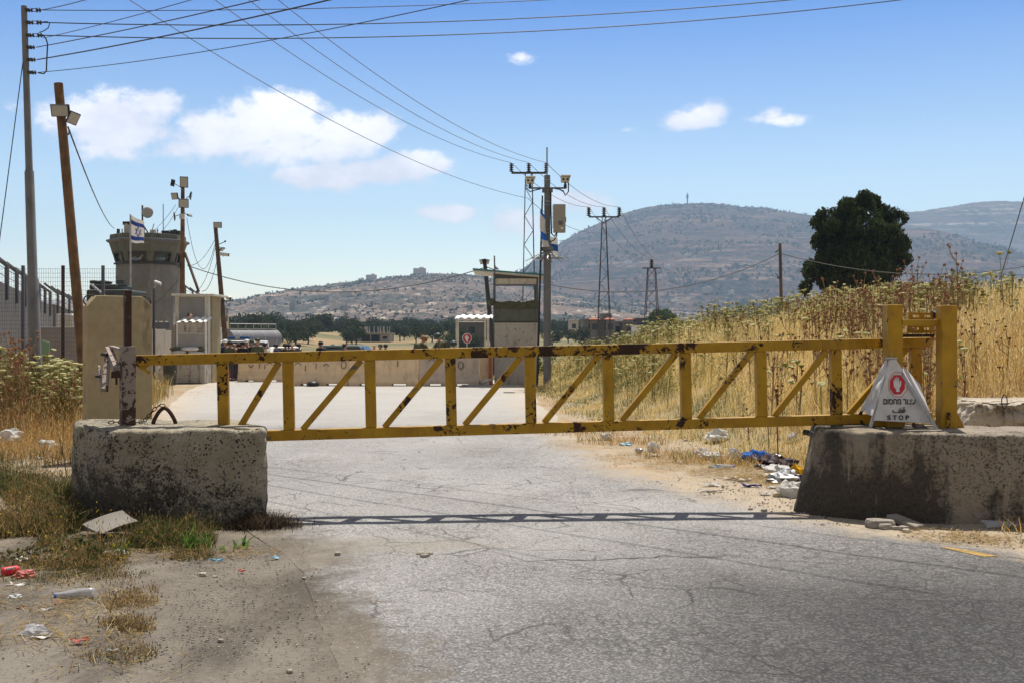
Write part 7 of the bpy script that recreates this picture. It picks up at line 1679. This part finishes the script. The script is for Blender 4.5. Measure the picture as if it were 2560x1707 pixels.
weed_mass([(U(px, y), y, rnd.uniform(.5, 1.15), rnd.choice([0,1,2,3,4,5,7])) for px, y in [(rnd.uniform(-30, 207), rnd.uniform(17.5, 24)) for _ in range(260)]], .4, 5, 'tall flowering weeds massed left of the slab')
# single small plants near the left block
def sprig(px, py, label, n, hmax, col, seed, wd=.02, name='plant', group=None):
    c_ = GP(px, py); r_ = np.random.default_rng(seed); x = c_.x+r_.normal(0, .035, n); y = c_.y+r_.normal(0, .035, n); o = blades(name, x, y, r_.uniform(.5, 1, n)*hmax, np.full(n, wd), pick(col, n, r_), seed, label, 'plant', .55)
    del o['kind']; 
    if group: o['group'] = group
    v0 = np.array([c_.x, c_.y, c_.z]); co = np.empty(len(o.data.vertices)*3); o.data.vertices.foreach_get('co', co); o.data.vertices.foreach_set('co', (co.reshape(-1, 3)-v0).ravel()); o.location = c_
G1 = [(.09,.17,.03), (.13,.24,.05)]
sprig(603, 1368, 'bright green broad leaved seedling right of the other green plants', 9, .13, G1, 31, .034); sprig(478, 1375, 'bushy green plant below the left block', 46, .26, G1, 32, .011); sprig(512, 1372, 'green grass tuft with pale seed spikes below the left block', 34, .22, G1+[(.40,.33,.2)], 33, .009)
sprig(555, 1378, 'small grey green tuft between the bushy plant and the bright seedling', 14, .09, G1, 34, .012); sprig(295, 1385, 'green sprout under the grey board', 16, .16, G1, 35, .014); sprig(232, 1400, 'dull green tuft left of the gravel shoulder', 30, .20, [(.08,.11,.03)], 36, .009)
# dark dry bush at the right foot of the left block
c_ = GP(640, 1345); n = 2600; r_ = np.random.default_rng(3); x = c_.x+.02+r_.normal(0, .16, n)-.16*np.abs(r_.normal(0, 1, n)); y = 9.25+r_.normal(0, .09, n); h = r_.uniform(.03, .20, n)*np.exp(-((x-c_.x)/.45)**2)
o = blades('dry_bush', x, y, h, r_.uniform(.003, .008, n), pick([(.07,.05,.035),(.12,.08,.05),(.035,.03,.025)], n, r_), 41, 'dark dry tangle at the right foot of the left block', 'bush', .9); del o['kind']
n = 1800; x = r_.uniform(U(250, 9.3), U(600, 9.3), n); y = 9.32-np.abs(r_.normal(0, .10, n)); h = r_.uniform(.02, .13, n)*(1.6-1.2*(x-x.min())/(x.max()-x.min()))
blades('low_weeds', x, y, h, r_.uniform(.003, .009, n), pick([(.12,.09,.04),(.20,.14,.06),(.07,.075,.03)], n, r_), 42, 'thin dark weeds growing along the foot of the left block', 'weeds', .8, .3)
M['twig'] = plain('dark twig', (.07,.05,.035), .9)
m_ = MB(); b = GP(170, 1215); m_.tube([b, b+Vector((-.05,0,.35)), b+Vector((-.10,0,.55)), P(155,1140,b.y), P(160,1040,b.y)], [.006,.005,.004,.004,.002], 5); m_.solo('dry_stalk', 'single tall bare stalk left of the left block', 'weed', M['twig'])
# ---------------------------------------------------------------- litter and stones
def crumple(px, py, w, h, label, mat, name='plastic_bag', cat='plastic bag', seed=0, flat=.6, group=None, lift=0.0):
    c_ = GP(px, py); n, k = 18, 11; V = []; sd = Vector((seed*3.7, seed*1.3, seed))
    for j in range(k+1):
        t = math.pi*j/k
        for i in range(n):
            a = 6.283*i/n; d = Vector((math.sin(t)*math.cos(a), math.sin(t)*math.sin(a), math.cos(t))); r_ = 1+.55*mnoise.fractal(d*1.6+sd, 1, 2, 3)+.30*(1-2*abs(mnoise.noise(d*5+sd)))
            V.append(Vector((d.x*w*r_*.5, d.y*w*r_*.5*.8, max(-.3*h, d.z*h*r_*.55)+.3*h)))
    m_ = MB(); m_.add([v+Vector((c_.x, c_.y, c_.z+lift)) for v in V], [(j*n+i, j*n+(i+1) % n, (j+1)*n+(i+1) % n, (j+1)*n+i) for j in range(k) for i in range(n)]); return m_.solo(name, label, cat, M[mat], group, fix=False)
def scrap(px, py, w, d, label, mat, seed=0, curl=.02, rz=0.0, name='paper_scrap', cat='litter', group='litter along the verge', lift=.012):
    c_ = GP(px, py); n = 7; V = []
    for j in range(n+1):
        for i in range(n+1):
            u, v = i/n-.5, j/n-.5; q = Vector((u*w*(1+.2*math.sin(seed+v*6)), v*d*(1+.2*math.cos(seed+u*5)), curl*(mnoise.noise(Vector((u*3+seed, v*3, seed)))+u*u*1.6))); V.append(Matrix.Rotation(rz, 3, 'Z') @ q+Vector((c_.x, c_.y, c_.z+lift+curl*.3)))
    m_ = MB(); m_.add(V, [(j*(n+1)+i, j*(n+1)+i+1, (j+1)*(n+1)+i+1, (j+1)*(n+1)+i) for j in range(n) for i in range(n)]); o = m_.solo(name, label, cat, M[mat], group, fix=False); s_ = o.modifiers.new('solid', 'SOLIDIFY'); s_.thickness = .002; return o
M['scrapwhite'] = plain('white paper', (.66,.64,.60), .8, 0, .1, 12, (.4,.34,.27), .3); M['scrapblue'] = plain('light blue film', (.28,.48,.60), .5, 0, .1, 12); M['scrapred'] = plain('faded red wrapper', (.50,.14,.12), .7, 0, .25, 20); M['cardboard'] = plain('grey brown board', (.20,.18,.155), .85, 0, .1, 5); M['darkblue'] = plain('dark blue wrapper', (.02,.02,.14), .4, 0, .2, 20); M['brownlit'] = plain('brown wrapper', (.28,.15,.09), .7, 0, .3, 20); M['cansilver'] = plain('dull can metal', (.35,.35,.36), .35, .8, .1, 12)
V_ = 'litter along the verge'
crumple(1516,1100,.17,.13,'crumpled white film farthest up the right verge','bagwhite',seed=1,group=V_)
crumple(1567,1113,.16,.05,'pale blue scrap of film between the farthest film and the grey can','scrapblue',name='plastic_scrap',cat='litter',seed=2,group=V_)
def can(px, py, mat, label, rz, tilt=1.57, L=.115, r=.033, band=None):
    c_ = GP(px, py); root = thing('drink_can', label, 'can', (c_.x, c_.y, c_.z+r+.006), rz, V_); m_ = MB(); m_.lathe([(r*.75,-L/2),(r*.98,-L/2+.008),(r,-L/2+.014),(r,L/2-.014),(r*.85,L/2-.003),(r*.8,L/2)], 18, (0,0,0), Matrix.Rotation(tilt, 3, 'Y')); m_.build('can_body', M[mat], root, world=False, smooth='auto')
    m_ = MB(); m_.lathe([(r*.78,L/2-.002),(r*.80,L/2+.001),(r*.5,L/2+.0012)], 16, (0,0,0), Matrix.Rotation(tilt, 3, 'Y')); m_.build('can_lid', M['cansilver'], root, world=False)
    if band: m_ = MB(); m_.bar((-.035, -r*.72, r*.72), (.03, -r*.72, r*.72), .006, .012); m_.build('script_band', M['scrapwhite'], root, world=False)
can(1597,1132,'cansilver','dull grey drink can on the right verge',-.9)
crumple(1634,1128,.15,.15,'rounded white plastic tub standing up on the verge','bagwhite',name='plastic_tub',cat='litter',seed=4,group=V_); scrap(1640,1140,.13,.08,'flat white scrap at the foot of the rounded tub','scrapwhite',2)
crumple(1790,1103,.33,.17,'large white bag caught in the grass highest on the verge','bagwhite',seed=5,group=V_,lift=.02); crumple(1755,1142,.22,.12,'faint clear bag in the grass left of the folded white one','bottle',seed=6,group=V_)
crumple(1779,1146,.26,.10,'folded white bag beside the green tuft in mid verge','bagwhite',seed=7,group=V_); crumple(1836,1148,.15,.16,'upright clear bag in the grass left of the blue bag','bottle',seed=8,group=V_)
crumple(1890,1152,.30,.16,'bright blue crumpled bag on the right verge','bagblue',seed=9,group=V_); crumple(1938,1168,.42,.15,'black bag lying behind the white and black wrapper','bagblack',seed=10,group=V_)
crumple(1946,1181,.32,.09,'white and grey bag stretched in front of the black bag','bagwhite',seed=11,group=V_); crumple(1990,1196,.20,.16,'yellow crisp bag next to the right block','bagyellow',seed=12,group=V_)
crumple(1962,1208,.36,.15,'large silvery bag heaped against the right block','galv',seed=13,group=V_); crumple(2008,1212,.16,.13,'black bag end tucked against the right block','bagblack',seed=14,group=V_); crumple(1980,1240,.24,.17,'white crumpled bag nearest the right block on bare sand','bagwhite',seed=15,group=V_)
crumple(1983,1104,.16,.14,'white bag in the grass just above the right block corner','bagwhite',seed=16,group=V_)
for k, (px, py, w, d, lab, mt) in enumerate([(1912,1191,.18,.10,'white scrap in front of the black bag','scrapwhite'),(1862,1203,.16,.08,'white scrap left of the dark blue wrapper','scrapwhite'),(1826,1199,.14,.07,'small white scrap on straw in mid verge','scrapwhite'),(1776,1216,.22,.07,'oblong white slab of foam on sand','bagwhite'),(1776,1231,.26,.03,'thin white stick lying across the sand','scrapwhite'),(1878,1218,.20,.05,'dark blue wrapper on the sand','darkblue'),(1786,1171,.14,.05,'light blue scrap below the green tuft','scrapblue'),(1942,1222,.20,.07,'flat white card below the silvery bag','scrapwhite'),(1914,1237,.13,.06,'pale scrap at the sand edge left of the brown stone','scrapwhite'),(1812,1219,.08,.05,'smallest white scrap on the sand','scrapwhite'),(1720,1103,.16,.08,'black and white scrap in the upper verge grass','bagblack'),(1700,1158,.06,.04,'tiny white fleck on the straw','scrapwhite')]): scrap(px, py, w, d, lab, mt, seed=k*1.7, curl=.03, rz=(k*1.3) % .8-.4)
def bottle(px, py, L, r, rz, label, mat='bottle', cap='blueflag', z=.0):
    c_ = GP(px, py); root = thing('plastic_bottle', label, 'bottle', (c_.x, c_.y, c_.z+r*.9+z), rz, V_); T_ = Matrix.Rotation(1.57, 3, 'Y'); m_ = MB()
    m_.lathe([(r*.8,-L/2),(r,-L/2+.01),(r,-L*.1),(r*.82,-L*.05),(r,0),(r*.97,L*.2),(r*.8,L*.3),(r*.42,L*.42),(r*.38,L*.5)], 16, (0,0,0), T_)
    for i, v in enumerate(m_.v): m_.v[i] = v*(1+.5*mnoise.noise(v*22))
    m_.build('bottle_body', M[mat], root, world=False, smooth=True); m_ = MB(); m_.lathe([(r*.46,L*.47),(r*.46,L*.53)], 12, (0,0,0), T_); m_.build('cap', M[cap], root, world=False)
bottle(2505,1322,.30,.040,.1,'clear blue tinted bottle lying below the right end of the black stained block'); bottle(2562,1314,.26,.045,2.2,'bottle cut by the right edge of the picture'); bottle(1815,1172,.24,.035,.4,'small clear bottle lying on straw in mid verge')
# left foreground
bottle(185,1500,.22,.034,3.45,'crushed clear bottle with a blue ring lying in the left weeds',z=.01)
can(26,1440,'red','red drink can lying in the weeds at the left edge',.75,band=True)
can(147,1318,'barrier_red','dark red can half hidden in the weeds left of the grey board',.5,1.2)
crumple(62,1442,.13,.05,'faded pink wrapper beside the red can','scrapred',name='wrapper',cat='litter',seed=22,group=V_); crumple(20,1112,.42,.22,'big white bag heap at the left edge behind the weeds','bagwhite',seed=23,group=V_); crumple(118,1120,.24,.13,'white bag in the dry grass left of the left block','bagwhite',seed=24,group=V_)
crumple(88,1590,.13,.06,'torn clear plastic piece in the lower left','bottle',name='plastic_scrap',cat='litter',seed=25,group=V_); crumple(38,1502,.07,.05,'small white cup piece at the left edge','bagwhite',name='cup',cat='litter',seed=26,group=V_); crumple(287,1385,.15,.04,'white film under the green sprout','bagwhite',name='plastic_scrap',cat='litter',seed=27,group=V_)
for k, (px, py, w, d, lab, mt) in enumerate([(55,1402,.13,.06,'white scrap above the red can','scrapwhite'),(42,1468,.11,.05,'white and tan wrapper below the red can','scrapwhite'),(127,1512,.13,.06,'brown and white wrapper left of the crushed bottle','brownlit'),(108,1531,.10,.03,'white card strip on a brown stick','scrapwhite'),(70,1530,.14,.03,'dark brown stick like wrapper at lower left','brownlit'),(20,1135,.20,.06,'pale green flat lid behind the left weeds','umbel_green'),(152,1094,.22,.03,'pale stick lying in the orange grass','scrapwhite'),(95,1145,.26,.04,'long pale plank piece on the left sand','scrapwhite'),(100,1600,.1,.04,'second clear strip in the lower left','scrapwhite'),(290,1484,.045,.03,'white chip at the edge of the straw','scrapwhite'),(281,1634,.05,.015,'thin white strip standing out near the bottom left','scrapwhite'),(540,1405,.10,.02,'pale blue strip on the gravel','scrapblue'),(688,1398,.06,.03,'pale blue scrap by the asphalt edge','scrapblue'),(200,1608,.09,.04,'crumpled pinkish wrapper in the straw','scrapred'),(605,1432,.05,.03,'small faded pink bit on the gravel','scrapred')]): scrap(px, py, w, d, lab, mt, seed=40+k*1.3, curl=.02, rz=(k*1.9) % 1.2-.6)
# bent grey board leaning in the weeds
n = 10; V = []; A, B, C2, D2 = P(207,1311,8.95), P(306,1276,9.15), P(346,1303,9.05), P(256,1334,8.6)
for j in range(n+1):
    for i in range(n+1):
        u, v = i/n, j/n; p = A.lerp(B, u).lerp(D2.lerp(C2, u), v); p = p+Vector((0, 0, .012*math.sin(u*3.1)-.010*math.sin(v*3.0))); V.append(p)
m_ = MB(); m_.add(V, [(j*(n+1)+i, j*(n+1)+i+1, (j+1)*(n+1)+i+1, (j+1)*(n+1)+i) for j in range(n) for i in range(n)]); o = m_.solo('bent_board', 'curved grey board lying in the weeds at the foot of the left block', 'board', M['cardboard']); o.modifiers.new('solid', 'SOLIDIFY').thickness = .008
m_ = MB(); m_.tube([P(2010,1079,10.3), P(2025,1082,10.25), P(2040,1090,10.15)], .03, 6); m_.solo('rubber_strap', 'black rubber scrap hanging at the left top corner of the right block', 'strap', M['black'])
# stones by the right block
def stone(px, py, w, d, h, label, seed, rz=0.0, tilt=0.0, mat='rubble', lift=0.0):
    c_ = GP(px, py); m_ = MB(); n = 14; rg = [(-.02,.80),(.12,1.0),(.6,.98),(.92,.86),(1.0,.6)]; V = []
    for z, s in rg:
        for i in range(n):
            a = 6.283*i/n; sq = 1/max(abs(math.cos(a)), abs(math.sin(a)))**.75; r_ = s*sq*(1+.16*mnoise.noise(Vector((math.cos(a)*1.5+seed, math.sin(a)*1.5, z*1.5+seed)))); V.append(Vector((math.cos(a)*w*.5*r_, math.sin(a)*d*.5*r_, z*h*(1+.12*mnoise.noise(Vector((a, seed, z)))))))
    V.append(Vector((0,0,h*1.0))); k = len(rg); f = [(j*n+i, j*n+(i+1) % n, (j+1)*n+(i+1) % n, (j+1)*n+i) for j in range(k-1) for i in range(n)]+[((k-1)*n+i, (k-1)*n+(i+1) % n, k*n) for i in range(n)]+[tuple(range(n))]
    T_ = Matrix.Translation((c_.x, c_.y, c_.z+lift)) @ Matrix.Rotation(rz, 4, 'Z') @ Matrix.Rotation(tilt, 4, 'Y'); m_.add([T_ @ v for v in V], f); return m_.solo('stone', label, 'stone', M[mat], 'stones lying around')
stone(2200,1317,.26,.18,.075,'broad flat chunk of broken concrete below the right block',1,.1); stone(2213,1322,.12,.08,.05,'squarish stone tucked against the flat concrete chunk',2,.2)
m_ = MB(); m_.bar(P(2228,1290,9.46), P(2299,1319,9.16), .13, .055)
m_.solo('stone', 'long concrete slab leaning on the rubble below the right block', 'stone', M['rubble'], 'stones lying around', bevel=.012)
stone(2258,1325,.10,.07,.04,'tan stone in the rubble pile below the leaning slab',4,.4); stone(2266,1331,.075,.06,.035,'pale pebble in front of the rubble pile',5,.9,mat='block_b'); stone(2238,1324,.06,.05,.035,'small stone between flat chunk and tan stone',6); stone(2290,1324,.055,.045,.04,'small stone right of the leaning slab',7)
stone(1284,958,.55,.4,.36,'rounded boulder at the foot of the bushes right of the barriers',8,mat='block_b')
for k, (px, py, s, lab) in enumerate([(507,1440,.055,'pale flat stone on the gravel shoulder'),(538,1444,.035,'darker stone beside the pale flat one'),(760,1447,.03,'dark stone on the asphalt edge'),(724,1681,.035,'dark pebble near the bottom of the picture'),(552,1604,.035,'dark stone on the lower gravel'),(1910,1279,.06,'dark stone left of the right block'),(1876,1275,.05,'flat dark stone farther left of the right block'),(844,1388,.06,'black chip in the sandy pothole'),(1520,1278,.04,'single dark stone on the road before the gate shadow'),(1943,1241,.09,'brown stone beside the white crumpled bag'),(1062,1395,.07,'dark stone at the right end of the sandy pothole'),(75,1195,.14,'white stone in the left weeds')]):
    stone(px, py, s, s*.8, s*.5, lab, 10+k, k*.7, mat='block_b' if 'white' in lab or 'pale' in lab else 'rubble')
stone(1062,1387,.13,.09,.03,'broken asphalt lump at the edge of the sandy pothole',30)
# bushes right of the barriers and in the fields
for (px, py, w, n, lab, sd_) in ((1310,930,.9,900,'yellow green bush at the foot of the right booth',1),(1345,905,1.1,900,'darker bush hiding the foot of the camera pole',2)):
    c_ = GP(px, 955 if sd_ == 1 else 940); r_ = np.random.default_rng(sd_); v, f = leafcloud([(Vector((0,0,.5)), (w*.5,w*.5,.45)), (Vector((.3,0,.75)), (w*.35,w*.35,.35)), (Vector((-.3,0,.35)), (w*.4,w*.3,.3))], n*2, .09, sd_); root = thing('roadside_bush', lab, 'bush', tuple(c_), 0, 'roadside bushes'); fastmesh('foliage', v, f, mat=M['leaf_green'], parent=root); m_ = MB(); m_.tube([(0,0,-.05),(0,0,.5)], .02, 5); m_.build('stem', M['bark'], root, world=False)
